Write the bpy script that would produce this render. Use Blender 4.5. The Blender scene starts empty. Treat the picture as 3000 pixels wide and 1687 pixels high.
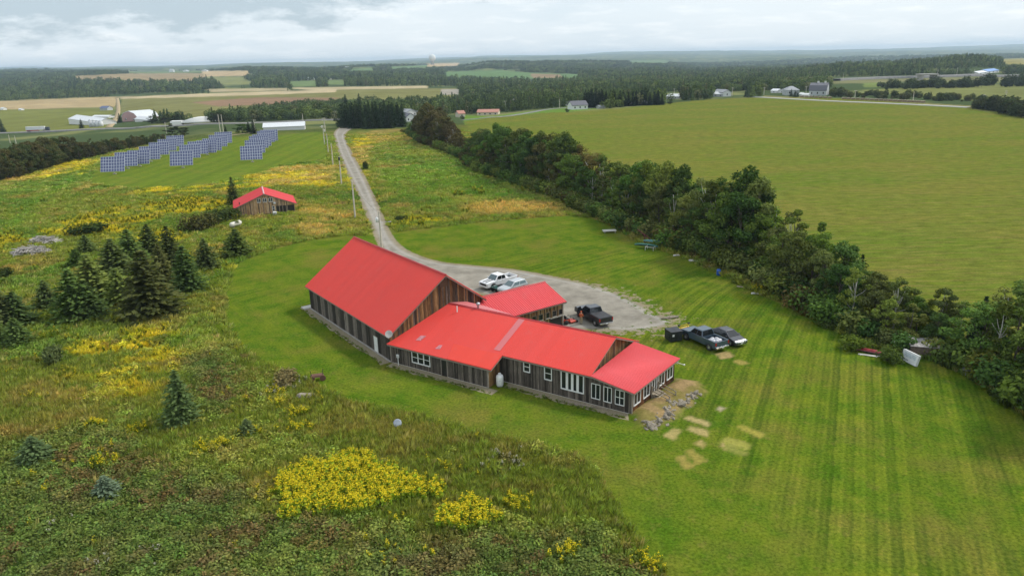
import bpy, bmesh, math, random
import numpy as np
from mathutils import Vector, Matrix

random.seed(7)
RNG = np.random.default_rng(11)
SC = bpy.context.scene
COL = SC.collection
R = math.radians

# ------------------------------------------------------------------ camera
CAM_F, CAM_PITCH, CAM_ROLL, CAM_H = 2120.0, 17.6, 1.4, 32.0      # focal length in photo pixels, degrees, metres
_p, _r = R(CAM_PITCH), R(CAM_ROLL)
_fw = np.array([0, math.cos(_p), -math.sin(_p)])
_rt0 = np.array([1.0, 0, 0]); _up0 = np.cross(_rt0, _fw)
_rt = math.cos(_r)*_rt0 - math.sin(_r)*_up0
_up = math.sin(_r)*_rt0 + math.cos(_r)*_up0
cam = bpy.data.cameras.new('camera')
cam.sensor_width = 36.0
cam.lens = CAM_F/3000.0*36.0
cam.clip_start = 0.5
cam.clip_end = 60000
cam_o = bpy.data.objects.new('camera', cam)
M = Matrix.Identity(4)
for i in range(3):
    M[i][0] = _rt[i]; M[i][1] = _up[i]; M[i][2] = -_fw[i]
M[2][3] = CAM_H
cam_o.matrix_world = M
COL.objects.link(cam_o)
SC.camera = cam_o

# ------------------------------------------------------------------ light: bright overcast, sun behind thin cloud on the right
SUN_EL, SUN_AZ = 46.0, 68.0          # elevation; azimuth measured clockwise from the view direction (+Y)
world = bpy.data.worlds.new('World'); SC.world = world
world.use_nodes = True
wn, wl = world.node_tree.nodes, world.node_tree.links
wn.clear()
def wnode(t, **k):
    n = wn.new(t)
    for a, b in k.items(): setattr(n, a, b)
    return n
w_out = wnode('ShaderNodeOutputWorld')
w_bg = wnode('ShaderNodeBackground')
w_bg.inputs['Strength'].default_value = 0.1
sky = wnode('ShaderNodeTexSky')
sky.sky_type = 'NISHITA'; sky.sun_disc = False
sky.sun_elevation = R(SUN_EL); sky.sun_rotation = R(SUN_AZ)
sky.altitude = 150; sky.dust_density = 1.5
tc = wnode('ShaderNodeTexCoord')
# clouds: noise on the view direction, flattened towards the horizon the way a cloud deck is
sep = wnode('ShaderNodeSeparateXYZ'); wl.new(tc.outputs['Generated'], sep.inputs[0])
zz = wnode('ShaderNodeMath', operation='ADD'); wl.new(sep.outputs['Z'], zz.inputs[0]); zz.inputs[1].default_value = 0.13
zm = wnode('ShaderNodeMath', operation='MAXIMUM'); wl.new(zz.outputs[0], zm.inputs[0]); zm.inputs[1].default_value = 0.05
dx = wnode('ShaderNodeMath', operation='DIVIDE'); wl.new(sep.outputs['X'], dx.inputs[0]); wl.new(zm.outputs[0], dx.inputs[1])
dy = wnode('ShaderNodeMath', operation='DIVIDE'); wl.new(sep.outputs['Y'], dy.inputs[0]); wl.new(zm.outputs[0], dy.inputs[1])
cmb = wnode('ShaderNodeCombineXYZ'); wl.new(dx.outputs[0], cmb.inputs[0]); wl.new(dy.outputs[0], cmb.inputs[1])
nz = wnode('ShaderNodeTexNoise'); nz.inputs['Scale'].default_value = 0.55; nz.inputs['Detail'].default_value = 9; nz.inputs['Roughness'].default_value = 0.56
mp = wnode('ShaderNodeMapping'); mp.inputs['Location'].default_value = (2.2, 0.9, 0.0)
wl.new(cmb.outputs[0], mp.inputs[0]); wl.new(mp.outputs[0], nz.inputs['Vector'])
nz2 = wnode('ShaderNodeTexNoise'); nz2.inputs['Scale'].default_value = 1.9; nz2.inputs['Detail'].default_value = 8; nz2.inputs['Roughness'].default_value = 0.6
wl.new(cmb.outputs[0], nz2.inputs['Vector'])
cr = wnode('ShaderNodeValToRGB')                      # thickness of the deck -> brightness from below
cr.color_ramp.elements[0].position = 0.42; cr.color_ramp.elements[0].color = (6.35, 6.95, 7.4, 1)
cr.color_ramp.elements[1].position = 0.66; cr.color_ramp.elements[1].color = (5.5, 6.3, 6.9, 1)
e = cr.color_ramp.elements.new(0.55); e.color = (6.1, 6.75, 7.25, 1)
wl.new(nz.outputs['Fac'], cr.inputs['Fac'])
cr2 = wnode('ShaderNodeValToRGB')
cr2.color_ramp.elements[0].position = 0.5; cr2.color_ramp.elements[0].color = (0, 0, 0, 1)
cr2.color_ramp.elements[1].position = 0.68; cr2.color_ramp.elements[1].color = (1, 1, 1, 1)
wl.new(nz2.outputs['Fac'], cr2.inputs['Fac'])
mxa = wnode('ShaderNodeMix', data_type='RGBA'); wl.new(cr2.outputs['Color'], mxa.inputs['Factor'])
wl.new(cr.outputs['Color'], mxa.inputs['A']); mxa.inputs['B'].default_value = (7.3, 7.7, 8.0, 1)
# one heavier grey-blue bank of cloud, over the hills to the left
bk = wnode('ShaderNodeVectorMath', operation='SUBTRACT'); wl.new(tc.outputs['Generated'], bk.inputs[0]); bk.inputs[1].default_value = (-0.52, 0.85, 0.10)
bs = wnode('ShaderNodeVectorMath', operation='MULTIPLY'); wl.new(bk.outputs[0], bs.inputs[0]); bs.inputs[1].default_value = (3.3, 1.2, 21.0)
bl_ = wnode('ShaderNodeVectorMath', operation='LENGTH'); wl.new(bs.outputs[0], bl_.inputs[0])
nz3 = wnode('ShaderNodeTexNoise'); nz3.inputs['Scale'].default_value = 14.0; nz3.inputs['Detail'].default_value = 7; nz3.inputs['Roughness'].default_value = 0.62
m3 = wnode('ShaderNodeMapping'); m3.inputs['Scale'].default_value = (1, 1, 3.2); wl.new(tc.outputs['Generated'], m3.inputs[0]); wl.new(m3.outputs[0], nz3.inputs['Vector'])
ba = wnode('ShaderNodeMath', operation='MULTIPLY_ADD'); wl.new(nz3.outputs['Fac'], ba.inputs[0]); ba.inputs[1].default_value = -2.4; wl.new(bl_.outputs['Value'], ba.inputs[2])
br = wnode('ShaderNodeMapRange'); wl.new(ba.outputs[0], br.inputs['Value']); br.interpolation_type = 'LINEAR'
for k_, v_ in zip(('From Min', 'From Max', 'To Min', 'To Max'), (-0.10, 0.30, 0.9, 0.0)): br.inputs[k_].default_value = v_
mxb = wnode('ShaderNodeMix', data_type='RGBA'); wl.new(br.outputs[0], mxb.inputs['Factor']); wl.new(mxa.outputs['Result'], mxb.inputs['A']); mxb.inputs['B'].default_value = (3.7, 4.55, 5.15, 1)
mx = wnode('ShaderNodeMix', data_type='RGBA'); mx.inputs['Factor'].default_value = 0.9
wl.new(sky.outputs[0], mx.inputs['A']); wl.new(mxb.outputs['Result'], mx.inputs['B'])
wl.new(mx.outputs['Result'], w_bg.inputs['Color']); wl.new(w_bg.outputs[0], w_out.inputs['Surface'])

sun = bpy.data.lights.new('sun', 'SUN'); sun.energy = 2.2; sun.angle = R(10); sun.color = (1.0, 0.955, 0.87)
sun_o = bpy.data.objects.new('sun', sun); COL.objects.link(sun_o)
_sd = Vector((math.sin(R(SUN_AZ))*math.cos(R(SUN_EL)), math.cos(R(SUN_AZ))*math.cos(R(SUN_EL)), math.sin(R(SUN_EL))))
sun_o.rotation_euler = _sd.to_track_quat('Z', 'Y').to_euler()

vs = SC.view_settings
vs.view_transform = 'Standard'; vs.look = 'None'; vs.exposure = 0.5; vs.gamma = 1.0; vs.use_curve_mapping = False
SC.render.engine = 'CYCLES'
cy = SC.cycles
cy.max_bounces = 5; cy.diffuse_bounces = 2; cy.glossy_bounces = 2; cy.transmission_bounces = 3; cy.transparent_max_bounces = 6
cy.volume_bounces = 0; cy.use_denoising = True
cy.use_adaptive_sampling = True; cy.adaptive_threshold = 0.02

# ------------------------------------------------------------------ helpers: photo pixel -> place
CP = np.array([0, 0, CAM_H])
def ray(x, y):
    return _fw + _rt*((x-1500)/CAM_F) - _up*((y-843.5)/CAM_F)
def px(x, y, z=0.0):
    d = ray(x, y); t = (z-CAM_H)/d[2]
    return CP + d*t
def proj(P):
    v = np.asarray(P, float) - CP; d = v @ _fw
    return 1500+CAM_F*(v @ _rt)/d, 843.5-CAM_F*(v @ _up)/d
K = 3000/2576.0                                # the overview of the photo was measured at 2576 px
def P6(pts): return [(a*K, b*K) for a, b in pts]

# value noise, vectorised
def _hash(ix, iy, s):
    h = (ix.astype(np.int64)*374761393 + iy.astype(np.int64)*668265263 + s*1442695041) & 0x7fffffff
    h = ((h ^ (h >> 13))*1274126177) & 0x7fffffff
    return ((h ^ (h >> 16)) & 0xffff)/65535.0
def vnoise(x, y, s=0):
    x = np.asarray(x, float); y = np.asarray(y, float)
    ix = np.floor(x); iy = np.floor(y); fx = x-ix; fy = y-iy
    fx = fx*fx*(3-2*fx); fy = fy*fy*(3-2*fy)
    a = _hash(ix, iy, s); b = _hash(ix+1, iy, s); c = _hash(ix, iy+1, s); d = _hash(ix+1, iy+1, s)
    return (a*(1-fx)+b*fx)*(1-fy) + (c*(1-fx)+d*fx)*fy
def fbm(x, y, sc=1.0, oc=4, s=0):
    t = 0; am = 1.0; n = 0
    for o in range(oc):
        t = t + am*vnoise(np.asarray(x)/sc*2**o + 17.3*o, np.asarray(y)/sc*2**o - 9.1*o, s+o); n += am; am *= 0.55
    return t/n
def sstep(a, b, x):
    t = np.clip((x-a)/(b-a), 0, 1); return t*t*(3-2*t)
def sdist(X, Y, poly):
    """signed distance to a polygon, positive inside"""
    X = np.asarray(X, float); Y = np.asarray(Y, float)
    best = np.full(X.shape, 1e18); ins = np.zeros(X.shape, bool)
    n = len(poly)
    for i in range(n):
        x0, y0 = poly[i]; x1, y1 = poly[(i+1) % n]
        ex, ey = x1-x0, y1-y0; L = ex*ex+ey*ey+1e-12
        t = np.clip(((X-x0)*ex+(Y-y0)*ey)/L, 0, 1)
        d = (X-x0-t*ex)**2+(Y-y0-t*ey)**2
        best = np.minimum(best, d)
        c = ((y0 > Y) != (y1 > Y)) & (X < ex*(Y-y0)/((ey if abs(ey) > 1e-12 else 1e-12))+x0)
        ins ^= c
    d = np.sqrt(best)
    return np.where(ins, d, -d)
def chaikin(p, n=2, closed=True):
    p = [tuple(q) for q in p]
    for _ in range(n):
        o = []
        m = len(p)
        for i in range(m if closed else m-1):
            a = p[i]; b = p[(i+1) % m]
            o += [(a[0]*.75+b[0]*.25, a[1]*.75+b[1]*.25), (a[0]*.25+b[0]*.75, a[1]*.25+b[1]*.75)]
        p = o if closed else [p[0]]+o+[p[-1]]
    return p

# ------------------------------------------------------------------ helpers: objects
def tag(o, label=None, cat=None, group=None, kind=None):
    if label: o['label'] = label
    if cat: o['category'] = cat
    if group: o['group'] = group
    if kind: o['kind'] = kind
    return o
def empty(name, loc=(0, 0, 0), rz=0.0):
    o = bpy.data.objects.new(name, None); COL.objects.link(o)
    o.location = loc; o.rotation_euler = (0, 0, rz); o.empty_display_size = 0.3
    return o
class MB:
    """collects faces, then links them as ONE mesh object"""
    def __init__(s): s.v = []; s.f = []; s.m = []; s.mi = 0
    def add(s, vs, fs):
        b = len(s.v); s.v += [tuple(q) for q in vs]
        for f in fs: s.f.append(tuple(b+i for i in f)); s.m.append(s.mi)
        return s
    def box(s, x0, x1, y0, y1, z0, z1, M=None):
        vs = [(x, y, z) for x in (x0, x1) for y in (y0, y1) for z in (z0, z1)]
        if M is not None: vs = [tuple(M @ Vector(q)) for q in vs]
        return s.add(vs, [(0, 1, 3, 2), (4, 6, 7, 5), (0, 4, 5, 1), (2, 3, 7, 6), (0, 2, 6, 4), (1, 5, 7, 3)])
    def prism(s, poly, d, M=None):
        """poly: 3-D points of one face; d: extrusion vector"""
        n = len(poly); a = [Vector(q) for q in poly]; b = [q+Vector(d) for q in a]
        vs = a+b
        if M is not None: vs = [M @ q for q in vs]
        fs = [tuple(range(n))[::-1], tuple(range(n, 2*n))]
        for i in range(n): j = (i+1) % n; fs.append((i, j, n+j, n+i))
        return s.add([tuple(q) for q in vs], fs)
    def tube(s, pts, r, n=6, cap=True):
        pts = [Vector(q) for q in pts]; k = len(pts)
        rs = r if isinstance(r, (list, tuple)) else [r]*k
        vs = []
        for i, p in enumerate(pts):
            t = (pts[min(i+1, k-1)]-pts[max(i-1, 0)]).normalized()
            a = t.cross(Vector((0, 0, 1)) if abs(t.z) < .9 else Vector((1, 0, 0))).normalized(); b = t.cross(a)
            for j in range(n):
                q = 2*math.pi*j/n; vs.append(tuple(p+(a*math.cos(q)+b*math.sin(q))*rs[i]))
        fs = []
        for i in range(k-1):
            for j in range(n):
                j2 = (j+1) % n; fs.append((i*n+j, i*n+j2, (i+1)*n+j2, (i+1)*n+j))
        if cap: fs += [tuple(range(n))[::-1], tuple(range((k-1)*n, k*n))]
        return s.add(vs, fs)
    def lathe(s, prof, n=16, M=None):
        vs = []; k = len(prof)
        for r_, z in prof:
            for j in range(n):
                q = 2*math.pi*j/n; vs.append(Vector((r_*math.cos(q), r_*math.sin(q), z)))
        if M is not None: vs = [M @ q for q in vs]
        fs = []
        for i in range(k-1):
            for j in range(n):
                j2 = (j+1) % n; fs.append((i*n+j, i*n+j2, (i+1)*n+j2, (i+1)*n+j))
        fs += [tuple(range(n))[::-1], tuple(range((k-1)*n, k*n))]
        return s.add([tuple(q) for q in vs], fs)
    def mesh(s, name, mats, smooth=False):
        me = bpy.data.meshes.new(name); me.from_pydata(s.v, [], s.f)
        for m in (mats if isinstance(mats, (list, tuple)) else [mats]): me.materials.append(m)
        me.polygons.foreach_set('material_index', s.m)
        if smooth: me.polygons.foreach_set('use_smooth', [True]*len(me.polygons))
        me.update(); return me
    def build(s, name, mats, parent=None, smooth=False, bevel=0):
        o = bpy.data.objects.new(name, s.mesh(name, mats, smooth)); COL.objects.link(o)
        if parent: o.parent = parent
        if bevel:
            b = o.modifiers.new('bevel', 'BEVEL'); b.width = bevel; b.segments = 2; b.limit_method = 'ANGLE'
        return o
def mesh_np(name, V, F, mat, attrs=None, smooth=False):
    """F: (n,4) or (n,3) int array"""
    me = bpy.data.meshes.new(name)
    V = np.asarray(V, np.float32); F = np.asarray(F, np.int32); k = F.shape[1]
    me.vertices.add(len(V)); me.vertices.foreach_set('co', V.ravel())
    me.loops.add(F.size); me.loops.foreach_set('vertex_index', F.ravel())
    me.polygons.add(len(F)); me.polygons.foreach_set('loop_start', np.arange(0, F.size, k, dtype=np.int32))
    if smooth: me.polygons.foreach_set('use_smooth', np.ones(len(F), bool))
    if mat is not None: me.materials.append(mat)
    me.update(calc_edges=True)
    for an, (typ, arr) in (attrs or {}).items():
        a = me.attributes.new(an, typ, 'POINT')
        a.data.foreach_set('color' if typ == 'FLOAT_COLOR' else 'value', np.asarray(arr, np.float32).ravel())
    return me
def link(name, me, parent=None, loc=None, rz=0, scale=None):
    o = bpy.data.objects.new(name, me); COL.objects.link(o)
    if parent: o.parent = parent
    if loc is not None: o.location = loc
    o.rotation_euler = (0, 0, rz)
    if scale is not None: o.scale = scale if hasattr(scale, '__len__') else (scale,)*3
    return o
def copy_tree(o, parent=None):
    c = o.copy(); COL.objects.link(c); c.parent = parent
    for ch in o.children: copy_tree(ch, c)
    return c

# ------------------------------------------------------------------ helpers: materials
class NT:
    def __init__(s, name):
        s.mat = bpy.data.materials.new(name); s.mat.use_nodes = True
        s.t = s.mat.node_tree; s.t.nodes.clear(); s.out = s.n('ShaderNodeOutputMaterial')
    def n(s, t, **k):
        q = s.t.nodes.new(t)
        for a, b in k.items(): setattr(q, a, b)
        return q
    def l(s, a, b): s.t.links.new(a, b)
    def val(s, sock, v):
        if hasattr(v, 'is_output') or isinstance(v, bpy.types.NodeSocket): s.l(v, sock)
        else: sock.default_value = v
    def noise(s, scale, detail=4, rough=0.55, vec=None, dist=0.0):
        q = s.n('ShaderNodeTexNoise'); q.inputs['Scale'].default_value = scale
        q.inputs['Detail'].default_value = detail; q.inputs['Roughness'].default_value = rough; q.inputs['Distortion'].default_value = dist
        if vec is not None: s.l(vec, q.inputs['Vector'])
        return q.outputs['Fac']
    def pos(s): return s.n('ShaderNodeNewGeometry').outputs['Position']
    def objc(s): return s.n('ShaderNodeTexCoord').outputs['Object']
    def mapping(s, vec, scale=(1, 1, 1), rot=(0, 0, 0), loc=(0, 0, 0)):
        q = s.n('ShaderNodeMapping'); q.inputs['Scale'].default_value = scale; q.inputs['Rotation'].default_value = rot; q.inputs['Location'].default_value = loc
        s.l(vec, q.inputs['Vector']); return q.outputs[0]
    def math(s, op, a, b=0.0, c=None):
        q = s.n('ShaderNodeMath', operation=op); s.val(q.inputs[0], a); s.val(q.inputs[1], b)
        if c is not None: s.val(q.inputs[2], c)
        return q.outputs[0]
    def rng(s, v, a, b, c=0.0, d=1.0):
        q = s.n('ShaderNodeMapRange'); s.val(q.inputs['Value'], v)
        for k, w in zip(('From Min', 'From Max', 'To Min', 'To Max'), (a, b, c, d)): q.inputs[k].default_value = w
        return q.outputs[0]
    def mix(s, f, a, b, blend='MIX'):
        q = s.n('ShaderNodeMix', data_type='RGBA', blend_type=blend)
        s.val(q.inputs['Factor'], f)
        for k, w in (('A', a), ('B', b)):
            if isinstance(w, tuple): q.inputs[k].default_value = (w+(1,))[:4]
            else: s.l(w, q.inputs[k])
        return q.outputs['Result']
    def attr(s, name, typ='GEOMETRY'):
        q = s.n('ShaderNodeAttribute'); q.attribute_name = name; q.attribute_type = typ; return q
    def bsdf(s, col, rough=0.7, metal=0.0, spec=0.5, normal=None, **kw):
        q = s.n('ShaderNodeBsdfPrincipled')
        if isinstance(col, tuple): q.inputs['Base Color'].default_value = (col+(1,))[:4]
        else: s.l(col, q.inputs['Base Color'])
        s.val(q.inputs['Roughness'], rough); q.inputs['Metallic'].default_value = metal
        q.inputs['Specular IOR Level'].default_value = spec
        if normal is not None: s.l(normal, q.inputs['Normal'])
        for k, w in kw.items(): q.inputs[k.replace('_', ' ')].default_value = w
        s.l(q.outputs[0], s.out.inputs['Surface']); return q
    def bump(s, h, strength=0.3, dist=0.05):
        q = s.n('ShaderNodeBump'); q.inputs['Strength'].default_value = strength; q.inputs['Distance'].default_value = dist
        s.l(h, q.inputs['Height']); return q.outputs[0]
_mats = {}
def simple(name, col, rough=0.6, metal=0.0, spec=0.5, var=0.18, scale=2.0):
    """one base colour with a little grime and wear"""
    if name in _mats: return _mats[name]
    m = NT(name)
    nz = m.noise(scale, 5, 0.6, m.objc())
    dark = tuple(c*(1-var) for c in col); lite = tuple(min(1, c*(1+var*.6)) for c in col)
    m.bsdf(m.mix(m.rng(nz, .3, .7), dark, lite), rough, metal, spec)
    _mats[name] = m.mat; return m.mat
# ================================================================== terrain
# profiles of the land: for a few bearings, how far away the ground is that the photo shows at a given row
_prof = {
    0:    [(200, None), (650, 397), (1000, 328), (1300, 300), (1900, 264), (2600, 238), (3200, 217), (4500, 216), (9000, 206), (14000, 203)],
    330:  [(240, None), (560, 385), (1000, 325), (1300, 290), (1900, 258), (2500, 228), (2900, 210), (4000, 216), (9000, 202), (14000, 200)],
    470:  [(270, None), (500, 385), (900, 322), (1300, 283), (1900, 255), (2600, 232), (3300, 217), (4500, 217), (9000, 198), (14000, 198)],
    620:  [(300, None), (450, 382), (800, 328), (1300, 276), (1900, 250), (2600, 230), (3300, 213), (4500, 213), (9000, 197), (14000, 196)],
    760:  [(330, None), (430, 375), (650, 349), (900, 318), (1300, 273), (1900, 246), (2500, 222), (3000, 200), (4500, 206), (9000, 193), (14000, 190)],
    950:  [(350, None), (430, 373), (800, 318), (1200, 270), (1900, 240), (2600, 216), (3100, 203), (4500, 204), (9000, 190), (14000, 187)],
    1100: [(370, None), (430, 371), (800, 308), (1100, 270), (1400, 256), (2200, 226), (3000, 203), (3400, 192), (5000, 197), (9000, 184), (14000, 182)],
    1267: [(380, None), (430, 371), (800, 303), (1100, 268), (1400, 254), (2200, 225), (3000, 202), (3600, 191), (5000, 192), (9000, 181), (14000, 177)],
    1360: [(400, None), (460, 360), (800, 303), (1100, 268), (1500, 250), (2200, 226), (3000, 207), (3600, 197), (5000, 196), (9000, 178), (14000, 174)],
    1460: [(420, None), (500, 345), (850, 290), (1300, 255), (1800, 238), (2600, 212), (3300, 185), (5000, 190), (9000, 175), (14000, 171)],
    1700: [(450, None), (560, 305), (900, 268), (1500, 240), (2500, 211), (3600, 183), (5000, 186), (9000, 167), (10500, 172), (14000, 161)],
    1900: [(500, None), (640, 288), (950, 260), (1700, 228), (2800, 203), (3800, 180), (5000, 186), (8500, 163), (10000, 170), (14000, 153)],
    2100: [(540, None), (700, 272), (1000, 252), (1800, 222), (3500, 200), (6000, 180), (8500, 161), (10000, 168), (14000, 149)],
    2320: [(520, None), (700, 264), (1000, 243), (1400, 216), (2200, 214), (3800, 192), (5500, 172), (8500, 155), (10000, 162), (14000, 144)],
    2520: [(500, None), (700, 254), (1000, 230), (1400, 193), (2200, 205), (3800, 188), (5500, 164), (7000, 170), (9000, 150), (10500, 156), (14000, 140)],
    2720: [(460, None), (650, 256), (950, 230), (1400, 184), (2200, 198), (3600, 184), (5200, 160), (6800, 166), (9000, 147), (10500, 152), (14000, 136)],
    2860: [(430, None), (620, 258), (920, 233), (1400, 172), (2200, 188), (3600, 180), (5200, 158), (6800, 164), (9000, 145), (10500, 150), (14000, 134)],
    3000: [(400, None), (600, 262), (900, 238), (1300, 193), (2200, 180), (3500, 172), (5000, 156), (6500, 162), (9000, 143), (10500, 147), (14000, 131)],
}
_LY = np.linspace(math.log(20), math.log(16000), 500)
_YY = np.exp(_LY)
_tab = []; _az = []
for xc in sorted(_prof):
    Ys = [0.0]; Zs = [0.0]
    for Yd, yp in _prof[xc]:
        if yp is None: Ys.append(Yd); Zs.append(0.0)
        else:
            d = ray(xc, yp); Ys.append(Yd); Zs.append(CAM_H+Yd*d[2]/d[1])
    z = np.interp(_YY, Ys, Zs)
    k = np.hanning(31); k /= k.sum()
    z = np.convolve(np.pad(z, 15, mode='edge'), k, mode='valid')
    z[_YY < 0.8*Ys[1]] = 0
    _tab.append(z); _az.append((xc-1500)/(CAM_F/math.cos(_p)))
_tab = np.array(_tab); _az = np.array(_az)
MOUND = [tuple(px(a*K, b*K)[:2]) for a, b in [(1582, 1035), (1640, 998), (1700, 952), (1765, 960), (1782, 985), (1752, 1018), (1700, 1052), (1650, 1086), (1595, 1078)]]
def terr(X, Y):
    X = np.asarray(X, float); Y = np.asarray(Y, float)
    Yc = np.maximum(Y, 20.5)
    a = np.clip(X/np.maximum(Yc, 60), _az[0], _az[-1])
    fi = np.interp(a, _az, np.arange(len(_az))); i0 = np.clip(np.floor(fi).astype(int), 0, len(_az)-2); t = fi-i0
    t = t*t*(3-2*t)
    fj = np.clip((np.log(Yc)-_LY[0])/(_LY[1]-_LY[0]), 0, len(_LY)-1.001); j0 = np.floor(fj).astype(int); s = fj-j0
    z = (_tab[i0, j0]*(1-s)+_tab[i0, j0+1]*s)*(1-t) + (_tab[i0+1, j0]*(1-s)+_tab[i0+1, j0+1]*s)*t
    # rolling relief further out
    am = np.interp(Yc, [0, 130, 400, 900, 1500, 3000, 9000], [0, 0, .5, 2, 7, 20, 30])
    am2 = np.interp(Yc, [0, 3500, 9000, 16000], [0, 0, 100, 170])
    z = z + am*(fbm(X, Y, 620.0, 3, 5)-.5) + am2*(fbm(X, Y, 2600.0, 3, 6)-.5)
    near = (Y < 100) & (Y > 40) & (X > 0) & (X < 40)
    if np.any(near):
        sd = sdist(X, Y, MOUND); z = z + np.where(near, .5*sstep(-.4, 1.3, sd), 0)
    return z
def gz(x, y): return float(terr(np.array([x]), np.array([y]))[0])
def gp(x, y):
    """the ground point seen at photo pixel (x, y)"""
    d = ray(x, y)
    ts = np.exp(np.linspace(math.log(30), math.log(20000), 300))
    P = CP[None]+d[None]*ts[:, None]
    h = P[:, 2]-terr(P[:, 0], P[:, 1])
    i = np.argmax(h < 0)
    if h[i] >= 0: i = len(ts)-1
    t0, t1 = ts[max(i-1, 0)], ts[i]
    for _ in range(18):
        tm = .5*(t0+t1); q = CP+d*tm
        if q[2] > gz(q[0], q[1]): t0 = tm
        else: t1 = tm
    q = CP+d*t1
    return np.array([q[0], q[1], gz(q[0], q[1])])
def G2(pts): return [tuple(gp(a, b)[:2]) for a, b in pts]
def height_for(P, ytop):
    """height at which a thing standing at P reaches photo row ytop"""
    lo, hi = 0.0, 60.0
    for _ in range(30):
        m = .5*(lo+hi)
        if proj((P[0], P[1], P[2]+m))[1] > ytop: lo = m
        else: hi = m
    return lo

LAWN = chaikin(G2(P6([(947, 592), (880, 592), (800, 600), (720, 618), (650, 640), (600, 660), (575, 705), (565, 780), (582, 842), (640, 905), (720, 937), (800, 968), (845, 1000), (900, 1018),
    (1020, 1037), (1100, 1057), (1200, 1087), (1290, 1107), (1400, 1132), (1480, 1162), (1512, 1187), (1532, 1230), (1562, 1290), (1602, 1350), (1642, 1410), (1672, 1449), (1720, 1520), (1800, 1700),
    (3500, 1800), (3400, 1500), (2640, 1090), (2576, 1048), (2500, 992), (2420, 940), (2340, 905), (2250, 890), (2180, 870), (2120, 840), (2060, 812), (2000, 782), (1950, 757), (1880, 730), (1840, 702),
    (1780, 680), (1740, 660), (1680, 635), (1600, 610), (1560, 580), (1500, 552), (1450, 541), (1300, 551), (1150, 566), (1040, 579), (985, 584)])), 2)
DRIVE = chaikin(G2(P6([(1010, 300), (990, 305), (868, 315), (850, 322), (838, 336), (842, 352), (850, 385), (870, 430), (898, 490), (920, 540), (936, 580), (950, 620), (1000, 690), (1140, 730), (1220, 740), (1300, 790), (1420, 830), (1500, 832),
    (1600, 838), (1690, 822), (1706, 806), (1650, 786), (1618, 764), (1570, 740), (1500, 716), (1400, 696), (1300, 677), (1200, 668), (1120, 661), (1060, 646), (1010, 621), (984, 588), (968, 550), (942, 490), (912, 430), (886, 385), (868, 345), (872, 333), (890, 322), (1012, 308)])), 2)
edge_px = [(1010, 330), (1060, 362), (1090, 372), (1150, 395), (1180, 422), (1250, 450), (1350, 482), (1420, 510), (1470, 535), (1510, 552), (1570, 580), (1640, 602), (1720, 640), (1800, 668), (1870, 692), (1950, 745), (2050, 803), (2150, 853), (2250, 885), (2350, 905), (2450, 950), (2550, 1030), (2640, 1080), (2760, 1150)]
EDGE = np.array([gp(a*K, b*K) for a, b in edge_px])
seg = np.r_[0, np.cumsum(np.hypot(*np.diff(EDGE[:, :2], axis=0).T))]
def edge_at(s):
    p = np.array([np.interp(s, seg, EDGE[:, 0]), np.interp(s, seg, EDGE[:, 1])]); q = np.array([np.interp(s+2, seg, EDGE[:, 0]), np.interp(s+2, seg, EDGE[:, 1])])
    p0_ = np.array([np.interp(s-2, seg, EDGE[:, 0]), np.interp(s-2, seg, EDGE[:, 1])]); t = (q-p0_); t /= np.hypot(*t)+1e-9
    return p, np.array([-t[1], t[0]])            # normal pointing away from the lawn (to the field)
_near = []
for _s in np.linspace(seg[-1], seg[3], 30):
    _q, _n = edge_at(_s); _near.append(tuple(_q+_n*8.0))
CROP = G2(P6([(1165, 306), (1290, 291), (1430, 283), (1560, 273), (1700, 258), (1800, 250), (1900, 246), (2080, 246), (2300, 260), (2440, 273), (2480, 283), (2576, 297), (2900, 330)]))+[(_near[0][0]+60, _near[0][1]+30)]+_near
SOLAR = chaikin(G2(P6([(640, 347), (770, 334), (815, 333), (822, 365), (832, 402), (760, 408), (700, 420), (600, 450), (520, 466), (400, 476), (260, 470), (215, 452), (250, 425), (380, 378), (470, 355), (545, 345)])), 2)
def polyG(p): return G2(P6(p))
# dead rectangles and bare spots in the lawn: (polygon at 2576 px, colour)
SPOTS = [
    ([(1700, 1150), (1718, 1147), (1745, 1172), (1725, 1178)], (.26, .21, .055)), ([(1725, 1135), (1742, 1129), (1775, 1160), (1755, 1167)], (.27, .22, .055)),
    ([(1815, 1113), (1832, 1100), (1888, 1118), (1878, 1130)], (.27, .26, .06)), ([(1815, 1125), (1830, 1116), (1880, 1140), (1870, 1146)], (.22, .22, .055)),
    ([(1858, 1072), (1866, 1069), (1922, 1092), (1912, 1099)], (.30, .26, .055)), ([(1725, 1052), (1735, 1047), (1784, 1064), (1780, 1071)], (.35, .28, .12)),
    ([(1728, 1080), (1735, 1072), (1782, 1084), (1778, 1096)], (.34, .27, .11)), ([(1673, 1095), (1692, 1077), (1712, 1083), (1695, 1104)], (.35, .28, .11)),
    ([(1752, 1115), (1764, 1108), (1775, 1116), (1765, 1124)], (.34, .26, .10)), ([(1812, 1120), (1822, 1116), (1836, 1124), (1826, 1131)], (.36, .26, .12)),
    ([(1800, 890), (1830, 884), (1846, 896), (1815, 902)], (.33, .24, .11)), ([(1846, 908), (1860, 904), (1882, 914), (1864, 918)], (.27, .22, .06)),
    ([(1803, 1030), (1812, 1022), (1822, 1026), (1812, 1034)], (.36, .30, .2)),
]
SPOTS = [(G2(P6(p)), c) for p, c in SPOTS]
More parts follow.
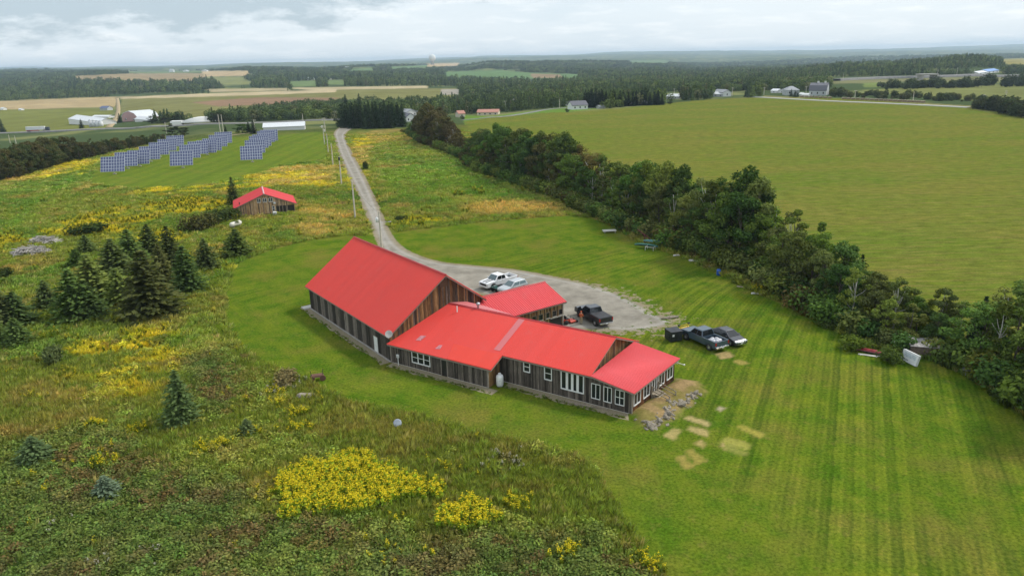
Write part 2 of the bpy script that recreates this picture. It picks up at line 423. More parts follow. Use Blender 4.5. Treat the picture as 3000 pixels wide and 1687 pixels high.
GOLD = [polyG(p) for p in (
    [(0, 585), (120, 575), (150, 590), (60, 612), (0, 640)], [(220, 545), (330, 520), (440, 500), (600, 508), (560, 530), (420, 545), (330, 575), (180, 600), (130, 585)],
    [(150, 560), (260, 555), (480, 590), (420, 620), (200, 600)], [(120, 410), (250, 400), (200, 440), (60, 452)], [(200, 860), (400, 830), (470, 880), (400, 990), (270, 1000), (180, 930)],
    [(650, 440), (750, 430), (860, 450), (840, 470), (700, 470)], [(380, 440), (600, 420), (700, 470), (560, 480), (340, 500)], [(540, 660), (575, 640), (572, 720), (550, 720)],
    [(880, 350), (920, 347), (930, 362), (895, 372)], [(980, 552), (1060, 548), (1130, 562), (1000, 572)], [(860, 430), (905, 420), (940, 520), (920, 530)])]
TAN = [polyG(p) for p in ([(640, 430), (760, 415), (850, 420), (850, 465), (740, 475), (640, 470)], [(870, 372), (930, 365), (925, 420), (890, 425)], [(0, 445), (110, 430), (240, 400), (250, 405), (120, 445), (0, 462)],
    [(730, 500), (900, 540), (930, 590), (760, 600)], [(930, 330), (1010, 322), (1030, 350), (900, 360)], [(1100, 490), (1400, 510), (1440, 535), (1200, 545)])]
LUSH = [polyG(p) for p in ([(410, 850), (470, 830), (480, 870), (420, 885)], [(0, 580), (90, 490), (190, 445), (205, 450), (110, 505), (20, 600), (0, 605)], [(950, 430), (1150, 400), (1300, 490), (1200, 520), (1000, 500)])]
BRAMBLE = [polyG(p) for p in ([(-200, 1160), (250, 1080), (450, 1150), (650, 1210), (700, 1320), (1000, 1330), (1300, 1290), (1560, 1300), (1700, 1480), (1700, 1700), (-400, 1700)],
    [(430, 900), (560, 880), (640, 930), (640, 1010), (540, 1100), (450, 1040)])]
FAR_FIELDS = [   # photo-pixel outlines of the far fields and the colour of each
    ([(-300, 318), (0, 322), (330, 318), (325, 355), (320, 378), (0, 389), (-300, 400)], (.155, .165, .045)),
    ([(-300, 310), (0, 297), (170, 290), (342, 284), (337, 314), (150, 318), (-300, 330)], (.36, .275, .15)),
    ([(355, 288), (700, 275), (1000, 264), (1335, 259), (1330, 285), (1180, 290), (1000, 302), (750, 322), (600, 345), (420, 345), (352, 330)], (.17, .165, .06)),
    ([(560, 300), (760, 286), (1000, 287), (930, 301), (640, 312)], (.23, .145, .09)),
    ([(342, 285), (690, 272), (985, 263), (985, 270), (690, 281), (358, 290)], (.42, .34, .21)), ([(840, 258), (1250, 252), (1255, 259), (900, 264)], (.40, .33, .2)),
    ([(600, 262), (840, 259), (850, 265), (620, 270)], (.36, .3, .18)),
    ([(1290, 262), (1350, 262), (1345, 276), (1290, 280)], (.3, .27, .22)),
    ([(212, 224), (360, 217), (500, 214), (620, 217), (600, 229), (560, 238), (470, 238), (230, 234)], (.27, .2, .105)),
    ([(590, 209), (732, 208), (727, 222), (600, 225)], (.42, .31, .17)), ([(600, 226), (705, 225), (745, 247), (660, 250)], (.19, .2, .075)),
    ([(340, 211), (590, 208), (590, 213), (420, 216)], (.13, .17, .06)),
    ([(845, 240), (925, 237), (930, 252), (860, 254)], (.13, .18, .07)), ([(955, 237), (1010, 235), (1010, 248), (965, 248)], (.14, .19, .07)),
    ([(1300, 212), (1450, 206), (1540, 213), (1700, 219), (1688, 229), (1450, 232), (1300, 224)], (.11, .18, .07)), ([(1555, 217), (1640, 219), (1650, 229), (1560, 229)], (.24, .17, .1)),
    ([(1030, 203), (1100, 199), (1090, 207), (1025, 209)], (.12, .18, .07)), ([(1140, 197), (1250, 192), (1250, 198), (1150, 203)], (.12, .18, .07)),
    ([(1250, 187), (1345, 185), (1345, 194), (1255, 196)], (.42, .31, .17)), ([(1840, 179), (1950, 177), (1960, 184), (1850, 185)], (.12, .18, .07)),
    ([(2520, 264), (3300, 236), (3300, 290), (2860, 298), (2780, 285), (2600, 275)], (.16, .17, .06)), ([(2930, 174), (3300, 165), (3300, 190), (2950, 189)], (.24, .21, .07)),
    ([(2530, 240), (2585, 238), (2585, 256), (2530, 256)], (.15, .19, .06)), ([(2440, 236), (2700, 230), (3100, 225), (3100, 240), (2700, 238), (2440, 246)], (.17, .165, .08)),
    ([(1360, 338), (1440, 342), (1560, 326), (1770, 300), (1770, 316), (1700, 325), (1480, 346), (1360, 366)], (.12, .2, .035)), ([(2060, 300), (2260, 284), (2280, 290), (2080, 310)], (.14, .2, .05)),
    ([(2220, 288), (2420, 299), (2600, 306), (2850, 318), (2850, 311), (2600, 298), (2400, 288), (2240, 281)], (.2, .185, .08)),
]
def lerp3(a, b, t): return a*(1-t[..., None])+np.array(b)*t[..., None]
def meadow_col(X, Y):
    """colour of the rough grassland"""
    X = np.asarray(X, float); Y = np.asarray(Y, float)
    n1 = fbm(X, Y, 14, 5, 1); n2 = fbm(X, Y, 5, 4, 2); n3 = fbm(X, Y, 28, 4, 3); n4 = fbm(X*.6, Y*1.6, 3, 3, 4)
    c = np.zeros(X.shape+(3,))+np.array((.138, .164, .033))
    c = lerp3(c, (.090, .140, .028), sstep(.45, .7, n1))
    c = lerp3(c, (.23, .175, .06), .8*sstep(.5, .72, n2)*sstep(.3, .6, n3))
    c = lerp3(c, (.17, .115, .045), .35*sstep(.58, .78, n4))
    for p in TAN: c = lerp3(c, (.34, .235, .085), .85*sstep(-3, 4, sdist(X, Y, p)+6*(n2-.5))*sstep(.3, .55, n4*.5+n1*.5))
    for p in LUSH: c = lerp3(c, (.09, .175, .025), .5*sstep(-1.5, 2, sdist(X, Y, p)+4*(n2-.5)))
    for p in GOLD: c = lerp3(c, (.36, .30, .025), .85*sstep(-2, 2, sdist(X, Y, p)+7*(n2-.5))*sstep(.42, .58, n4*.6+n2*.4))
    for p in BRAMBLE:
        b = sstep(-2, 3, sdist(X, Y, p)+8*(n1-.5))
        n5 = fbm(X, Y, 2.2, 4, 17); cb = lerp3(np.zeros(c.shape)+np.array((.070, .098, .026)), (.095, .070, .036), .75*sstep(.5, .68, n5*.6+n2*.4)); cb = lerp3(cb, (.105, .135, .030), .7*sstep(.52, .68, n1*.5+n5*.5))
        c = c*(1-b[..., None])+cb*b[..., None]
    return c
def ground_zones(X, Y, Z):
    col = meadow_col(X, Y)
    far = Y > 330
    n = fbm(X, Y, 60, 4, 9)
    cf = lerp3(np.zeros(col.shape)+np.array((.17, .18, .07)), (.06, .085, .035), sstep(.30, .50, n))
    fs = np.full(X.shape, -1e3)
    v = np.stack([X, Y, Z-CAM_H], -1); d = np.maximum(v @ _fw, 1.0)
    ux = 1500+CAM_F*(v @ _rt)/d; uy = 843.5-CAM_F*(v @ _up)/d
    idx = np.where(far)
    uxf, uyf = ux[idx], uy[idx]; cff = cf[idx]; fm = np.zeros(uxf.shape)
    nn = fbm(X[idx], Y[idx], 25, 4, 21)
    nn2 = fbm(X[idx]*.25, Y[idx], 9, 3, 22)
    for p, c in FAR_FIELDS:
        s = sdist(uxf, uyf, p); m = sstep(-1.2, .6, s+1.2*(nn-.5))
        cc = np.array(c)[None]*(0.62+.45*nn+.31*nn2)[:, None]
        cff = cff*(1-m[:, None])+cc*m[:, None]; fm = np.maximum(fm, m)
    cf[idx] = cff
    t = sstep(330, 420, Y)
    # the rough ground between the drive and the highway keeps its meadow colour
    col = col*(1-t[..., None])+cf*t[..., None]
    isf = np.zeros(X.shape); isf[idx] = fm
    return col, isf, ux, uy

# ---- grid: fine near, coarse far
ys = [-80, -40, -10, 10, 20, 26]
while ys[-1] < 16000:
    y = ys[-1]; ys.append(y+max(.30, min(.75*(y*y+1000)/(32*724), .021*y) if y > 60 else .30))
ys = np.array(ys); NX = 620
ss = np.linspace(-1, 1, NX); ss = np.sign(ss)*(.8*np.abs(ss)+.2*np.abs(ss)**3)
GY, GS = np.meshgrid(ys, ss, indexing='ij')
GX = GS*(62+.92*np.maximum(GY, 0))
GZ = terr(GX, GY)
gcol, gfar, gux, guy = ground_zones(GX, GY, GZ)
def local_sd(poly, m=60):
    out = np.full(GX.shape, -50.0); P = np.array(poly)
    b = (GX > P[:, 0].min()-m) & (GX < P[:, 0].max()+m) & (GY > P[:, 1].min()-m) & (GY < P[:, 1].max()+m)
    out[b] = sdist(GX[b], GY[b], poly); return np.clip(out, -50, 50)
sd_lawn = local_sd(LAWN); sd_drive = local_sd(DRIVE); sd_crop = local_sd(CROP); sd_solar = local_sd(SOLAR)
spot = np.zeros(GX.shape+(4,))
bx = np.where((GX > 5) & (GX < 45) & (GY > 45) & (GY < 85))
sx, sy = GX[bx], GY[bx]; sc_ = np.zeros((len(sx), 4))
nsp = fbm(sx, sy, .7, 3, 31)
for poly, c in SPOTS:
    m = sstep(-.30, .10, sdist(sx, sy, poly)+.35*(nsp-.5))*(.82+.18*sstep(.35, .6, nsp)); sc_[:, :3] = np.where((m > sc_[:, 3])[:, None], np.array(c), sc_[:, :3]); sc_[:, 3] = np.maximum(sc_[:, 3], m)
m = sstep(-.2, .9, sdist(sx, sy, MOUND)+1.2*(nsp-.5)); mc_ = lerp3(np.zeros((len(sx), 3))+np.array((.30, .21, .10)), (.19, .16, .05), sstep(.4, .6, fbm(sx, sy, 2, 3, 8)))
sc_[:, :3] = np.where((m > sc_[:, 3])[:, None], mc_, sc_[:, :3]); sc_[:, 3] = np.maximum(sc_[:, 3], m)
sc_[sc_[:, 3] < .02, :3] = (.28, .22, .08)
spot[..., :3] = (.28, .22, .08); spot[bx] = sc_
# mowing passes: which pass of the mower a point lies in
B0 = px(1146.8, 1060.6)
bu_ = np.array([math.cos(R(-54)), math.sin(R(-54))]); bv_ = np.array([math.cos(R(36)), math.sin(R(36))])
_cy = np.linspace(20, 190, 341); _ct = np.interp(_cy, [20, 72, 92, 110, 130, 190], [.47, .47, .62, 1.15, 1.45, 1.5]); _cx = np.cumsum(_ct)*.5
ph1 = (GX-np.interp(GY, _cy, _cx))/1.7
ph2 = ((GX-B0[0])*bv_[0]+(GY-B0[1])*bv_[1])/1.5
uw = np.array([math.cos(R(-33.5)), math.sin(R(-33.5))]); vw = np.array([math.cos(R(56.5)), math.sin(R(56.5))])
ph3 = ((GX-B0[0])*vw[0]+(GY-B0[1])*vw[1])/1.5
left = ((GX-B0[0])*vw[0]+(GY-B0[1])*vw[1] < 5) & (GX < 14-.25*(GY-50))
phase = np.where(left, np.minimum(ph2, ph3), ph1)
phase = np.where(sd_solar > -1, GX/5.5, phase)
stripe = np.where(left, .38, np.interp(GY, [40, 75, 110, 140], [.95, .95, .75, .5]))*(.35+.75*sstep(.35, .6, fbm(GX, GY, 16, 3, 47)))
stripe = stripe*np.where((GY < 80), np.clip(np.abs(GX-(14-.25*(GY-50)))/7, 0, 1), 1)
stripe = np.where(sd_solar > 0, .9, stripe)

def ground_mat(far):
    gm = NT('far_ground' if far else 'ground_material')
    P_ = gm.pos()
    A = lambda nme: gm.attr(nme).outputs['Fac']
    colA = gm.attr('col').outputs['Color']
    def diff(c):
        q = gm.n('ShaderNodeBsdfDiffuse'); gm.l(c, q.inputs['Color']); return q.outputs[0]
    def mixs(f, a, b):
        q = gm.n('ShaderNodeMixShader'); gm.l(f, q.inputs[0]); gm.l(a, q.inputs[1]); gm.l(b, q.inputs[2]); return q.outputs[0]
    if far:
        gm.l(diff(colA), gm.out.inputs['Surface']); return gm.mat
    spA = gm.attr('spot')
    nf = gm.noise(3.0, 4, .7, P_)
    # rough grass
    nb = gm.noise(.30, 5, .66, P_)
    mead = gm.mix(1.0, colA, gm.mix(gm.rng(nf, .28, .72), (.42, .44, .40), (1.5, 1.42, 1.25)), 'MULTIPLY')
    mead = gm.mix(1.0, mead, gm.mix(gm.rng(nb, .3, .7), (.58, .66, .60), (1.38, 1.30, 1.2)), 'MULTIPLY')
    # lawn
    lb = gm.noise(.33, 4, .62, P_)
    lw = gm.mix(gm.rng(lb, .36, .64), (.064, .124, .011), (.122, .158, .018))
    lw = gm.mix(gm.rng(gm.noise(.11, 3, .6, P_), .5, .68, 0, .8), lw, (.150, .140, .032))
    lw = gm.mix(gm.rng(gm.noise(.9, 4, .7, P_), .55, .74, 0, .6), lw, (.19, .155, .05))
    ph = A('phase')
    st = gm.math('SINE', gm.math('MULTIPLY', gm.math('ADD', ph, gm.math('MULTIPLY', lb, 1.0)), 6.2832))
    st2 = gm.math('SINE', gm.math('MULTIPLY', ph, 18.85))
    wnp = gm.n('ShaderNodeTexWhiteNoise', noise_dimensions='1D'); gm.l(gm.math('FLOOR', gm.math('MULTIPLY', gm.math('ADD', ph, gm.math('MULTIPLY', lb, .4)), 2.0)), wnp.inputs['W'])
    stm = gm.math('ADD', gm.math('MULTIPLY', st, .5), gm.math('MULTIPLY', st2, .5))
    stf = gm.math('MULTIPLY_ADD', gm.math('MULTIPLY', gm.math('ADD', gm.math('MULTIPLY', stm, .55), gm.math('SUBTRACT', wnp.outputs['Value'], .5)), A('stripe')), .66, .5)
    lw = gm.mix(stf, gm.mix(1.0, lw, (.64, .74, .68), 'MULTIPLY'), gm.mix(1.0, lw, (1.34, 1.25, 1.08), 'MULTIPLY'))
    lw = gm.mix(1.0, lw, gm.mix(gm.rng(gm.noise(4.0, 4, .75, P_), .30, .70), (.42, .48, .38), (1.50, 1.42, 1.35)), 'MULTIPLY')
    # crop
    rot = gm.mapping(P_, (1, 1, 1), (0, 0, R(13)))
    rw = gm.n('ShaderNodeTexWave', wave_type='BANDS', bands_direction='Y'); gm.l(rot, rw.inputs['Vector'])
    rw.inputs['Scale'].default_value = .32; rw.inputs['Distortion'].default_value = 1.2; rw.inputs['Detail'].default_value = 2; rw.inputs['Detail Scale'].default_value = .6
    band = gm.noise(1.0, 5, .7, gm.mapping(P_, (.10, .9, 1), (0, 0, R(13))))
    cpn = gm.noise(.02, 3, .55, gm.mapping(P_, (1, 2.2, 1), (0, 0, R(13))))
    cp = gm.mix(gm.rng(cpn, .36, .64), (.104, .154, .020), (.146, .158, .030))
    cp = gm.mix(gm.rng(band, .44, .70, 0, .8), cp, (.195, .150, .058))
    cp = gm.mix(1.0, cp, gm.mix(gm.rng(gm.noise(.5, 5, .72, gm.mapping(P_, (.6, 1.3, 1))), .3, .7), (.62, .66, .6), (1.34, 1.28, 1.25)), 'MULTIPLY')
    cp = gm.mix(1.0, cp, gm.mix(rw.outputs['Fac'], (.86, .90, .85), (1.1, 1.08, 1.05)), 'MULTIPLY')
    cp = gm.mix(1.0, cp, gm.mix(gm.rng(nf, .3, .7), (.68, .72, .62), (1.28, 1.24, 1.2)), 'MULTIPLY')
    # gravel
    gv = gm.mix(gm.rng(gm.noise(.35, 4, .65, P_), .33, .67), (.225, .205, .170), (.375, .345, .29))
    gv = gm.mix(gm.rng(gm.noise(11, 2, .6, P_), .3, .7, 0, .75), gv, gm.mix(1.0, gv, (.6, .6, .6), 'MULTIPLY'))
    gv = gm.mix(gm.math('MULTIPLY', gm.rng(A('sd_drive'), .2, 1.3, 1, 0), .6), gv, (.23, .18, .09))
    tr = gm.math('ABSOLUTE', gm.math('SUBTRACT', A('sd_drive'), 1.35))
    gv = gm.mix(gm.rng(tr, .15, .55, .4, 0), gv, (.38, .36, .33))
    n_e = gm.math('SUBTRACT', gm.noise(.9, 5, .72, P_), .5)
    def edge(sd, w, j): return gm.rng(gm.math('ADD', sd, gm.math('MULTIPLY', n_e, j)), -w, w)
    c1 = mixs(edge(A('sd_crop'), 1.0, 3.0), diff(mead), diff(cp))
    lws = gm.math('MAXIMUM', edge(A('sd_solar'), .8, 2.5), edge(A('sd_lawn'), .12, .7))
    c1 = mixs(lws, c1, diff(gm.mix(gm.rng(A('sd_solar'), -.5, .5), lw, gm.mix(.35, lw, (.14, .19, .032)))))
    gedge = gm.rng(gm.math('ADD', A('sd_drive'), gm.math('MULTIPLY', n_e, gm.attr('rag').outputs['Fac'])), -.12, .12)
    c1 = mixs(gedge, c1, diff(gv))
    c1 = mixs(spA.outputs['Alpha'], c1, diff(gm.mix(1.0, spA.outputs['Color'], gm.mix(gm.rng(nf, .3, .7), (.7, .7, .7), (1.25, 1.25, 1.25)), 'MULTIPLY')))
    gm.l(c1, gm.out.inputs['Surface'])
    return gm.mat
GMAT = ground_mat(False); GFAR = ground_mat(True)

rag = np.where(GY < 125, .9+13*sstep(4, 13, GX)+10*sstep(12, 18, GX), .9)
i0 = np.arange(len(ys)-1)[:, None]*NX+np.arange(NX-1)[None]
FQ = np.stack([i0, i0+1, i0+NX+1, i0+NX], -1).reshape(-1, 4)
def fc(a): return .25*(a[:-1, :-1]+a[1:, :-1]+a[:-1, 1:]+a[1:, 1:]).ravel()
fl, fd, fcr, fso, fY = fc(sd_lawn), fc(sd_drive), fc(sd_crop), fc(sd_solar), fc(GY)
zone = np.zeros(len(FQ), int)
zone[fY > 420] = 5; zone[fY > 2300] = 6
zone[fcr > 0] = 2; zone[fso > 0] = 4; zone[fl > 0] = 1; zone[fd > 0] = 3
VALL = np.stack([GX, GY, GZ], -1).reshape(-1, 3)
def ground_part(name, z, label):
    f = FQ[zone == z]; u, inv = np.unique(f, return_inverse=True); inv = inv.reshape(f.shape)
    at = {'col': ('FLOAT_COLOR', np.concatenate([gcol.reshape(-1, 3)[u], np.ones((len(u), 1))], 1)), 'spot': ('FLOAT_COLOR', spot.reshape(-1, 4)[u])}
    for n_, a_ in (('sd_lawn', sd_lawn), ('sd_drive', sd_drive), ('sd_crop', sd_crop), ('sd_solar', sd_solar), ('phase', phase), ('stripe', stripe), ('rag', rag)):
        at[n_] = ('FLOAT', a_.ravel()[u])
    tag(link(name, mesh_np(name, VALL[u], inv, GFAR if z in (5, 6) else GMAT, at, True)), label, None, None, 'structure')
ground_part('meadow', 0, 'rough grassland with weeds around the farm buildings')
ground_part('lawn', 1, 'mown lawn with mower stripes round the red roofed barn')
ground_part('crop_field', 2, 'wide green brown crop field behind the tree row')
ground_part('gravel_drive', 3, 'grey gravel drive and parking area by the barn')
ground_part('mown_grass', 4, 'mown grass under the solar trackers')
ground_part('valley', 5, 'far fields and woodland floor beyond the farm')
ground_part('hills', 6, 'distant wooded hills on the horizon')

def ribbon(name, pts_px, w, mat, label, lift=.12, step=None):
    P = [gp(a, b) for a, b in pts_px]
    P = [tuple(q[:2]) for q in P]; P = chaikin(P, 2, False)
    Q = []
    for a, b in zip(P[:-1], P[1:]):
        n = max(1, int(math.hypot(b[0]-a[0], b[1]-a[1])/8))
        for i in range(n): Q.append((a[0]+(b[0]-a[0])*i/n, a[1]+(b[1]-a[1])*i/n))
    Q.append(P[-1]); mb = MB(); vs = []; fs = []
    for i, q in enumerate(Q):
        a = Q[max(i-1, 0)]; b = Q[min(i+1, len(Q)-1)]; t = np.array([b[0]-a[0], b[1]-a[1]]); t /= np.hypot(*t)+1e-9; n = np.array([-t[1], t[0]])
        for s in (-1, -.92, .92, 1):
            p = np.array(q)+n*s*w/2
            vs.append((p[0], p[1], max(gz(*p), gz(*q))+(lift if abs(s) < .95 else -1.2)))
    for i in range(len(Q)-1):
        for k in range(3): b = i*4+k; fs.append((b, b+1, b+5, b+4))
    mb.add(vs, fs); return tag(mb.build(name, mat, None, True), label, None, None, 'structure')
asph = NT('asphalt'); asph.bsdf(asph.mix(asph.rng(asph.noise(.3, 5, .6, asph.pos()), .3, .7), (.17, .165, .16), (.26, .25, .24)), .9, spec=.2); asph = asph.mat
dirt = NT('dirt_track'); dirt.bsdf(dirt.mix(dirt.rng(dirt.noise(.5, 5, .6, dirt.pos()), .3, .7), (.30, .23, .13), (.42, .33, .2)), .95, spec=.1); dirt = dirt.mat
ribbon('highway', [(-250, 398), (0, 391), (87, 387), (253, 381), (378, 377), (495, 371), (684, 364), (770, 360), (889, 355), (1003, 352), (1110, 350)], 9.0, asph, 'grey two lane highway crossing behind the solar field', .5)
ribbon('country_road', [(1355, 352), (1440, 345), (1560, 330), (1600, 322), (1680, 316), (1740, 318)], 6.0, asph, 'narrow paved road past the houses at the field edge', .25)
ribbon('field_road', [(2190, 284), (2225, 286), (2417, 297), (2604, 304), (2840, 316)], 5.0, simple('pale_gravel', (.42, .41, .39), .9), 'pale road along the far edge of the crop field', .3)
ribbon('embankment_road', [(2450, 238), (2604, 230), (2700, 229), (3000, 224), (3150, 221)], 12.0, asph, 'raised road with an underpass beyond the fields', 2.5)
ribbon('farm_lane', [(318, 374), (330, 362), (342, 345), (347, 325), (346, 300), (343, 288)], 5.5, dirt, 'pale dirt lane climbing past the pink barn', .25)
ribbon('dirt_track', [(-80, 566), (0, 541), (70, 526), (145, 507), (200, 492), (247, 479)], 2.2, dirt, 'pale dirt track beside the dark wood', .05)
ribbon('solar_track', [(650, 400), (700, 394), (760, 388), (800, 384)], 3.5, dirt, 'short dirt track behind the solar trackers', .08)
# ================================================================== materials of the buildings
def wood_mat(name):
    m = NT(name)
    oi = m.n('ShaderNodeObjectInfo')
    co = m.objc()
    off = m.n('ShaderNodeVectorMath', operation='ADD'); m.l(co, off.inputs[0])
    cb = m.n('ShaderNodeCombineXYZ'); m.l(m.math('MULTIPLY', oi.outputs['Random'], 91.0), cb.inputs[0]); m.l(m.math('MULTIPLY', oi.outputs['Random'], 37.0), cb.inputs[2]); m.l(cb.outputs[0], off.inputs[1])
    g = m.noise(1.0, 6, .75, m.mapping(off.outputs[0], (22, 22, 1.3)))
    s = m.noise(1.0, 4, .6, m.mapping(off.outputs[0], (2.2, 2.2, .55)))
    c = m.mix(m.rng(g, .3, .72), m.mix(1.0, oi.outputs['Color'], (.30, .28, .26), 'MULTIPLY'), m.mix(1.0, oi.outputs['Color'], (1.75, 1.70, 1.62), 'MULTIPLY'))
    c = m.mix(m.rng(s, .5, .75, 0, .75), c, m.mix(1.0, oi.outputs['Color'], (.28, .25, .23), 'MULTIPLY'))
    m.bsdf(c, .85, spec=.2, normal=m.bump(g, .4, .01)); return m.mat
WOOD = wood_mat('weathered_board')
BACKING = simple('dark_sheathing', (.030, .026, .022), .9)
def roof_mat(name, col, fade, axis='X'):
    m = NT(name); P = m.pos()
    a = m.noise(.35, 5, .6, P); b = m.noise(6, 4, .7, P)
    c = m.mix(m.rng(a, .35, .68, 0, .7), col, fade)
    sx_ = m.n('ShaderNodeSeparateXYZ'); m.l(m.objc(), sx_.inputs[0]); wn_ = m.n('ShaderNodeTexWhiteNoise', noise_dimensions='1D'); m.l(m.math('FLOOR', m.math('DIVIDE', sx_.outputs[axis], .92)), wn_.inputs['W'])
    c = m.mix(m.math('MULTIPLY', wn_.outputs['Value'], .18), c, tuple(x*.70 for x in col))
    c = m.mix(m.rng(b, .3, .75, 0, .30), c, tuple(x*.72 for x in col))
    st = m.noise(1.0, 4, .6, m.mapping(P, (.9, .9, .05)))
    c = m.mix(m.rng(st, .60, .82, 0, .25), c, (.42, .17, .15))
    m.bsdf(c, m.rng(a, .3, .7, .46, .62), spec=.25, normal=m.bump(a, .05, .1)); return m.mat
RED = roof_mat('red_metal_roof', (.70, .062, .048), (.66, .078, .066))
RED_B = roof_mat('rose_red_metal_roof', (.70, .078, .084), (.66, .10, .112), 'Y')
RED_F = roof_mat('faded_metal_roof', (.60, .16, .165), (.55, .20, .21))
RED_D = simple('red_trim', (.40, .022, .026), .5)
TRIM = simple('weathered_trim', (.27, .23, .19), .85)
WHITE = simple('white_paint', (.74, .74, .72), .55, var=.1)
CONC = simple('concrete', (.36, .34, .31), .9, scale=1.2)
GRAV = NT('gravel_strip'); GRAV.bsdf(GRAV.mix(GRAV.rng(GRAV.noise(9, 4, .7, GRAV.pos()), .3, .7), (.20, .17, .105), (.34, .295, .20)), .95, spec=.1); GRAV = GRAV.mat
GLASS = NT('window_glass'); GLASS.bsdf((.018, .021, .025), .06, spec=.6); GLASS = GLASS.mat
GALV = simple('galvanised', (.5, .5, .52), .4, .7)
BLACK = simple('black_paint', (.02, .02, .022), .5)

def wcol(kind):
    r = random.random()
    if kind == 'grey':
        v = random.choice((.045, .07, .09, .12, .16))*random.uniform(.8, 1.2); return (v*1.12, v*.98, v*.85, 1)
    if kind == 'brown':
        return random.choice(((.20, .115, .050, 1), (.27, .165, .075, 1), (.12, .072, .038, 1), (.33, .21, .10, 1), (.09, .062, .04, 1), (.16, .09, .045, 1)))
    if kind == 'red':
        return random.choice(((.12, .048, .020, 1), (.16, .066, .024, 1), (.075, .038, .018, 1), (.045, .028, .018, 1)))
    if kind == 'tan':
        return random.choice(((.50, .35, .21, 1), (.40, .28, .18, 1), (.28, .21, .15, 1), (.55, .40, .25, 1), (.2, .15, .11, 1), (.46, .30, .16, 1)))
    return (.1, .1, .1, 1)

def board_wall(parent, p0, p1, ztop, zbot=0.0, kind='grey', bw=.22, openings=(), thick=.1, boards=True, colf=None, trim=True):
    """vertical plank wall from p0 to p1 (outside on the right-hand side going p0 -> p1); ztop(s) is its height"""
    p0 = Vector((p0[0], p0[1], 0)); p1 = Vector((p1[0], p1[1], 0)); L = (p1-p0).length; t = (p1-p0)/L; n = Vector((t.y, -t.x, 0))
    # backing: one slab with its openings left as dark recesses
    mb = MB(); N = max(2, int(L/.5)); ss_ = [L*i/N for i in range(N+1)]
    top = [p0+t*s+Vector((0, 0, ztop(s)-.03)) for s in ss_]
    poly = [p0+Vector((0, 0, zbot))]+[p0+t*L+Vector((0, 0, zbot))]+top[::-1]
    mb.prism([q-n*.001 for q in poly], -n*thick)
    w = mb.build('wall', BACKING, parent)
    if boards:
        k = int(round(L/bw)); bwid = L/k
        for i in range(k):
            s0, s1 = i*bwid+.008, (i+1)*bwid-.008
            za, zb_ = ztop(s0)-.02, ztop(s1)-.02
            cuts = sorted([(o[2], o[3]) for o in openings if o[0] < .5*(s0+s1) < o[1]])
            segs = []; cur = zbot+random.uniform(0, .06)
            for a, b in cuts:
                if a > cur+.03: segs.append((cur, a, a))
                cur = max(cur, b)
            if min(za, zb_) > cur+.03: segs.append((cur, za, zb_))
            if not segs: continue
            m2 = MB(); th = random.uniform(.018, .034)
            for a, b, c in segs:
                m2.prism([p0+t*s0+Vector((0, 0, a)), p0+t*s1+Vector((0, 0, a)), p0+t*s1+Vector((0, 0, c)), p0+t*s0+Vector((0, 0, b))], n*th)
            o = m2.build('board', WOOD, w); o.color = (colf(s0/L) if colf else None) or wcol(kind)
    return w
def window(parent, p0, p1, s0, s1, z0, z1, fr=.09, vert=(), horiz=(), name='window', mat=None, glass=None, deep=.05):
    p0 = Vector((p0[0], p0[1], 0)); p1 = Vector((p1[0], p1[1], 0)); t = (p1-p0).normalized(); n = Vector((t.y, -t.x, 0))
    Mx = Matrix(((t.x, n.x, 0, p0.x), (t.y, n.y, 0, p0.y), (0, 0, 1, 0), (0, 0, 0, 1)))
    mb = MB(); a, b = .015, .015+deep
    mb.box(s0-fr, s0, a, b, z0-fr, z1+fr, Mx); mb.box(s1, s1+fr, a, b, z0-fr, z1+fr, Mx)
    mb.box(s0, s1, a, b, z1, z1+fr, Mx); mb.box(s0, s1, a, b+.03, z0-fr, z0, Mx)
    for q in vert:
        x = s0+(s1-s0)*q[0]; mb.box(x-q[1], x+q[1], a, b-.008, z0, z1, Mx)
    for q in horiz:
        z = z0+(z1-z0)*q[0]; mb.box(s0, s1, a, b-.014, z-q[1], z+q[1], Mx)
    w = mb.build(name, mat or WHITE, parent)
    xs = [s0]+[s0+(s1-s0)*q[0] for q in vert]+[s1]; zs = [z0]+[z0+(z1-z0)*q[0] for q in horiz]+[z1]
    for i in range(len(xs)-1):
        for j in range(len(zs)-1):
            MB().box(xs[i]+.005, xs[i+1]-.005, .002, .02, zs[j]+.005, zs[j+1]-.005, Mx).build('pane', glass or GLASS, w)
    return w
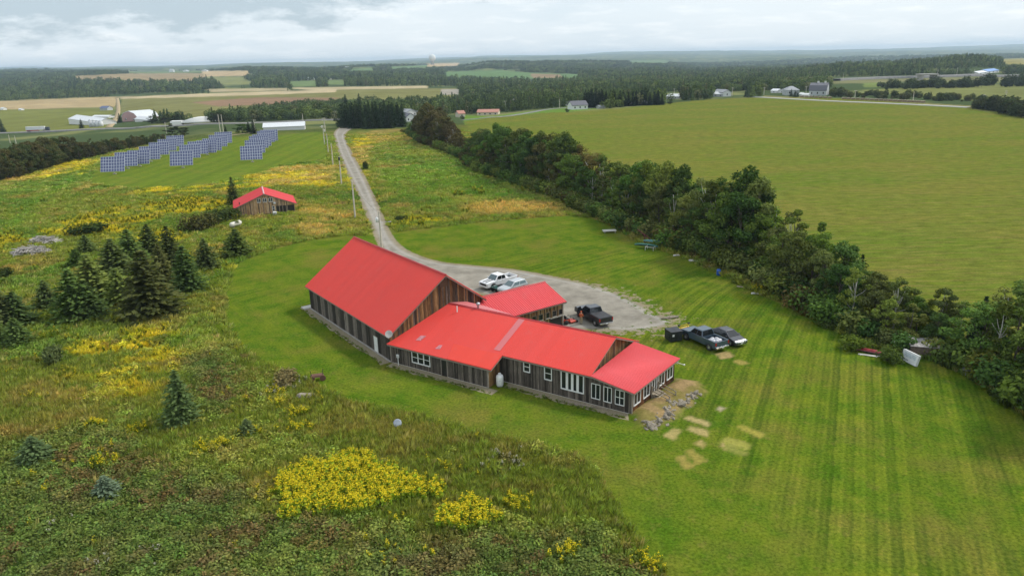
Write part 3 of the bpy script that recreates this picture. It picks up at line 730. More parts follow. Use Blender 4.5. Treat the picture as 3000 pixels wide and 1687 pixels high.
def roof(parent, e0, e1, r1, r0, mat, th=.07, rib=.23, name='roof_slope', ribh=.032, trim=RED_D):
    """sheet-metal slope: eave e0-e1, ridge r0-r1, with its standing ribs running from eave to ridge"""
    e0, e1, r1, r0 = map(Vector, (e0, e1, r1, r0)); n = (e1-e0).cross(r0-e0).normalized()
    if n.z < 0: n = -n
    mb = MB(); mb.prism([e0, e1, r1, r0], -n*th)
    o = mb.build(name, mat, parent)
    L = max((e1-e0).length, (r1-r0).length); k = int(L/rib); m2 = MB(); up = n*ribh
    for i in range(k+1):
        q = (i+.5)/(k+1); a = e0.lerp(e1, q); b = r0.lerp(r1, q); d = (e1-e0).normalized()*.024
        m2.add([a-d, a+up, a+d, b-d, b+up, b+d], [(0, 3, 4, 1), (1, 4, 5, 2), (0, 1, 2), (3, 5, 4)])
    m2.build('rib', mat, o)['kind'] = 'stuff'
    # fascia under eave and rakes
    m3 = MB(); dn = Vector((0, 0, -.16))
    for a, b in ((e0, e1), (e0, r0), (e1, r1)):
        c = (e0+e1+r0+r1)/4; mid = (a+b)/2; inn = (c-mid); inn.z = 0
        tt = (b-a).normalized(); inn = (inn-tt*inn.dot(tt)); inn.z = 0; inn = inn.normalized()*.03
        lo = -n*(th+.003)
        m3.prism([a+lo+inn, b+lo+inn, b+lo+dn+inn, a+lo+dn+inn], inn)
    m3.build('fascia', TRIM, o)
    return o
def cap(parent, a, b, mat=None, w=.16, name='ridge_cap'):
    a, b = Vector(a), Vector(b); t = (b-a).normalized(); s = t.cross(Vector((0, 0, 1))).normalized()
    mb = MB(); up = Vector((0, 0, .045)); dn = Vector((0, 0, -.05))
    mb.add([a-s*w+dn, a+up, a+s*w+dn, b-s*w+dn, b+up, b+s*w+dn], [(0, 3, 4, 1), (1, 4, 5, 2), (0, 1, 2), (3, 5, 4), (0, 2, 5, 3)])
    return mb.build(name, mat or RED_D, parent)

BX, BY = float(B0[0]), float(B0[1])
# ------------------------------------------------------------------ the tall barn
barn = empty('barn', (BX, BY, 0), R(-54))
tag(barn, 'tall weathered plank barn with a steep red metal roof and white side door', 'barn')
def zb(y): return 3.22+(y+.4)*.727 if y < 7.34 else 8.85-(y-7.34)*.75
BL = 23.6
def band(s):
    k = int(s*BL/1.25); q = (.028, .085, .032, .11, .036, .13, .034, .10, .038, .15, .04, .12, .036, .09, .033, .075, .03, .06, .035)[k % 19]
    v = q*random.uniform(1.0, 1.9); return (v*1.10, v*.98, v*.87, 1)
board_wall(barn, (-BL, 0), (0, 0), lambda s: zb(0)-.05, 0, 'grey', .165, [(BL-4.1, BL-3.15, 0, 1.98)], colf=band)
def gcol(s):
    return wcol('brown') if random.random() < .8 else wcol('grey')
board_wall(barn, (0, 0), (0, 12.3), lambda s: zb(s)-.09, 0, 'brown', .17, colf=gcol)
board_wall(barn, (0, 12.3), (-BL, 12.3), lambda s: zb(12.3)-.09, 0, 'grey', .5, boards=False)
board_wall(barn, (-BL, 12.3), (-BL, 0), lambda s: zb(12.3-s)-.09, 0, 'brown', .5, boards=False)
roof(barn, (-24.0, -.4, zb(-.4)), (.47, -.4, zb(-.4)), (.47, 7.34, zb(7.339)), (-24.0, 7.34, zb(7.339)), RED)
roof(barn, (.47, 12.8, zb(12.8)), (-24.0, 12.8, zb(12.8)), (-24.0, 7.345, zb(7.345)), (.47, 7.345, zb(7.345)), RED)
cap(barn, (-24.02, 7.34, 8.90), (.49, 7.34, 8.90), RED_D)
MB().box(-4.07, -3.17, -.045, .0, .03, 1.95).build('door', WHITE, barn)
MB().box(-4.15, -3.09, -.035, -.002, 1.95, 2.04).build('door_head', TRIM, barn)
mb = MB(); mb.box(.028, .06, 6.75, 7.75, 7.35, 8.15)
mb.build('loft_hatch', simple('hatch_wood', (.10, .062, .035), .85), barn)
MB().box(-23.9, -.02, -.17, -.003, -.05, .14).build('foundation', CONC, barn)
MB().box(-24.9, -23.7, -.9, 1.0, -.05, .16).build('step_slab', simple('pale_slab', (.5, .48, .44), .9), barn)
dish = empty('satellite_dish', (BX, BY, 0), R(-54)); tag(dish, 'grey satellite dish bolted to the barn eave corner', 'satellite dish')
Md = Matrix.Translation((.62, -.35, 3.62)) @ Matrix.Rotation(R(65), 4, 'Y') @ Matrix.Rotation(R(20), 4, 'X')
MB().lathe([(.02, .0), (.2, .02), (.36, .08), (.42, .12), (.40, .12), (.2, .05), (.02, .03)], 18, Md).build('reflector', simple('dish_grey', (.42, .41, .39), .5), dish, True)
MB().tube([(.45, -.1, 3.3), (.6, -.2, 3.35), (.62, -.35, 3.6)], .025).build('mast', GALV, dish)
MB().tube([(.62, -.35, 3.55), (1.05, -.35, 3.5)], .02).box(1.02, 1.12, -.4, -.3, 3.45, 3.55).build('feed_arm', GALV, dish)

# ------------------------------------------------------------------ the long low wing with the sun porch
wing = empty('long_wing', (BX, BY, 0), R(-33.5))
tag(wing, 'long low plank wing with red metal roof, white windows and a sun porch', 'building')
def zw(y): return 5.2-(7.32-y)*.375 if y < 7.32 else 5.2-(y-7.32)*.43
tn = math.tan(R(20.5))
XE, XR = 13.2, 23.5
ext_o = [(3.2, 5.58, .78, 1.92), (7.2, 7.9, 0, 1.86)]
board_wall(wing, (.15, 0), (XE, 0), lambda s: zw(0)-.06, 0, 'grey', .165, [(a-.15, b-.15, c, d) for a, b, c, d in ext_o])
board_wall(wing, (XE, 0), (XE, 2.1), lambda s: zw(s)-.09, 0, 'brown', .21)
wf = [(16.25, 16.87, 1.82, 2.80), (18.7, 19.4, 1.52, 2.78), (20.6, 22.95, .98, 2.78), (23.9, 24.75, .75, 2.2), (25.2, 25.95, .72, 2.18), (26.4, 27.25, .74, 2.16)]
board_wall(wing, (XE, 2.1), (28.05, 2.1), lambda s: (zw(2.1)-.06) if s+XE < 24.0 else 3.10-(s+XE-24.0)*.165, 0, 'grey', .165, [(a-XE, b-XE, c, d) for a, b, c, d in wf])
board_wall(wing, (XR, 2.15), (XR, 12.9), lambda s: zw(2.15+s)-.09, 1.2, 'brown', .215)
board_wall(wing, (XR, 12.9), (5.2, 12.9), lambda s: zw(12.9)-.09, 0, 'brown', .4, boards=False)
PE0, PE1 = Vector((28.05, 2.1, 0)), Vector((28.78, 10.9, 0)); PL = (PE1-PE0).length
pw = [(.35, 1.55, .78, 1.92), (2.25, 3.4, .78, 1.92), (3.95, 4.85, .38, 2.08), (5.35, 6.5, .82, 1.92), (7.2, 8.35, .82, 1.92)]
board_wall(wing, PE0, PE1, lambda s: 2.36, 0, 'red', .17, pw)
board_wall(wing, PE1, (24.0, 10.9), lambda s: 2.4+s*.14, 0, 'brown', .4, boards=False)
roof(wing, (-.16, -.4, zw(-.4)), (13.85, -.4, zw(-.4)), (13.85, 7.32, zw(7.31)), (2.68, 7.32, zw(7.31)), RED)
roof(wing, (13.852, 1.71, zw(1.71)), (23.92, 1.71, zw(1.71)), (23.92, 7.32, zw(7.31)), (13.852, 7.32, zw(7.31)), RED)
roof(wing, (23.92, 13.2, zw(13.2)), (4.9, 13.2, zw(13.2)), (2.75, 7.325, zw(7.325)), (23.92, 7.325, zw(7.325)), RED)
cap(wing, (2.6, 7.32, 5.22), (23.95, 7.32, 5.22))
roof(wing, (28.47, 1.66, 2.44), (29.15, 11.5, 2.44), (23.96, 11.7, 3.18), (23.96, 1.66, 3.18), RED_B, name='porch_roof')
# a run of older, faded sheets and the pale cricket behind the ridge
def on_slope(u, v, d=.03): return (u, v, zw(v)+d)
MB().prism([on_slope(12.46, 2.2), on_slope(13.22, 2.2), on_slope(13.22, 7.1), on_slope(12.46, 7.1)], (0, 0, -.018)).build('faded_sheet', RED_F, wing)
MB().prism([on_slope(8.3, -.38, .028), on_slope(13.83, -.38, .028), on_slope(13.83, 1.75, .028), on_slope(7.6, 1.75, .028)], (0, 0, -.016)).build('newer_sheet', roof_mat('newer_red_roof', (.74, .062, .040), (.70, .07, .05)), wing)
for q_ in ([(2.9, 1.0), (3.5, 1.1), (3.7, 1.9), (3.0, 1.8)], [(6.0, .5), (6.6, .6), (6.5, 1.2), (6.1, 1.1)]): MB().prism([on_slope(a_, b_, .036) for a_, b_ in q_], (0, 0, -.012)).build('roof_patch', simple('scuffed_patch', (.52, .20, .22), .6, var=.4, scale=5), wing)
MB().prism([(2.55, 7.4, 5.30), (11.4, 7.55, 5.26), (6.5, 9.2, 4.95), (3.3, 9.5, 4.95)], (0, 0, -.05)).build('cricket_roof', RED_F, wing)
p0, p1 = (.15, 0), (XE, 0)
window(wing, p0, p1, 3.2-.15, 5.58-.15, .78, 1.92, .10, [(1/3, .06), (2/3, .06)], [(.5, .025)])
p0, p1 = (XE, 2.1), (28.05, 2.1)
for i, (a, b, c, d) in enumerate(wf):
    if i < 2: window(wing, p0, p1, a-XE, b-XE, c, d, .10, (), [(.5, .03)])
    elif i == 2: window(wing, p0, p1, a-XE, b-XE, c, d, .11, [(.25, .13), (.5, .13), (.75, .13)])
    else: window(wing, p0, p1, a-XE, b-XE, c, d, .06, [(.5, .03)], [(.5, .03)] if i == 5 else ())
for i, (a, b, c, d) in enumerate(pw):
    if i == 2:
        w_ = window(wing, PE0, PE1, a, b, c, d, .12, [(.55, .05)], name='porch_door')
    else: window(wing, PE0, PE1, a, b, c, d, .09, [(.5, .03)])
MB().box(7.22, 7.88, -.02, -.003, .05, 1.84).build('door', simple('dark_door', (.018, .017, .016), .5), wing)
mb = MB()
mb.box(7.12, 7.2, -.05, -.003, 0, 1.94); mb.box(7.9, 7.98, -.05, -.003, 0, 1.94); mb.box(7.2, 7.9, -.05, -.003, 1.86, 1.94)
mb.build('door_frame', TRIM, wing)
mb = MB(); mb.box(.2, 7.1, -.05, -.034, 0, .07); mb.box(8.0, XE+.05, -.05, -.034, 0, .07); mb.box(XE+.05, 28.1, 2.05, 2.066, 0, .07)
mb.build('sill_strip', simple('bare_sill', (.55, .52, .46), .8), wing)
for x, y in ((XE+.03, -.04), (28.1, 2.06), (.1, -.06)):
    MB().box(x-.06, x+.06, y-.05, y+.05, 0, (zw(max(y, 0))-.12) if x < 20 else 2.3).build('corner_board', TRIM, wing)
MB().tube([(4.7, 6.3, 4.7), (4.7, 6.3, 5.5)], .07, 8).build('vent_pipe', WHITE, wing)
mb = MB(); mb.lathe([(.12, 0), (.12, .35), (.2, .42), (.24, .55), (.18, .68), (.05, .74)], 14, Matrix.Translation((6.7, 7.62, 5.15))); mb.build('turbine_vent', GALV, wing, True)
MB().tube([(23.98, 6.75, 3.2), (23.98, 6.75, 4.75)], .035, 6).build('stove_pipe', simple('rusty_pipe', (.12, .07, .045), .7), wing)
for x in (9.5, 15.5, 18.5, 21.2):
    MB().tube([(x, 7.3, 5.26), (x+.1, 7.28, 5.36)], .03, 5).build('snow_bracket', simple('pink_bracket', (.6, .3, .28), .6), wing)
mb = MB(); mb.box(28.9, 29.05, 11.1, 11.2, 1.95, 2.2); mb.tube([(29.05, 11.15, 2.05), (29.6, 11.2, 1.95)], .03); mb.lathe([(.02, -.08), (.1, -.03), (.1, .05), (.02, .1)], 10, Matrix.Translation((29.7, 11.2, 1.95)))
mb.build('porch_light', WHITE, wing)
# porch steps
u_ = (PE1-PE0).normalized(); n_ = Vector((u_.y, -u_.x, 0)); sO = PE0+u_*4.4
steps = empty('porch_steps', (0, 0, 0)); steps.parent = None
Ms = Matrix.Translation((BX, BY, 0)) @ Matrix.Rotation(R(-33.5), 4, 'Z') @ Matrix.Translation(sO) @ Matrix(((n_.x, u_.x, 0, 0), (n_.y, u_.y, 0, 0), (0, 0, 1, 0), (0, 0, 0, 1)))
steps.matrix_world = Ms; tag(steps, 'grey wooden steps with handrails up to the porch door', 'steps')
OLDW = simple('bare_timber', (.30, .25, .185), .85, var=.35, scale=4)
for i in range(4):
    x = .35+i*.42; z = .62-.08-i*.15
    MB().box(x, x+.40, -.62, .62, z-.04+.1, z+.1).build('tread', OLDW, steps)
MB().box(.05, .36, -.7, .7, .58, .66).build('landing', OLDW, steps)
for s in (-1, 1):
    y = s*.68
    MB().prism([(.1, y-.03, .05), (2.15, y-.03, -.05), (2.15, y-.03, .12), (.1, y-.03, .62)], (0, .06, 0)).build('stringer', OLDW, steps)
    for x, zt in ((.15, 1.5), (2.0, .95)): MB().box(x-.045, x+.045, y-.05, y+.04, -.1, zt).build('post', OLDW, steps)
    for dz in (0, -.38):
        MB().prism([(.1, y-.06, 1.42+dz), (2.1, y-.06, .87+dz), (2.1, y-.06, .96+dz), (.1, y-.06, 1.51+dz)], (0, .035, 0)).build('handrail', OLDW, steps)
# strip of gravel along the walls
gs = MB(); Mw = Matrix.Translation((BX, BY, 0)) @ Matrix.Rotation(R(-33.5), 4, 'Z'); Mb = Matrix.Translation((BX, BY, 0)) @ Matrix.Rotation(R(-54), 4, 'Z')
def strip(Mm, x0, x1, ya, yb):
    N = int((x1-x0)/.4)
    for i in range(N):
        a = x0+(x1-x0)*i/N; b = x0+(x1-x0)*(i+1)/N
        wa = ya-.75*fbm(np.array([a]), np.array([ya]), 1.1, 3, 41)[0]; wb = ya-.75*fbm(np.array([b]), np.array([ya]), 1.1, 3, 41)[0]
        gs.add([Mm @ Vector(q) for q in ((a, wa, .012), (b, wb, .012), (b, yb, .03), (a, yb, .03))], [(0, 1, 2, 3)])
strip(Mb, -25, .0, -.78, -.02); strip(Mw, .3, 14.4, -.75, -.02); strip(Mw, 14.4, 28.6, 1.25, 2.09)
tag(gs.build('gravel_strip', GRAV, None), 'grey gravel strip along the foot of the plank walls', None, None, 'structure')
# planks lying by the wall
pk = empty('timber_platform', tuple(Mw @ Vector((23.2, 1.45, 0))), R(-33.5)); tag(pk, 'low stack of grey planks lying against the wing wall', 'planks')
for i in range(5):
    x = -2.2+i*.75+random.uniform(-.1, .1); MB().box(x, x+random.uniform(1.4, 2.4), -.38+.14*i, -.25+.14*i, .035+.05*(i % 2), .09+.05*(i % 2)+.02*i).build('plank', OLDW, pk)

# ------------------------------------------------------------------ the garage
gar = empty('garage', (BX, BY, 0), R(-54)); tag(gar, 'plank garage with ribbed red roof and row of small windows', 'garage')
GX1, GYE = 3.27, 22.2
def zg(x): return 4.66-(x+.75)*.365 if x > -.75 else 4.66-(-.75-x)*.365
gw = [(GYE-.62, GYE-.06), (GYE-1.62, GYE-1.05), (GYE-2.68, GYE-2.1), (GYE-3.78, GYE-3.2), (GYE-4.8, GYE-4.25)]
ys0 = 10.0
op = [(a-ys0, b-ys0, 1.52, 2.18) for a, b in gw]+[(GYE-1.95-ys0, GYE-.1-ys0, -1, 1.3)]
def grc(s): return wcol('brown') if random.random() < .75 else (.33, .24, .12, 1)
board_wall(gar, (GX1, ys0), (GX1, GYE), lambda s: zg(GX1)-.05, 0, 'brown', .2, op, colf=grc)
board_wall(gar, (GX1, GYE), (-4.8, GYE), lambda s: zg(GX1-s)-.09, 0, 'brown', .4, boards=False)
board_wall(gar, (-4.8, GYE), (-4.8, 12.4), lambda s: zg(-4.8)-.09, 0, 'grey', .4, boards=False)
for a, b in gw: window(gar, (GX1, ys0), (GX1, GYE), a-ys0, b-ys0, 1.52, 2.18, .06, (), (), mat=simple('window_grey', (.2, .17, .14), .8))
for a, b in gw[:4]: MB().box(GX1+.03, GX1+.12, a-.05, b+.05, 1.40, 1.46).build('window_sill', simple('pale_sill', (.45, .42, .38), .8), gar)
MB().box(GX1+.03, GX1+.14, GYE-2.0, GYE+.05, 1.28, 1.37).build('lintel', simple('grey_beam', (.36, .34, .31), .8), gar)
MB().box(GX1-.05, GX1+.1, GYE-.08, GYE+.07, 0, 2.9).build('corner_post', TRIM, gar)
roof(gar, (GX1+.3, 8.6, zg(GX1+.3)), (GX1+.3, 22.65, zg(GX1+.3)), (-.75, 22.65, 4.66), (-.75, 8.6, 4.66), RED_B, rib=.30, ribh=.055)
roof(gar, (-5.1, 22.65, zg(-5.1)), (-5.1, 12.82, zg(-5.1)), (-.755, 12.82, 4.66), (-.755, 22.65, 4.66), RED_B, rib=.4)
cap(gar, (-.75, 12.9, 4.70), (-.75, 22.7, 4.70))

# ------------------------------------------------------------------ the cabin in the meadow
cabL = gp(692.6, 634.9); ca = R(20)
_f, _b = px(772.7, 567.5, 4.65), px(774.4, 537, 4.65); CD = min(10.0, float(np.linalg.norm(_b-_f)))
cabin = empty('cabin', tuple(cabL), ca); tag(cabin, 'weathered tan plank cabin with red roof standing in the meadow', 'cabin')
def zc(x): return 1.88+(x+.4)*.41 if x < 6.35 else 4.65-(x-6.35)*.41
fo = [(4.77, 5.43, 2.75, 3.55), (6.02, 6.70, 2.72, 3.52), (7.27, 8.0, 2.70, 3.48), (7.8, 8.2, .65, 1.6), (8.55, 12.6, -1, 1.62)]
board_wall(cabin, (0, 0), (12.6, 0), lambda s: zc(s)-.09, 0, 'tan', .25, fo)
board_wall(cabin, (0, CD), (0, 0), lambda s: zc(0)-.09, 0, 'tan', .4, boards=False)
board_wall(cabin, (12.6, CD), (0, CD), lambda s: zc(12.6-s)-.09, 0, 'tan', .4, boards=False)
for i, (a, b, c, d) in enumerate(fo[:4]): window(cabin, (0, 0), (12.6, 0), a, b, c, d, .08, [(.5, .05)] if i < 3 else (), () if i < 3 else [(.5, .05)])
for x in (9.3, 10.0, 10.75, 11.0, 12.55): MB().box(x-.06, x+.06, -.03, .08, 0, 1.62).build('post', simple('tan_post', (.3, .23, .16), .85), cabin)
roof(cabin, (-.45, -.45, zc(-.45)), (-.45, CD+.3, zc(-.45)), (6.35, CD+.3, 4.65), (6.35, -.45, 4.65), RED_B)
roof(cabin, (13.1, -.45, zc(13.1)), (13.1, CD+.3, zc(13.1)), (6.355, CD+.3, 4.65), (6.355, -.45, 4.65), RED_B)
cap(cabin, (6.35, -.5, 4.69), (6.35, CD+.35, 4.69), simple('pale_cap', (.62, .42, .42), .6), .14)
MB().tube([(1.0, .8, 2.4), (1.0, .8, 3.0)], .1, 8).build('stove_pipe', BLACK, cabin)
MB().lathe([(.02, 0), (.2, .03), (.26, .08), (.02, .05)], 12, Matrix.Translation((8.35, -.25, 2.35)) @ Matrix.Rotation(R(80), 4, 'X')).build('wall_dish', WHITE, cabin, True)
# ================================================================== plants
def foliage(name, instanced):
    m = NT(name)
    if instanced: base = m.attr('tint', 'INSTANCER').outputs['Color']
    else: base = m.n('ShaderNodeObjectInfo').outputs['Color']
    rn = m.attr('rnd').outputs['Fac']
    c = m.mix(rn, m.mix(1.0, base, (.62, .66, .60), 'MULTIPLY'), m.mix(1.0, base, (1.42, 1.32, 1.15), 'MULTIPLY'))
    d = m.n('ShaderNodeBsdfDiffuse'); m.l(c, d.inputs['Color'])
    t = m.n('ShaderNodeBsdfTranslucent'); m.l(m.mix(1.0, c, (1.1, 1.25, .6), 'MULTIPLY'), t.inputs['Color'])
    mx = m.n('ShaderNodeMixShader'); mx.inputs[0].default_value = .22
    m.l(d.outputs[0], mx.inputs[1]); m.l(t.outputs[0], mx.inputs[2]); m.l(mx.outputs[0], m.out.inputs['Surface']); return m.mat
LEAF = foliage('leaf', False); LEAF_I = foliage('leaf_scatter', True)
def petal_mat(name, col):
    m = NT(name); rn = m.attr('rnd').outputs['Fac']
    d = m.n('ShaderNodeBsdfDiffuse'); m.l(m.mix(rn, tuple(c*.7 for c in col), tuple(min(.9, c*1.25) for c in col)), d.inputs['Color']); m.l(d.outputs[0], m.out.inputs['Surface']); return m.mat
GOLDP = petal_mat('goldenrod_flower', (.62, .49, .022)); WHITEP = petal_mat('white_flower', (.40, .38, .30))
def bark(name, col):
    m = NT(name); c = m.noise(1.0, 4, .6, m.mapping(m.objc(), (6, 6, 1.2)))
    m.bsdf(m.mix(m.rng(c, .3, .7), tuple(x*.5 for x in col), tuple(min(.8, x*1.3) for x in col)), .9, spec=.15); return m.mat
BARK = bark('grey_bark', (.13, .11, .09)); BIRCH = bark('birch_bark', (.55, .53, .48))

def cards(C, size, rng, up=.35, out=None, aspect=1.6):
    """leaf faces at points C: (n,3); returns verts (4n,3), quads and a random value per leaf"""
    n = len(C)
    nrm = rng.normal(size=(n, 3)); nrm /= np.linalg.norm(nrm, axis=1)[:, None]
    nrm[:, 2] = np.abs(nrm[:, 2]); nrm += np.array([0, 0, up])
    if out is not None: nrm += out
    nrm /= np.linalg.norm(nrm, axis=1)[:, None]
    a = np.cross(nrm, rng.normal(size=(n, 3))); a /= np.linalg.norm(a, axis=1)[:, None]+1e-9; b = np.cross(nrm, a)
    s = np.broadcast_to(np.asarray(size, float), (n,))[:, None]*rng.uniform(.6, 1.3, (n, 1))
    a = a*s*.5; b = b*s*.5*aspect
    V = np.stack([C-b, C+a*.9-b*.1, C+b, C-a*.9+b*.1], 1).reshape(-1, 3)
    F = np.arange(4*n).reshape(n, 4); rv = np.repeat(rng.uniform(0, 1, n), 4)
    return V, F, rv
def merge(parts):
    V = []; F = []; A_ = []; o = 0
    for v, f, r_ in parts: V.append(v); F.append(f+o); A_.append(r_); o += len(v)
    return np.concatenate(V), np.concatenate(F), np.concatenate(A_)
def leafmesh(name, parts, mat):
    V, F, A_ = merge(parts); return mesh_np(name, V, F, mat, {'rnd': ('FLOAT', A_)})

def broadleaf(seed, h=10.0, w=3.2, nc=26, per=110, leaf=.34, low=.12, mat=LEAF, barkm=BARK, trunk=True, lean=0.0, sparse=1.0):
    rng = np.random.default_rng(seed)
    cs = []; rad = []
    tries = 0
    while len(cs) < nc and tries < 4000:
        tries += 1
        z = rng.uniform(low, .97); prof = np.interp(z, [low, .3, .55, .8, 1.0], [.5, .9, 1.0, .72, .12])*(.72+.5*rng.random())
        q = rng.uniform(0, 6.283); r_ = w*prof*math.sqrt(rng.uniform(.12, 1))
        c = np.array([math.cos(q)*r_+lean*z, math.sin(q)*r_, z*h]); 
        if all(np.linalg.norm((c-d)*np.array([1, 1, .8])) > .42*w*.62 for d in cs): cs.append(c); rad.append(rng.uniform(.30, .52)*w*.72)
    parts = []
    for c, r_ in zip(cs, rad):
        n = int(per*rng.uniform(.6, 1.25)*sparse); d = rng.normal(size=(n, 3)); d /= np.linalg.norm(d, axis=1)[:, None]
        rr = r_*rng.uniform(.35, 1.08, n)**.6; off = d*rr[:, None]*np.array([1, 1, .72]); off[:, 2] -= .12*rr*rng.random(n)
        parts.append(cards(c+off, leaf, rng, .3, d*.7))
    crown = leafmesh('crown', parts, mat)
    tm = None
    if trunk:
        mb = MB(); r0 = .018*h; k = 6
        pts = [(lean*.15*i/k+rng.normal()*.06*i/2, rng.normal()*.06*i/2, h*.82*i/k) for i in range(k+1)]; pts[0] = (0, 0, -.3)
        mb.tube(pts, [r0*(1-.85*i/k)+.01 for i in range(k+1)], 7)
        for c in cs[::2]:
            zi = max(.12*h, c[2]*rng.uniform(.45, .75)); f = min(k-.01, zi/(h*.82)*k); i = int(f); p = Vector(pts[i]).lerp(Vector(pts[i+1]), f-i)
            m_ = p.lerp(Vector(c), .55)+Vector((0, 0, -.25)); mb.tube([p, m_, Vector(c)], [r0*.38, r0*.24, r0*.08], 5)
        tm = mb.mesh('trunk', barkm, True)
    return crown, tm
def spruce(seed, h=6.0, w=1.9, lev=17, mat=LEAF, coarse=False):
    rng = np.random.default_rng(seed); parts = []
    C = []; S = []; D = []
    for i in range(lev):
        f = i/(lev-1); z = h*(.03+.95*f); r_ = w*(1-f)**.68*rng.uniform(.86, 1.1)+.05
        nb = max(5, int((6 if coarse else 19)*(1-f*.62)))
        for j in range(nb):
            q = 6.283*(j+rng.uniform(-.35, .35))/nb; L = r_*rng.uniform(.72, 1.12); ns = max(2, int(L/(.32 if coarse else .17)))
            for k in range(ns):
                t = (k+.6)/ns; d = L*t; side = rng.normal()*.16*(1.2-t)*L
                x = math.cos(q)*d-math.sin(q)*side; y = math.sin(q)*d+math.cos(q)*side
                zz = z-.28*d*(1-.3*t)+.10*L*t*t+rng.normal()*.05
                C.append((x, y, max(.05, zz))); S.append((.52 if coarse else .44)*(1.15-.45*t)); D.append((math.cos(q), math.sin(q), -.12))
    C = np.array(C); S = np.array(S); D = np.array(D); n = len(C)
    tw = rng.normal(size=(n, 3))*.28; a = D+tw; a /= np.linalg.norm(a, axis=1)[:, None]
    nr = np.array([0, 0, 1.0])+rng.normal(size=(n, 3))*.42; b = np.cross(a, nr); b /= np.linalg.norm(b, axis=1)[:, None]+1e-9
    a = a*S[:, None]*.8; b = b*S[:, None]*.42
    V = np.stack([C-a*.5, C+b, C+a, C-b], 1).reshape(-1, 3); F = np.arange(4*n).reshape(n, 4); rv = np.repeat(rng.uniform(0, 1, n), 4)
    top = np.array([[0, 0, h*.93+.02*k] for k in range(8)])+rng.normal(size=(8, 3))*np.array([.03, .03, .05])*h/6
    parts = [(V, F, rv), cards(top, .26, rng, 1.0)]
    crown = leafmesh('crown', parts, mat)
    mb = MB(); mb.tube([(0, 0, -.2), (0, 0, h*.5), (0, 0, h*.97)], [.022*h, .013*h, .003*h], 6)
    return crown, mb.mesh('trunk', BARK, True)
def shrub(seed, r=1.3, h=1.7, n=900, leaf=.17, mat=LEAF):
    rng = np.random.default_rng(seed); parts = []
    for k in range(9):
        q = rng.uniform(0, 6.28); d = r*.55*math.sqrt(rng.random()); c = np.array([math.cos(q)*d, math.sin(q)*d, h*rng.uniform(.28, .68)])
        m_ = n//9; dd = rng.normal(size=(m_, 3)); dd /= np.linalg.norm(dd, axis=1)[:, None]; rr = r*.55*rng.uniform(.3, 1.1, m_)**.6
        o = dd*rr[:, None]*np.array([1, 1, .8]); P = c+o; P[:, 2] = np.maximum(P[:, 2], .04); parts.append(cards(P, leaf, rng, .3, dd*.6))
    mb = MB()
    for k in range(5):
        q = k*1.26; mb.tube([(0, 0, -.1), (math.cos(q)*r*.3, math.sin(q)*r*.3, h*.6)], [.035, .012], 5)
    return leafmesh('crown', parts, mat), mb.mesh('stem', BARK, True)

BROAD = [broadleaf(100+i, 10, [2.9, 3.3, 3.7, 2.6, 3.1, 3.5][i], [26, 30, 34, 22, 28, 30][i], 215, .245, [.10, .08, .10, .14, .06, .1][i]) for i in range(6)]
ASPEN = [broadleaf(130+i, 10, 2.3, 22, 150, .22, .22, sparse=.8, barkm=BIRCH) for i in range(3)]
SPRUCE = [spruce(200+i, 6, [1.9, 2.1, 1.75][i]) for i in range(3)]
SHRUB = [shrub(300+i, [1.4, 1.2, 1.6][i], [1.8, 1.6, 1.5][i]) for i in range(3)]

def tree(src, P, h, base_h, label, cat, group, color, name, sx=None, rz=None, part='trunk'):
    crown, trunk = src
    e_ = empty(name, (float(P[0]), float(P[1]), float(P[2])), random.uniform(0, 6.28) if rz is None else rz); tag(e_, label, cat, group)
    s = h/base_h; sx = s if sx is None else sx
    c = link('crown', crown, e_, scale=(sx, sx, s)); c.color = (*color, 1)
    if trunk is not None: link(part, trunk, e_, scale=(sx, sx, s))
    return e_
def vary(c, a=.18):
    k = random.uniform(1-a, 1+a); return tuple(max(0, x*k*random.uniform(1-a*.5, 1+a*.5)) for x in c)
GREENS = [(.092, .160, .042), (.115, .190, .046), (.068, .122, .038), (.165, .220, .050), (.145, .165, .056), (.112, .140, .048), (.185, .225, .07)]

# ---- the long row of trees between lawn and crop field
top_px = [(960, 318), (1020, 310), (1050, 285), (1080, 262), (1115, 272), (1150, 305), (1172, 345), (1200, 325), (1260, 311), (1330, 308), (1400, 320), (1450, 352), (1500, 378), (1550, 418), (1600, 412), (1640, 405), (1690, 402), (1740, 445), (1800, 425), (1850, 418), (1900, 445), (1945, 500), (1990, 505), (2040, 525), (2075, 590), (2110, 610), (2160, 645), (2200, 700), (2260, 680), (2300, 720), (2340, 712), (2400, 735), (2450, 710), (2490, 690), (2540, 655), (2600, 650), (2700, 680), (2900, 720)]
TX = np.array([a*K for a, b in top_px]); TY = np.array([b*K for a, b in top_px])
nt = 0
rt_ = random.Random(5)
LAND = [(1180, 'nearest the drive'), (1280, 'at the start of the rounded clump'), (1380, 'in the rounded clump'), (1470, 'past the rounded clump'), (1560, 'behind the slatted table'), (1660, 'behind the canoes'), (1740, 'behind the plank heaps'), (1830, 'behind the blue barrel'), (1960, 'behind the white board'), (2080, 'opposite the parked cars'), (2200, 'before the red canoe'), (2320, 'behind the leaning sign'), (2450, 'past the leaning sign'), (9999, 'at the near end')]
def where(xx): return next(b for a, b in LAND if xx/K < a)
def tone(c):
    l = sum(c); return 'dark green' if l < .22 else 'brownish' if c[0] > c[1]*.86 else 'light green' if l > .33 else 'mid green'
def size(h): return 'low' if h < 3.5 else 'small' if h < 6 else 'tall' if h < 9 else 'very tall'
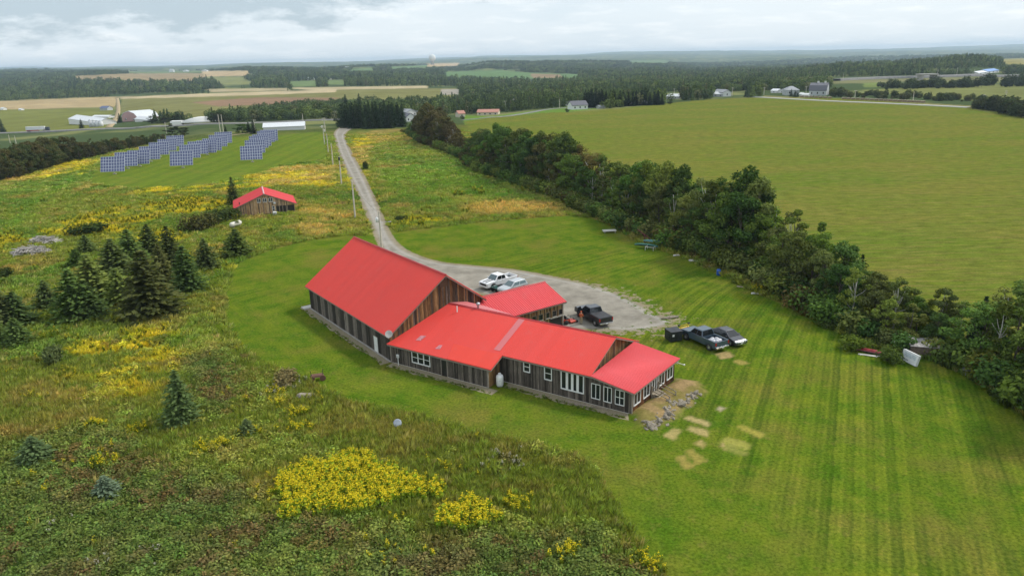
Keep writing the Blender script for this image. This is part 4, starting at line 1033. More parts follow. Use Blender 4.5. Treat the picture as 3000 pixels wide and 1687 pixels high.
for row, (off, sp, frac) in enumerate(((1.2, 2.2, .34), (3.6, 3.2, .74), (6.6, 3.6, 1.0), (9.3, 4.6, .97))):
    s = rt_.uniform(0, 2)
    while s < seg[-1]:
        p, n = edge_at(s); o = off+rt_.uniform(-.8, .8); q = p+n*o
        dist = math.hypot(*q)
        P = np.array([q[0], q[1], gz(*q)]); xx, yy = proj(P)
        hh = height_for(P, np.interp(xx, TX, TY)+rt_.uniform(0, 16)*(90/dist)*2)*frac*rt_.uniform(.80, 1.08)
        hh = min(hh, 15)
        far_end = s < seg[6]
        if hh > 1.0:
            pick = rt_.random()
            colr = vary(rt_.choice(GREENS))
            if 1170*K < xx < 1560*K and row > 0: colr = vary(rt_.choice([(.092, .155, .042), (.078, .135, .044), (.125, .18, .048), (.125, .14, .052)]))
            if 1440*K < xx < 1500*K and row > 1: colr = vary((.16, .15, .055))
            if 1040*K < xx < 1165*K and row > 0: colr = vary((.115, .10, .046))
            cb_ = vary(rt_.choice(GREENS+[(.10, .085, .035), (.11, .13, .03)]))
            if hh < 3.0 or row == 0:
                tree(rt_.choice(SHRUB), P, max(1.2, min(hh, 3.4)), 1.7, '%s bush fronting the tree row %s' % (tone(cb_), where(xx)), 'bush', 'bushes fronting the tree row', cb_, 'bush', part='stem')
            else:
                asp = pick < .27 and row > 0
                src = rt_.choice(ASPEN if asp else BROAD)
                sx = hh/10*rt_.uniform(.78, 1.12)*(1.15 if hh < 7 else 1.0); sx = max(sx, .55)
                tree(src, P, hh, 10.0, ('%s %s birch, %s rank of row, %s' if asp else '%s %s tree, %s rank of row, %s') % (size(hh), tone(colr), ('front', 'front', 'middle', 'back')[row], where(xx)), 'tree', 'birches in the tree row' if asp else 'trees in the dense row', colr, 'birch_tree' if asp else 'broadleaf_tree', sx)
            nt += 1
        s += sp*rt_.uniform(.75, 1.3)*(1.0 if dist < 200 else 1.35)
print('tree row', nt)
# two small conifers in the row
for (bx_, by_, ty_) in ((2158, 745, 640), (2462, 860, 745)):
    P = gp(bx_*K, by_*K); tree(SPRUCE[0], P, height_for(P, ty_*K), 6, 'small dark spruce poking up from the %s of the tree row' % ('middle' if bx_ < 2300 else 'near end'), 'spruce', None, (.030, .055, .026), 'spruce_tree')
for (bx_, by_, ty_, lab) in ((2497, 935, 760, 'slim pale birch with bare white trunk by the weathered sign'), (2357, 850, 720, 'birch with forked white limbs behind the overturned sign shed'), (1790, 640, 455, 'half bare pale limbed tree in the middle of the tree row'), (2115, 760, 640, 'white trunked birch near the blue barrel end of the row')):
    P = gp(bx_*K, by_*K); tree(random.choice(ASPEN), P, height_for(P, ty_*K), 10, lab, 'tree', None, vary((.085, .11, .032)), 'birch_tree')

# ---- young spruces in the meadow (measured at 2.898 px per photo pixel from (0, 600))
spr = [(2020, 440, 205, 105), (1760, 555, 285, 95), (1600, 745, 355, 115), (1465, 560, 180, 100), (1280, 430, 165, 95), (1120, 510, 215, 105), (985, 600, 290, 120), (740, 420, 255, 70), (660, 540, 380, 65), (800, 810, 420, 140), (650, 975, 545, 150),
       (1030, 850, 545, 105), (1280, 945, 390, 195), (410, 890, 640, 88), (30, 1060, 715, 120), (160, 1040, 740, 115), (160, 1205, 960, 95), (15, 1190, 1000, 80), (760, 960, 640, 120), (1390, 690, 330, 100)]
spl = ['bushy young spruce by the white tank beside the mown edge', 'small round spruce between the clump and the mown edge', 'tall spruce at the lawn side of the spruce clump', 'dark spruce at the far corner of the spruce clump', 'narrow dark spruce at the back of the spruce clump', 'spruce in the back row of the clump', 'thick dark spruce in the middle of the clump',
       'pointed small spruce at the far left of the clump', 'little bluish spruce left of the clump middle', 'tall loose spruce inside the left half of the clump', 'broad dark spruce at the near left of the clump', 'spruce in the gap between the two broadest spruces', 'broadest spruce at the near right of the clump', 'lone small cone shaped spruce left of the clump',
       'tall spruce at the left picture edge', 'dark spruce just right of the one at the picture edge', 'low spruce in front of the pair at the left edge', 'small spruce cut by the left picture edge below the pair', 'spruce tucked behind the broad near left spruce', 'pale green spruce behind the broadest spruce']
for i, (bx_, by_, ty_, hw) in enumerate(spr):
    X_, Y_ = bx_/2.898, 600+by_/2.898; P = gp(X_, Y_-4); d = math.hypot(*P[:2]); h = height_for(P, 600+ty_/2.898); w_ = hw/2.898*math.hypot(d, CAM_H)/CAM_F
    src = SPRUCE[i % 3]; tree(src, P, h, 6, spl[i], 'spruce', 'young spruces in the meadow', vary((.108, .155, .050) if i not in (9, 19, 11) else (.150, .192, .060), .25), 'spruce_tree', w_/[1.9, 2.1, 1.75][i % 3]*1.42)
spr2 = [(1220, 450, 80, 100, 'feathery young spruce standing alone in the near meadow', (.12, .18, .07)), (245, 700, 520, 90, 'low spruce near the left edge of the foreground meadow', (.12, .18, .08)), (715, 935, 780, 72, 'tiny blue green spruce sapling among the brambles', (.15, .21, .15)), (1655, 530, 400, 60, 'small faint spruce sapling beside yellow weeds', (.13, .18, .075))]
for bx_, by_, ty_, hw, lab, cl in spr2:
    X_, Y_ = bx_/2.275, 1050+by_/2.275; P = gp(X_, Y_-4); d = math.hypot(*P[:2]); w_ = hw/2.275*math.hypot(d, CAM_H)/CAM_F
    tree(SPRUCE[1], P, height_for(P, 1050+ty_/2.275), 6, lab, 'spruce', None, cl, 'spruce_tree', w_/2.1*1.4)
# ---- lone shrubs and trees (overview pixels: base x, base y, top y, half width)
lone = [(135, 922, 862, 33, 'round pale green bush alone in the left meadow', (.10, .13, .055)), (225, 592, 558, 50, 'wide dark bush beside the yellow weeds', (.045, .07, .022)), (500, 585, 535, 45, 'rounded olive bush near the cabin', (.085, .085, .032)), (545, 560, 520, 40, 'low green bush left of the cabin', (.06, .085, .028)),
        (922, 428, 404, 9, 'small dark bush alone in the meadow right of the drive', (.04, .06, .025)), (590, 550, 520, 30, 'bush hugging the cabin side', (.06, .085, .028)), (1010, 560, 540, 22, 'low dark weeds bush beside the drive near the lawn', (.055, .075, .026)), (1912, 724, 704, 9, 'yellow green weed clump by the tree row', (.2, .2, .03)),
        (718, 975, 925, 45, 'brown seeding weed clump at the lawn corner', (.19, .16, .08)), (730, 1120, 1085, 0, '', None), (2150, 880, 842, 40, 'bright leafy bush behind the red canoe', (.11, .16, .03)), (2230, 910, 870, 35, 'leafy bush beside the weathered sign', (.08, .12, .03)), (85, 1170, 1110, 40, '', None), (15, 700, 670, 20, 'small dark bush at the left edge by the brush pile', (.05, .075, .025))]
for bx_, by_, ty_, hw, lab, cl in lone:
    if not lab: continue
    P = gp(bx_*K, (by_-3)*K); d = math.hypot(*P[:2]); h = height_for(P, ty_*K); w_ = hw*K*math.hypot(d, CAM_H)/CAM_F
    tree(random.choice(SHRUB), P, h, 1.75, lab, 'bush', None, cl, 'bush', w_/1.45, part='stem')
P = gp(590*K, 517*K); tree(SPRUCE[2], P, height_for(P, 446*K), 6, 'tall dark conifer beside the cabin', 'tree', None, (.10, .13, .042), 'conifer_tree', 1.25)

# ---- dark wood at the left
wb = np.array([gp(a*K, b*K) for a, b in [(-90, 478), (0, 458), (60, 442), (150, 415), (230, 398), (300, 380), (400, 356), (460, 348)]])
wt = [(-90, 375), (0, 372), (50, 352), (110, 338), (180, 338), (240, 345), (330, 338), (420, 330), (480, 335), (560, 335)]
wtx = np.array([a*K for a, b in wt]); wty = np.array([b*K for a, b in wt])
sg = np.r_[0, np.cumsum(np.hypot(*np.diff(wb[:, :2], axis=0).T))]; rw_ = random.Random(9); nw = 0
for off, fr in ((0, .72), (4.5, .93), (9, 1.0), (15, .98)):
    s = rw_.uniform(0, 3)
    while s < sg[-1]:
        p = np.array([np.interp(s, sg, wb[:, 0]), np.interp(s, sg, wb[:, 1])]); q = p+np.array([-.55, .83])*(off+rw_.uniform(-1.3, 1.3)); P = np.array([q[0], q[1], gz(*q)])
        xx, yy = proj(P); h = height_for(P, np.interp(xx, wtx, wty)+rw_.uniform(0, 14))*fr*rw_.uniform(.8, 1); h = min(max(h, 3), 15)
        con = rw_.random() < .18; wc_ = vary(rw_.choice([(.064, .082, .034), (.082, .084, .037), (.056, .074, .030), (.095, .092, .042)]))
        tree(rw_.choice(SPRUCE if con else BROAD), P, h, 6 if con else 10, '%s %s %s in dark wood %s' % (size(h), tone(wc_), 'conifer' if con else 'broadleaf tree', next(b for a, b in ((60, 'at the picture edge'), (200, 'above the pale track'), (300, 'before the first solar tracker'), (400, 'beside the solar trackers'), (999, 'at its far tip')) if xx/K < a)+(' facing meadow' if off < 3 else '')), 'tree', 'conifers in the dark wood' if con else 'trees in the dark wood', tuple(1.15*v for v in wc_), 'conifer_tree' if con else 'broadleaf_tree', (h/6*.75) if con else h/10*rw_.uniform(1.0, 1.3))
        nw += 1; s += rw_.uniform(4.0, 6.6)
print('wood', nw)

# ================================================================== scattered ground cover
LIB = []
def scatter(name, P, rz, sc, tint, srcs, idx, label, kind='stuff', tilt=None):
    """one object that carries a copy of a source mesh on each of its points"""
    me = bpy.data.meshes.new(name); n = len(P); me.vertices.add(n); me.vertices.foreach_set('co', np.asarray(P, np.float32).ravel())
    a = me.attributes.new('tint', 'FLOAT_COLOR', 'POINT'); a.data.foreach_set('color', np.concatenate([tint, np.ones((n, 1))], 1).astype(np.float32).ravel())
    rot_ = np.zeros((n, 3), np.float32); rot_[:, 2] = rz
    if tilt is not None: rot_[:, 0] = tilt
    a = me.attributes.new('rot', 'FLOAT_VECTOR', 'POINT'); a.data.foreach_set('vector', rot_.ravel())
    sc = np.asarray(sc, np.float32); sc3 = sc if sc.ndim == 2 else np.repeat(sc[:, None], 3, 1)
    a = me.attributes.new('scl', 'FLOAT_VECTOR', 'POINT'); a.data.foreach_set('vector', sc3.ravel())
    a = me.attributes.new('pick', 'INT', 'POINT'); a.data.foreach_set('value', np.asarray(idx, np.int32))
    cl = bpy.data.collections.new(name+'_library')
    for i, m in enumerate(srcs):
        o = bpy.data.objects.new('%s_source_%02d' % (name, i), m); cl.objects.link(o)
    g = bpy.data.node_groups.new(name+'_scatter', 'GeometryNodeTree')
    g.interface.new_socket('Geometry', in_out='INPUT', socket_type='NodeSocketGeometry'); g.interface.new_socket('Geometry', in_out='OUTPUT', socket_type='NodeSocketGeometry')
    N = g.nodes; gi = N.new('NodeGroupInput'); go = N.new('NodeGroupOutput'); ip = N.new('GeometryNodeInstanceOnPoints'); ci = N.new('GeometryNodeCollectionInfo')
    ci.inputs['Collection'].default_value = cl; ci.inputs['Separate Children'].default_value = True; ci.inputs['Reset Children'].default_value = True
    def na(nm, t):
        q = N.new('GeometryNodeInputNamedAttribute'); q.data_type = t; q.inputs['Name'].default_value = nm; return q.outputs['Attribute']
    g.links.new(gi.outputs[0], ip.inputs['Points']); g.links.new(ci.outputs[0], ip.inputs['Instance']); ip.inputs['Pick Instance'].default_value = True
    g.links.new(na('pick', 'INT'), ip.inputs['Instance Index']); g.links.new(na('scl', 'FLOAT_VECTOR'), ip.inputs['Scale'])
    e2 = N.new('FunctionNodeEulerToRotation'); g.links.new(na('rot', 'FLOAT_VECTOR'), e2.inputs[0]); g.links.new(e2.outputs[0], ip.inputs['Rotation'])
    g.links.new(ip.outputs[0], go.inputs[0])
    o = bpy.data.objects.new(name, me); COL.objects.link(o); md = o.modifiers.new('scatter', 'NODES'); md.node_group = g
    return tag(o, label, None, None, kind)
def tuft(seed, n=26, h=.55, r=.30):
    rng = np.random.default_rng(seed); V = []; F = []; A_ = []
    for i in range(n):
        q = rng.uniform(0, 6.28); d = r*math.sqrt(rng.random()); b = np.array([math.cos(q)*d, math.sin(q)*d, 0]); q2 = q+rng.normal()*.8; le = rng.uniform(.15, .5)*h; hh = h*rng.uniform(.55, 1.15)
        s = np.array([-math.sin(q2), math.cos(q2), 0])*.028; o = np.array([math.cos(q2), math.sin(q2), 0])*le
        k = len(V); V += [b-s, b+s, b+o*.35+s*.8+[0, 0, hh*.62], b+o+[0, 0, hh]]; F.append((k, k+1, k+2, k+3)); A_ += [rng.random()]*4
    return mesh_np('tuft', np.array(V), np.array(F), LEAF_I, {'rnd': ('FLOAT', np.array(A_))})
def clump(seed, n=120, r=.45, h=.5, leaf=.105):
    rng = np.random.default_rng(seed); d = rng.normal(size=(n, 3)); d /= np.linalg.norm(d, axis=1)[:, None]; d[:, 2] = np.abs(d[:, 2])
    P = d*np.array([r, r, h])*rng.uniform(.55, 1.05, (n, 1)); return leafmesh('clump', [cards(P, leaf, rng, .5, d*.5)], LEAF_I)
def rod(seed, stems=4, h=1.0, petal=GOLDP, r=.12):
    rng = np.random.default_rng(seed); L = []; H = []
    for i in range(stems):
        q = rng.uniform(0, 6.28); b = np.array([math.cos(q), math.sin(q), 0])*r*math.sqrt(rng.random()); hh = h*rng.uniform(.75, 1.1)
        for k in range(9): L.append(b*1.05+np.array([rng.normal()*.05, rng.normal()*.05, hh*(.12+.74*k/9)]))
        for k in range(5): H.append(b*1.1+np.array([rng.normal()*.055, rng.normal()*.055, hh*(.90+.13*rng.random())]))
    lp = cards(np.array(L), .14, rng, .1, None, 2.0); hp = cards(np.array(H), .072, rng, .8, None, 1.2)
    V, F, A_ = merge([lp, hp]); me = mesh_np('rod', V, F, LEAF_I, {'rnd': ('FLOAT', A_)}); me.materials.append(petal)
    mi = np.zeros(len(F), np.int32); mi[len(lp[1]):] = 1; me.polygons.foreach_set('material_index', mi); return me
TUFT = [tuft(i, h=.5+.12*(i % 3)) for i in range(4)]; CLUMP = [clump(20+i) for i in range(4)]; ROD = [rod(40+i, 3+i % 3) for i in range(4)]; WROD = [rod(60+i, 4, .9, WHITEP, .16) for i in range(2)]
def meadow_points(n, y0, y1, rng, xm=1.1):
    Y = np.sqrt(rng.uniform(y0*y0, y1*y1, n)); X = Y*rng.uniform(-xm, xm, n)
    ok = (sdist(X, Y, LAWN) < -.15) & (sdist(X, Y, DRIVE) < -.3) & (sdist(X, Y, CROP) < 0) & (sdist(X, Y, SOLAR) < 0)
    ux_, uy_ = (1500+CAM_F*X/(Y*math.cos(_p)+CAM_H*math.sin(_p)), None)
    ok &= (ux_ > -420) & (ux_ < 3300)
    fx_ = (X-cabL[0])*math.cos(ca)+(Y-cabL[1])*math.sin(ca); fy_ = -(X-cabL[0])*math.sin(ca)+(Y-cabL[1])*math.cos(ca); ok &= ~((fx_ > -1) & (fx_ < 14) & (fy_ > -1.6) & (fy_ < 12))
    return X[ok], Y[ok]
rg = np.random.default_rng(77)
def bramb(X, Y):
    b = np.zeros(X.shape)
    for p in BRAMBLE: b = np.maximum(b, sstep(-2, 3, sdist(X, Y, p)+8*(fbm(X, Y, 14, 5, 1)-.5)))
    return b
def put(name, X, Y, sc, col, srcs, label, jit=.22, ysc=None):
    n = len(X); Z = terr(X, Y); k = rg.uniform(1-jit, 1+jit, (n, 1))*rg.uniform(1-jit*.4, 1+jit*.4, (n, 3))
    s3 = np.repeat(np.asarray(sc)[:, None], 3, 1)
    if ysc is not None: s3[:, 2] *= ysc
    return scatter(name, np.stack([X, Y, Z], 1), rg.uniform(0, 6.28, n), s3, np.clip(col*k, 0, .9), srcs, rg.integers(0, len(srcs), n), label)
# grass, near and farther
for nm, n_, a_, b_, s_ in (('meadow_grass', 78000, 27, 78, .95), ('meadow_grass_beyond', 84000, 78, 200, 1.7), ('meadow_grass_distant', 40000, 200, 345, 3.0)):
    X, Y = meadow_points(n_, a_, b_, rg); br = bramb(X, Y); k = rg.random(len(X)) > br*.8; X, Y, = X[k], Y[k]
    c = meadow_col(X, Y)*2.0; dry = rg.random(len(X)) < .09; c[dry] = c[dry]*.4+np.array((.46, .38, .16))*.6
    put(nm, X, Y, s_*rg.uniform(.6, 1.25, len(X)), c*(1.0 if a_ < 50 else 1.08), TUFT, 'long unmown grass of the meadow %s' % ('in front' if a_ < 50 else 'farther off' if a_ < 100 else 'by the solar field'), ysc=(1.0 if a_ < 50 else .52 if a_ < 100 else .26))
X, Y = meadow_points(50000, 27, 82, rg); br = bramb(X, Y); nn = fbm(X, Y, 6, 4, 55); k = (rg.random(len(X)) < br*.95) | ((nn > .60) & (rg.random(len(X)) < .5)); X, Y = X[k], Y[k]
c = meadow_col(X, Y)*2.0; rd = (fbm(X, Y, 4, 4, 66) > .57) & (rg.random(len(X)) < .5); c[rd] = c[rd]*.45+np.array((.19, .095, .055))*.55
put('bramble_patch', X, Y, rg.uniform(.7, 1.7, len(X)), c, CLUMP, 'low tangled brambles and weeds of the foreground', .28)
X, Y = meadow_points(12000, 82, 200, rg); nn = fbm(X, Y, 9, 4, 56); k = nn > .56; X, Y = X[k], Y[k]
put('weed_patches', X, Y, rg.uniform(1.2, 2.6, len(X)), meadow_col(X, Y)*1.35, CLUMP, 'leafy weeds dotted over the farther meadow', .3, ysc=.6)
# goldenrod
def inpoly_pts(poly, dens):
    P_ = np.array(poly); a = P_.min(0); b = P_.max(0); n = int((b[0]-a[0])*(b[1]-a[1])*dens); X = rg.uniform(a[0], b[0], n); Y = rg.uniform(a[1], b[1], n)
    sd_ = sdist(X, Y, poly)+1.6*(fbm(X, Y, 1.6, 3, 71)-.5); k = (sd_ > 0) & (rg.random(n) < .35+.65*sstep(0, 1.2, sd_)); return X[k], Y[k]
GP1 = G2(P6([(672, 1252), (700, 1212), (760, 1180), (850, 1155), (930, 1150), (985, 1185), (1000, 1210), (1060, 1210), (1112, 1235), (1118, 1262), (1060, 1270), (1000, 1278), (930, 1292), (850, 1302), (770, 1318), (715, 1325), (705, 1280)]))
GP2 = G2(P6([(1090, 1300), (1125, 1282), (1180, 1268), (1238, 1292), (1268, 1325), (1230, 1345), (1180, 1358), (1118, 1350), (1102, 1325)]))
X, Y = inpoly_pts(GP1, 19); put('goldenrod_stand', X, Y, rg.uniform(.85, 1.3, len(X)), np.zeros((len(X), 3))+np.array((.22, .31, .03)), ROD, 'large stand of yellow goldenrod in flower in the near meadow', .2)
X, Y = inpoly_pts(GP2, 19); put('goldenrod_stand', X, Y, rg.uniform(.9, 1.3, len(X)), np.zeros((len(X), 3))+np.array((.20, .29, .03)), ROD, 'smaller oval stand of goldenrod right of the large one', .2)
X, Y = meadow_points(60000, 34, 185, rg); g_ = np.zeros(len(X))
for p in GOLD: g_ = np.maximum(g_, .9*sstep(-2, 2, sdist(X, Y, p)+7*(fbm(X, Y, 5, 4, 2)-.5))*sstep(.40, .56, fbm(X*.6, Y*1.6, 3, 3, 4)*.6+fbm(X, Y, 5, 4, 2)*.4))
sp_ = fbm(X, Y, 3.2, 3, 81); k = (rg.random(len(X)) < g_*np.interp(Y, [40, 90, 180], [.75, .6, .45])) | ((sp_ > .72) & (rg.random(len(X)) < .5)); X, Y = X[k], Y[k]
put('scattered_goldenrod', X, Y, rg.uniform(.7, 1.1, len(X))*np.interp(Y, [40, 100, 180], [.95, 1.1, 1.4]), np.zeros((len(X), 3))+np.array((.14, .17, .02)), ROD, 'loose drifts of yellow goldenrod through the meadow', .25)
cx_ = [(715, 960), (700, 985), (560, 1115), (265, 1160), (345, 1080), (250, 1065), (630, 1085), (760, 1075), (1430, 1390), (1300, 1265), (1640, 1420), (750, 1040), (700, 1010), (520, 1130), (1912, 722)]
XX = []; YY_ = []
for a, b in cx_:
    q = gp(a*K, (b+12)*K); n = 26; XX.append(q[0]+rg.normal(size=n)*.55); YY_.append(q[1]+rg.normal(size=n)*.45)
X, Y = np.concatenate(XX), np.concatenate(YY_); put('goldenrod_clumps', X, Y, rg.uniform(.7, 1.15, len(X)), np.zeros((len(X), 3))+np.array((.16, .2, .02)), ROD, 'tight clumps of goldenrod dotted among the brambles', .2)
XX = []; YY_ = []
for a, b, n in [(705, 975, 40), (725, 958, 26), (735, 1545, 6), (390, 1390, 5), (1300, 1160, 12), (1245, 1150, 10), (120, 1330, 5), (265, 1405, 6)]:
    q = gp(a*K, (b+10)*K); XX.append(q[0]+rg.normal(size=n)*.8); YY_.append(q[1]+rg.normal(size=n)*.7)
X, Y = np.concatenate(XX), np.concatenate(YY_); put('white_wildflowers', X, Y, rg.uniform(.6, 1.0, len(X)), np.zeros((len(X), 3))+np.array((.12, .14, .05)), WROD, 'white seeding wildflowers in small drifts', .2)
# weeds along the foot of the walls
XX = []; YY_ = []
for (M0, x0, x1, y0) in ((-54, -24, 0, -1.15), (-33.5, 0, 14, -1.1), (-33.5, 14, 28, .9)):
    n_ = 110; xs_ = rg.uniform(x0, x1, n_); ys_ = y0-rg.exponential(.16, n_)+.25; ca_, sa_ = math.cos(R(M0)), math.sin(R(M0)); XX.append(BX+xs_*ca_-ys_*sa_); YY_.append(BY+xs_*sa_+ys_*ca_)
X, Y = np.concatenate(XX), np.concatenate(YY_); put('wall_weeds', X, Y, rg.uniform(.15, .42, len(X)), np.zeros((len(X), 3))+np.array((.16, .21, .04)), TUFT, 'tufts of grass along the gravel strip by the walls', .3)
# rough strip at the foot of the tree row
XX = []; YY_ = []
for s in np.arange(0, seg[-1], .16):
    p, n = edge_at(s); o = rg.uniform(-.3, 2.4); q = p+n*o+rg.normal(size=2)*.2; XX.append(q[0]); YY_.append(q[1])
X, Y = np.array(XX), np.array(YY_); put('hedge_undergrowth', X, Y, rg.uniform(.9, 2.2, len(X)), lerp3(np.zeros((len(X), 3))+np.array((.07, .105, .026)), (.17, .115, .05), sstep(.5, .66, fbm(X, Y, 5, 3, 91))), CLUMP+TUFT, 'tangled weeds and bushes at the foot of the tree row', .3)
# ================================================================== vehicles
def paint(name, col, metal=.0):
    m = NT(name); q = m.bsdf(m.mix(m.rng(m.noise(1.5, 3, .6, m.objc()), .3, .7, 0, .4), col, tuple(c*.75 for c in col)), .28, metal, .5)
    q.inputs['Coat Weight'].default_value = .6; q.inputs['Coat Roughness'].default_value = .12; return m.mat
TYRE = simple('tyre_rubber', (.018, .018, .018), .85); RIM = simple('alloy_rim', (.55, .55, .56), .35, .6); RIMD = simple('dark_rim', (.08, .08, .085), .4, .5)
CHROME = simple('chrome', (.62, .63, .65), .2, .9); LAMP = simple('head_lamp', (.6, .62, .65), .15); TAIL = simple('tail_lamp', (.42, .015, .015), .25); PLATE = simple('number_plate', (.7, .7, .68), .5)
AGLASS = NT('car_glass'); AGLASS.bsdf((.012, .015, .018), .05, spec=.7); AGLASS = AGLASS.mat
PGLASS = NT('pale_car_glass'); PGLASS.bsdf((.10, .15, .16), .06, spec=.7); PGLASS = PGLASS.mat
def arch(xc, r, zb, n=7): return [(xc-r*math.cos(math.pi*i/n), zb+r*math.sin(math.pi*i/n)) for i in range(n+1)]
def wheels(t, wb, W, r, rim):
    for sx in (-1, 1):
        for sy in (-1, 1):
            Mx = Matrix.Translation((sx*wb/2, sy*(W/2-.13), r)) @ Matrix.Rotation(R(90)*(-sy), 4, 'X')
            ty = MB().lathe([(r*.62, -.13), (r*.95, -.13), (r, -.08), (r, .08), (r*.95, .13), (r*.62, .13)], 20, Mx).build('wheel', TYRE, t, True)
            mb = MB(); mb.lathe([(r*.60, .10), (r*.64, .14), (r*.56, .12), (.05, .145), (.01, .15)], 20, Mx)
            mb.build('rim', rim, ty, True)
def slab_quad(q, off, name, mat, t, th=.012):
    q = [Vector(p) for p in q]; n = (q[1]-q[0]).cross(q[2]-q[0]).normalized()
    if n.dot(Vector(off)) < 0: n = -n
    return MB().prism([p+n*.006 for p in q], n*th).build(name, mat, t)
def inset(q, k):
    q = [Vector(p) for p in q]; c = sum(q, Vector())/len(q); return [c+(p-c)*k for p in q]
def greenhouse(t, zb, zt, xr0, xr1, xf1, xf0, W0, W1, matp, glass, pillars=(.5,), ws=None):
    """cab: base xr0..xf0 at zb, roof xr1..xf1 at zt"""
    b = [(xr0, -W0/2, zb), (xf0, -W0/2, zb), (xf0, W0/2, zb), (xr0, W0/2, zb)]; u = [(xr1, -W1/2, zt), (xf1, -W1/2, zt), (xf1, W1/2, zt), (xr1, W1/2, zt)]
    mb = MB(); mb.add(b+u, [(3, 2, 1, 0), (4, 5, 6, 7), (0, 1, 5, 4), (1, 2, 6, 5), (2, 3, 7, 6), (3, 0, 4, 7)])
    mb.build('cab', matp, t, bevel=.07)
    slab_quad(inset([b[1], b[2], u[2], u[1]], .86), (1, 0, .3), 'windshield', ws or glass, t)
    slab_quad(inset([b[3], b[0], u[0], u[3]], .84), (-1, 0, .3), 'rear_window', glass, t)
    for s in (0, 1):
        B0_, B1_, U1_, U0_ = (b[0], b[1], u[1], u[0]) if s == 0 else (b[3], b[2], u[2], u[3])
        B0_, B1_, U1_, U0_ = map(Vector, (B0_, B1_, U1_, U0_)); cuts = [0.05]+list(pillars)+[.95]
        for i in range(len(cuts)-1):
            a, c = cuts[i]+.02, cuts[i+1]-.02
            q = [B0_.lerp(B1_, a), B0_.lerp(B1_, c), U0_.lerp(U1_, c), U0_.lerp(U1_, a)]
            lo = [q[0].lerp(q[3], .10), q[1].lerp(q[2], .10), q[1].lerp(q[2], .86), q[0].lerp(q[3], .86)]
            slab_quad(lo, (0, -1 if s == 0 else 1, 0), 'side_window', glass, t)
def pickup(name, label, P, heading, mat, rim, cover=None, stripe=None, glass=AGLASS, ws=None, load=None, open_door=False, L=5.85, W=2.0, wb=3.75):
    t = empty(name, (P[0], P[1], P[2]), heading); tag(t, label, 'pickup truck'); r = .42; h = L/2
    rear, front = -h, h; wx = wb/2-.05; zb = .48; zbed = 1.28; zh = 1.22; bx0, bx1 = rear+.10, -.75
    prof = [(rear, zb)]+arch(-wx, .52, zb)+arch(wx, .52, zb)+[(front-.1, zb), (front, .62), (front, 1.05), (front-.25, 1.18), (1.25, zh+.06), (bx1, zh+.06), (bx1, .80), (rear, .80)]
    mb = MB(); mb.prism([(x, -W/2, z) for x, z in prof], (0, W, 0)); mb.build('body', mat, t, bevel=.05)
    for s in (-1, 1): MB().box(rear, bx1+.02, s*W/2-(.14 if s > 0 else 0), s*W/2+(.14 if s < 0 else 0), .80, zbed).build('bed_side', mat, t, bevel=.03)
    MB().box(rear-.004, rear+.09, -W/2+.143, W/2-.143, .62, zbed-.01).build('tailgate', mat, t, bevel=.02)
    MB().box(bx0, bx1, -W/2+.143, W/2-.143, .803, .82).build('bed_floor', BLACK, t)
    greenhouse(t, zh+.03, 1.92, bx1+.0, bx1+.22, .72, 1.38, W-.06, W-.42, mat, glass, (.45,), ws)
    if cover: MB().box(rear+.04, bx1-.01, -W/2+.05, W/2-.05, zbed+.002, zbed+.05).build('bed_cover', cover, t, bevel=.02)
    if load:
        mb = MB(); rr = random.Random(3)
        for k in range(9):
            x, y = rr.uniform(rear+.5, bx1-.4), rr.uniform(-.5, .5); mb.lathe([(.05, 0), (.3, .1), (.28, .28), (.08, .4)], 8, Matrix.Translation((x, y, .82)) @ Matrix.Rotation(rr.uniform(0, 6), 4, 'Z') @ Matrix.Rotation(rr.uniform(-.4, .4), 4, 'X'))
        mb.build('bagged_load', load, t, True)['kind'] = 'stuff'
    MB().box(front-.02, front+.08, -W/2+.02, W/2-.02, .46, .68).build('front_bumper', CHROME if rim is RIM else mat, t, bevel=.03)
    MB().box(rear-.14, rear-.006, -W/2+.05, W/2-.05, .48, .66).build('rear_bumper', CHROME, t, bevel=.02)
    MB().box(front+.001, front+.03, -W/2+.34, W/2-.34, .72, 1.03).build('grille', BLACK, t)
    for s in (-1, 1):
        MB().box(front-.1, front+.02, s*(W/2-.17)-.15, s*(W/2-.17)+.15, .80, 1.0).build('headlight', LAMP, t)
        MB().box(rear-.02, rear+.05, s*(W/2-.065)-.075, s*(W/2-.065)+.075, .86, 1.22).build('tail_light', TAIL, t)
        MB().box(1.0, 1.12, s*(W/2+.02)+(-.0 if s > 0 else -.22), s*(W/2+.02)+(.22 if s > 0 else .0), 1.28, 1.46).build('mirror', mat, t, bevel=.02)
        for x in (.05, -.62): MB().box(x, x+.16, s*(W/2+.012)-.012, s*(W/2+.012)+.012, 1.10, 1.14).build('door_handle', CHROME, t)
    MB().box(rear-.17, rear-.145, -.16, .16, .52, .64).build('licence_plate', PLATE, t)
    if stripe:
        for s in (-1, 1): MB().prism([(front-.22, s*.30-.13, 1.192), (1.38, s*.30-.13, zh+.065), (1.38, s*.30+.13, zh+.065), (front-.22, s*.30+.13, 1.192)], (0, 0, .01)).build('hood_stripe', stripe, t)
    if open_door:
        Mx = Matrix.Translation((1.15, W/2, 0)) @ Matrix.Rotation(R(118), 4, 'Z')
        d = MB().prism([(0, 0, .55), (1.05, 0, .55), (1.05, 0, 1.25), (0, 0, 1.28)], (0, .08, 0), Mx).build('open_door', mat, t, bevel=.02)
        mb = MB(); mb.prism([(0, .02, 1.28), (1.05, .02, 1.25), (.98, .02, 1.84), (.42, .02, 1.84)], (0, .04, 0), Mx); mb.build('door_window', AGLASS, d)
    wheels(t, wb, W+.03, r, rim); return t
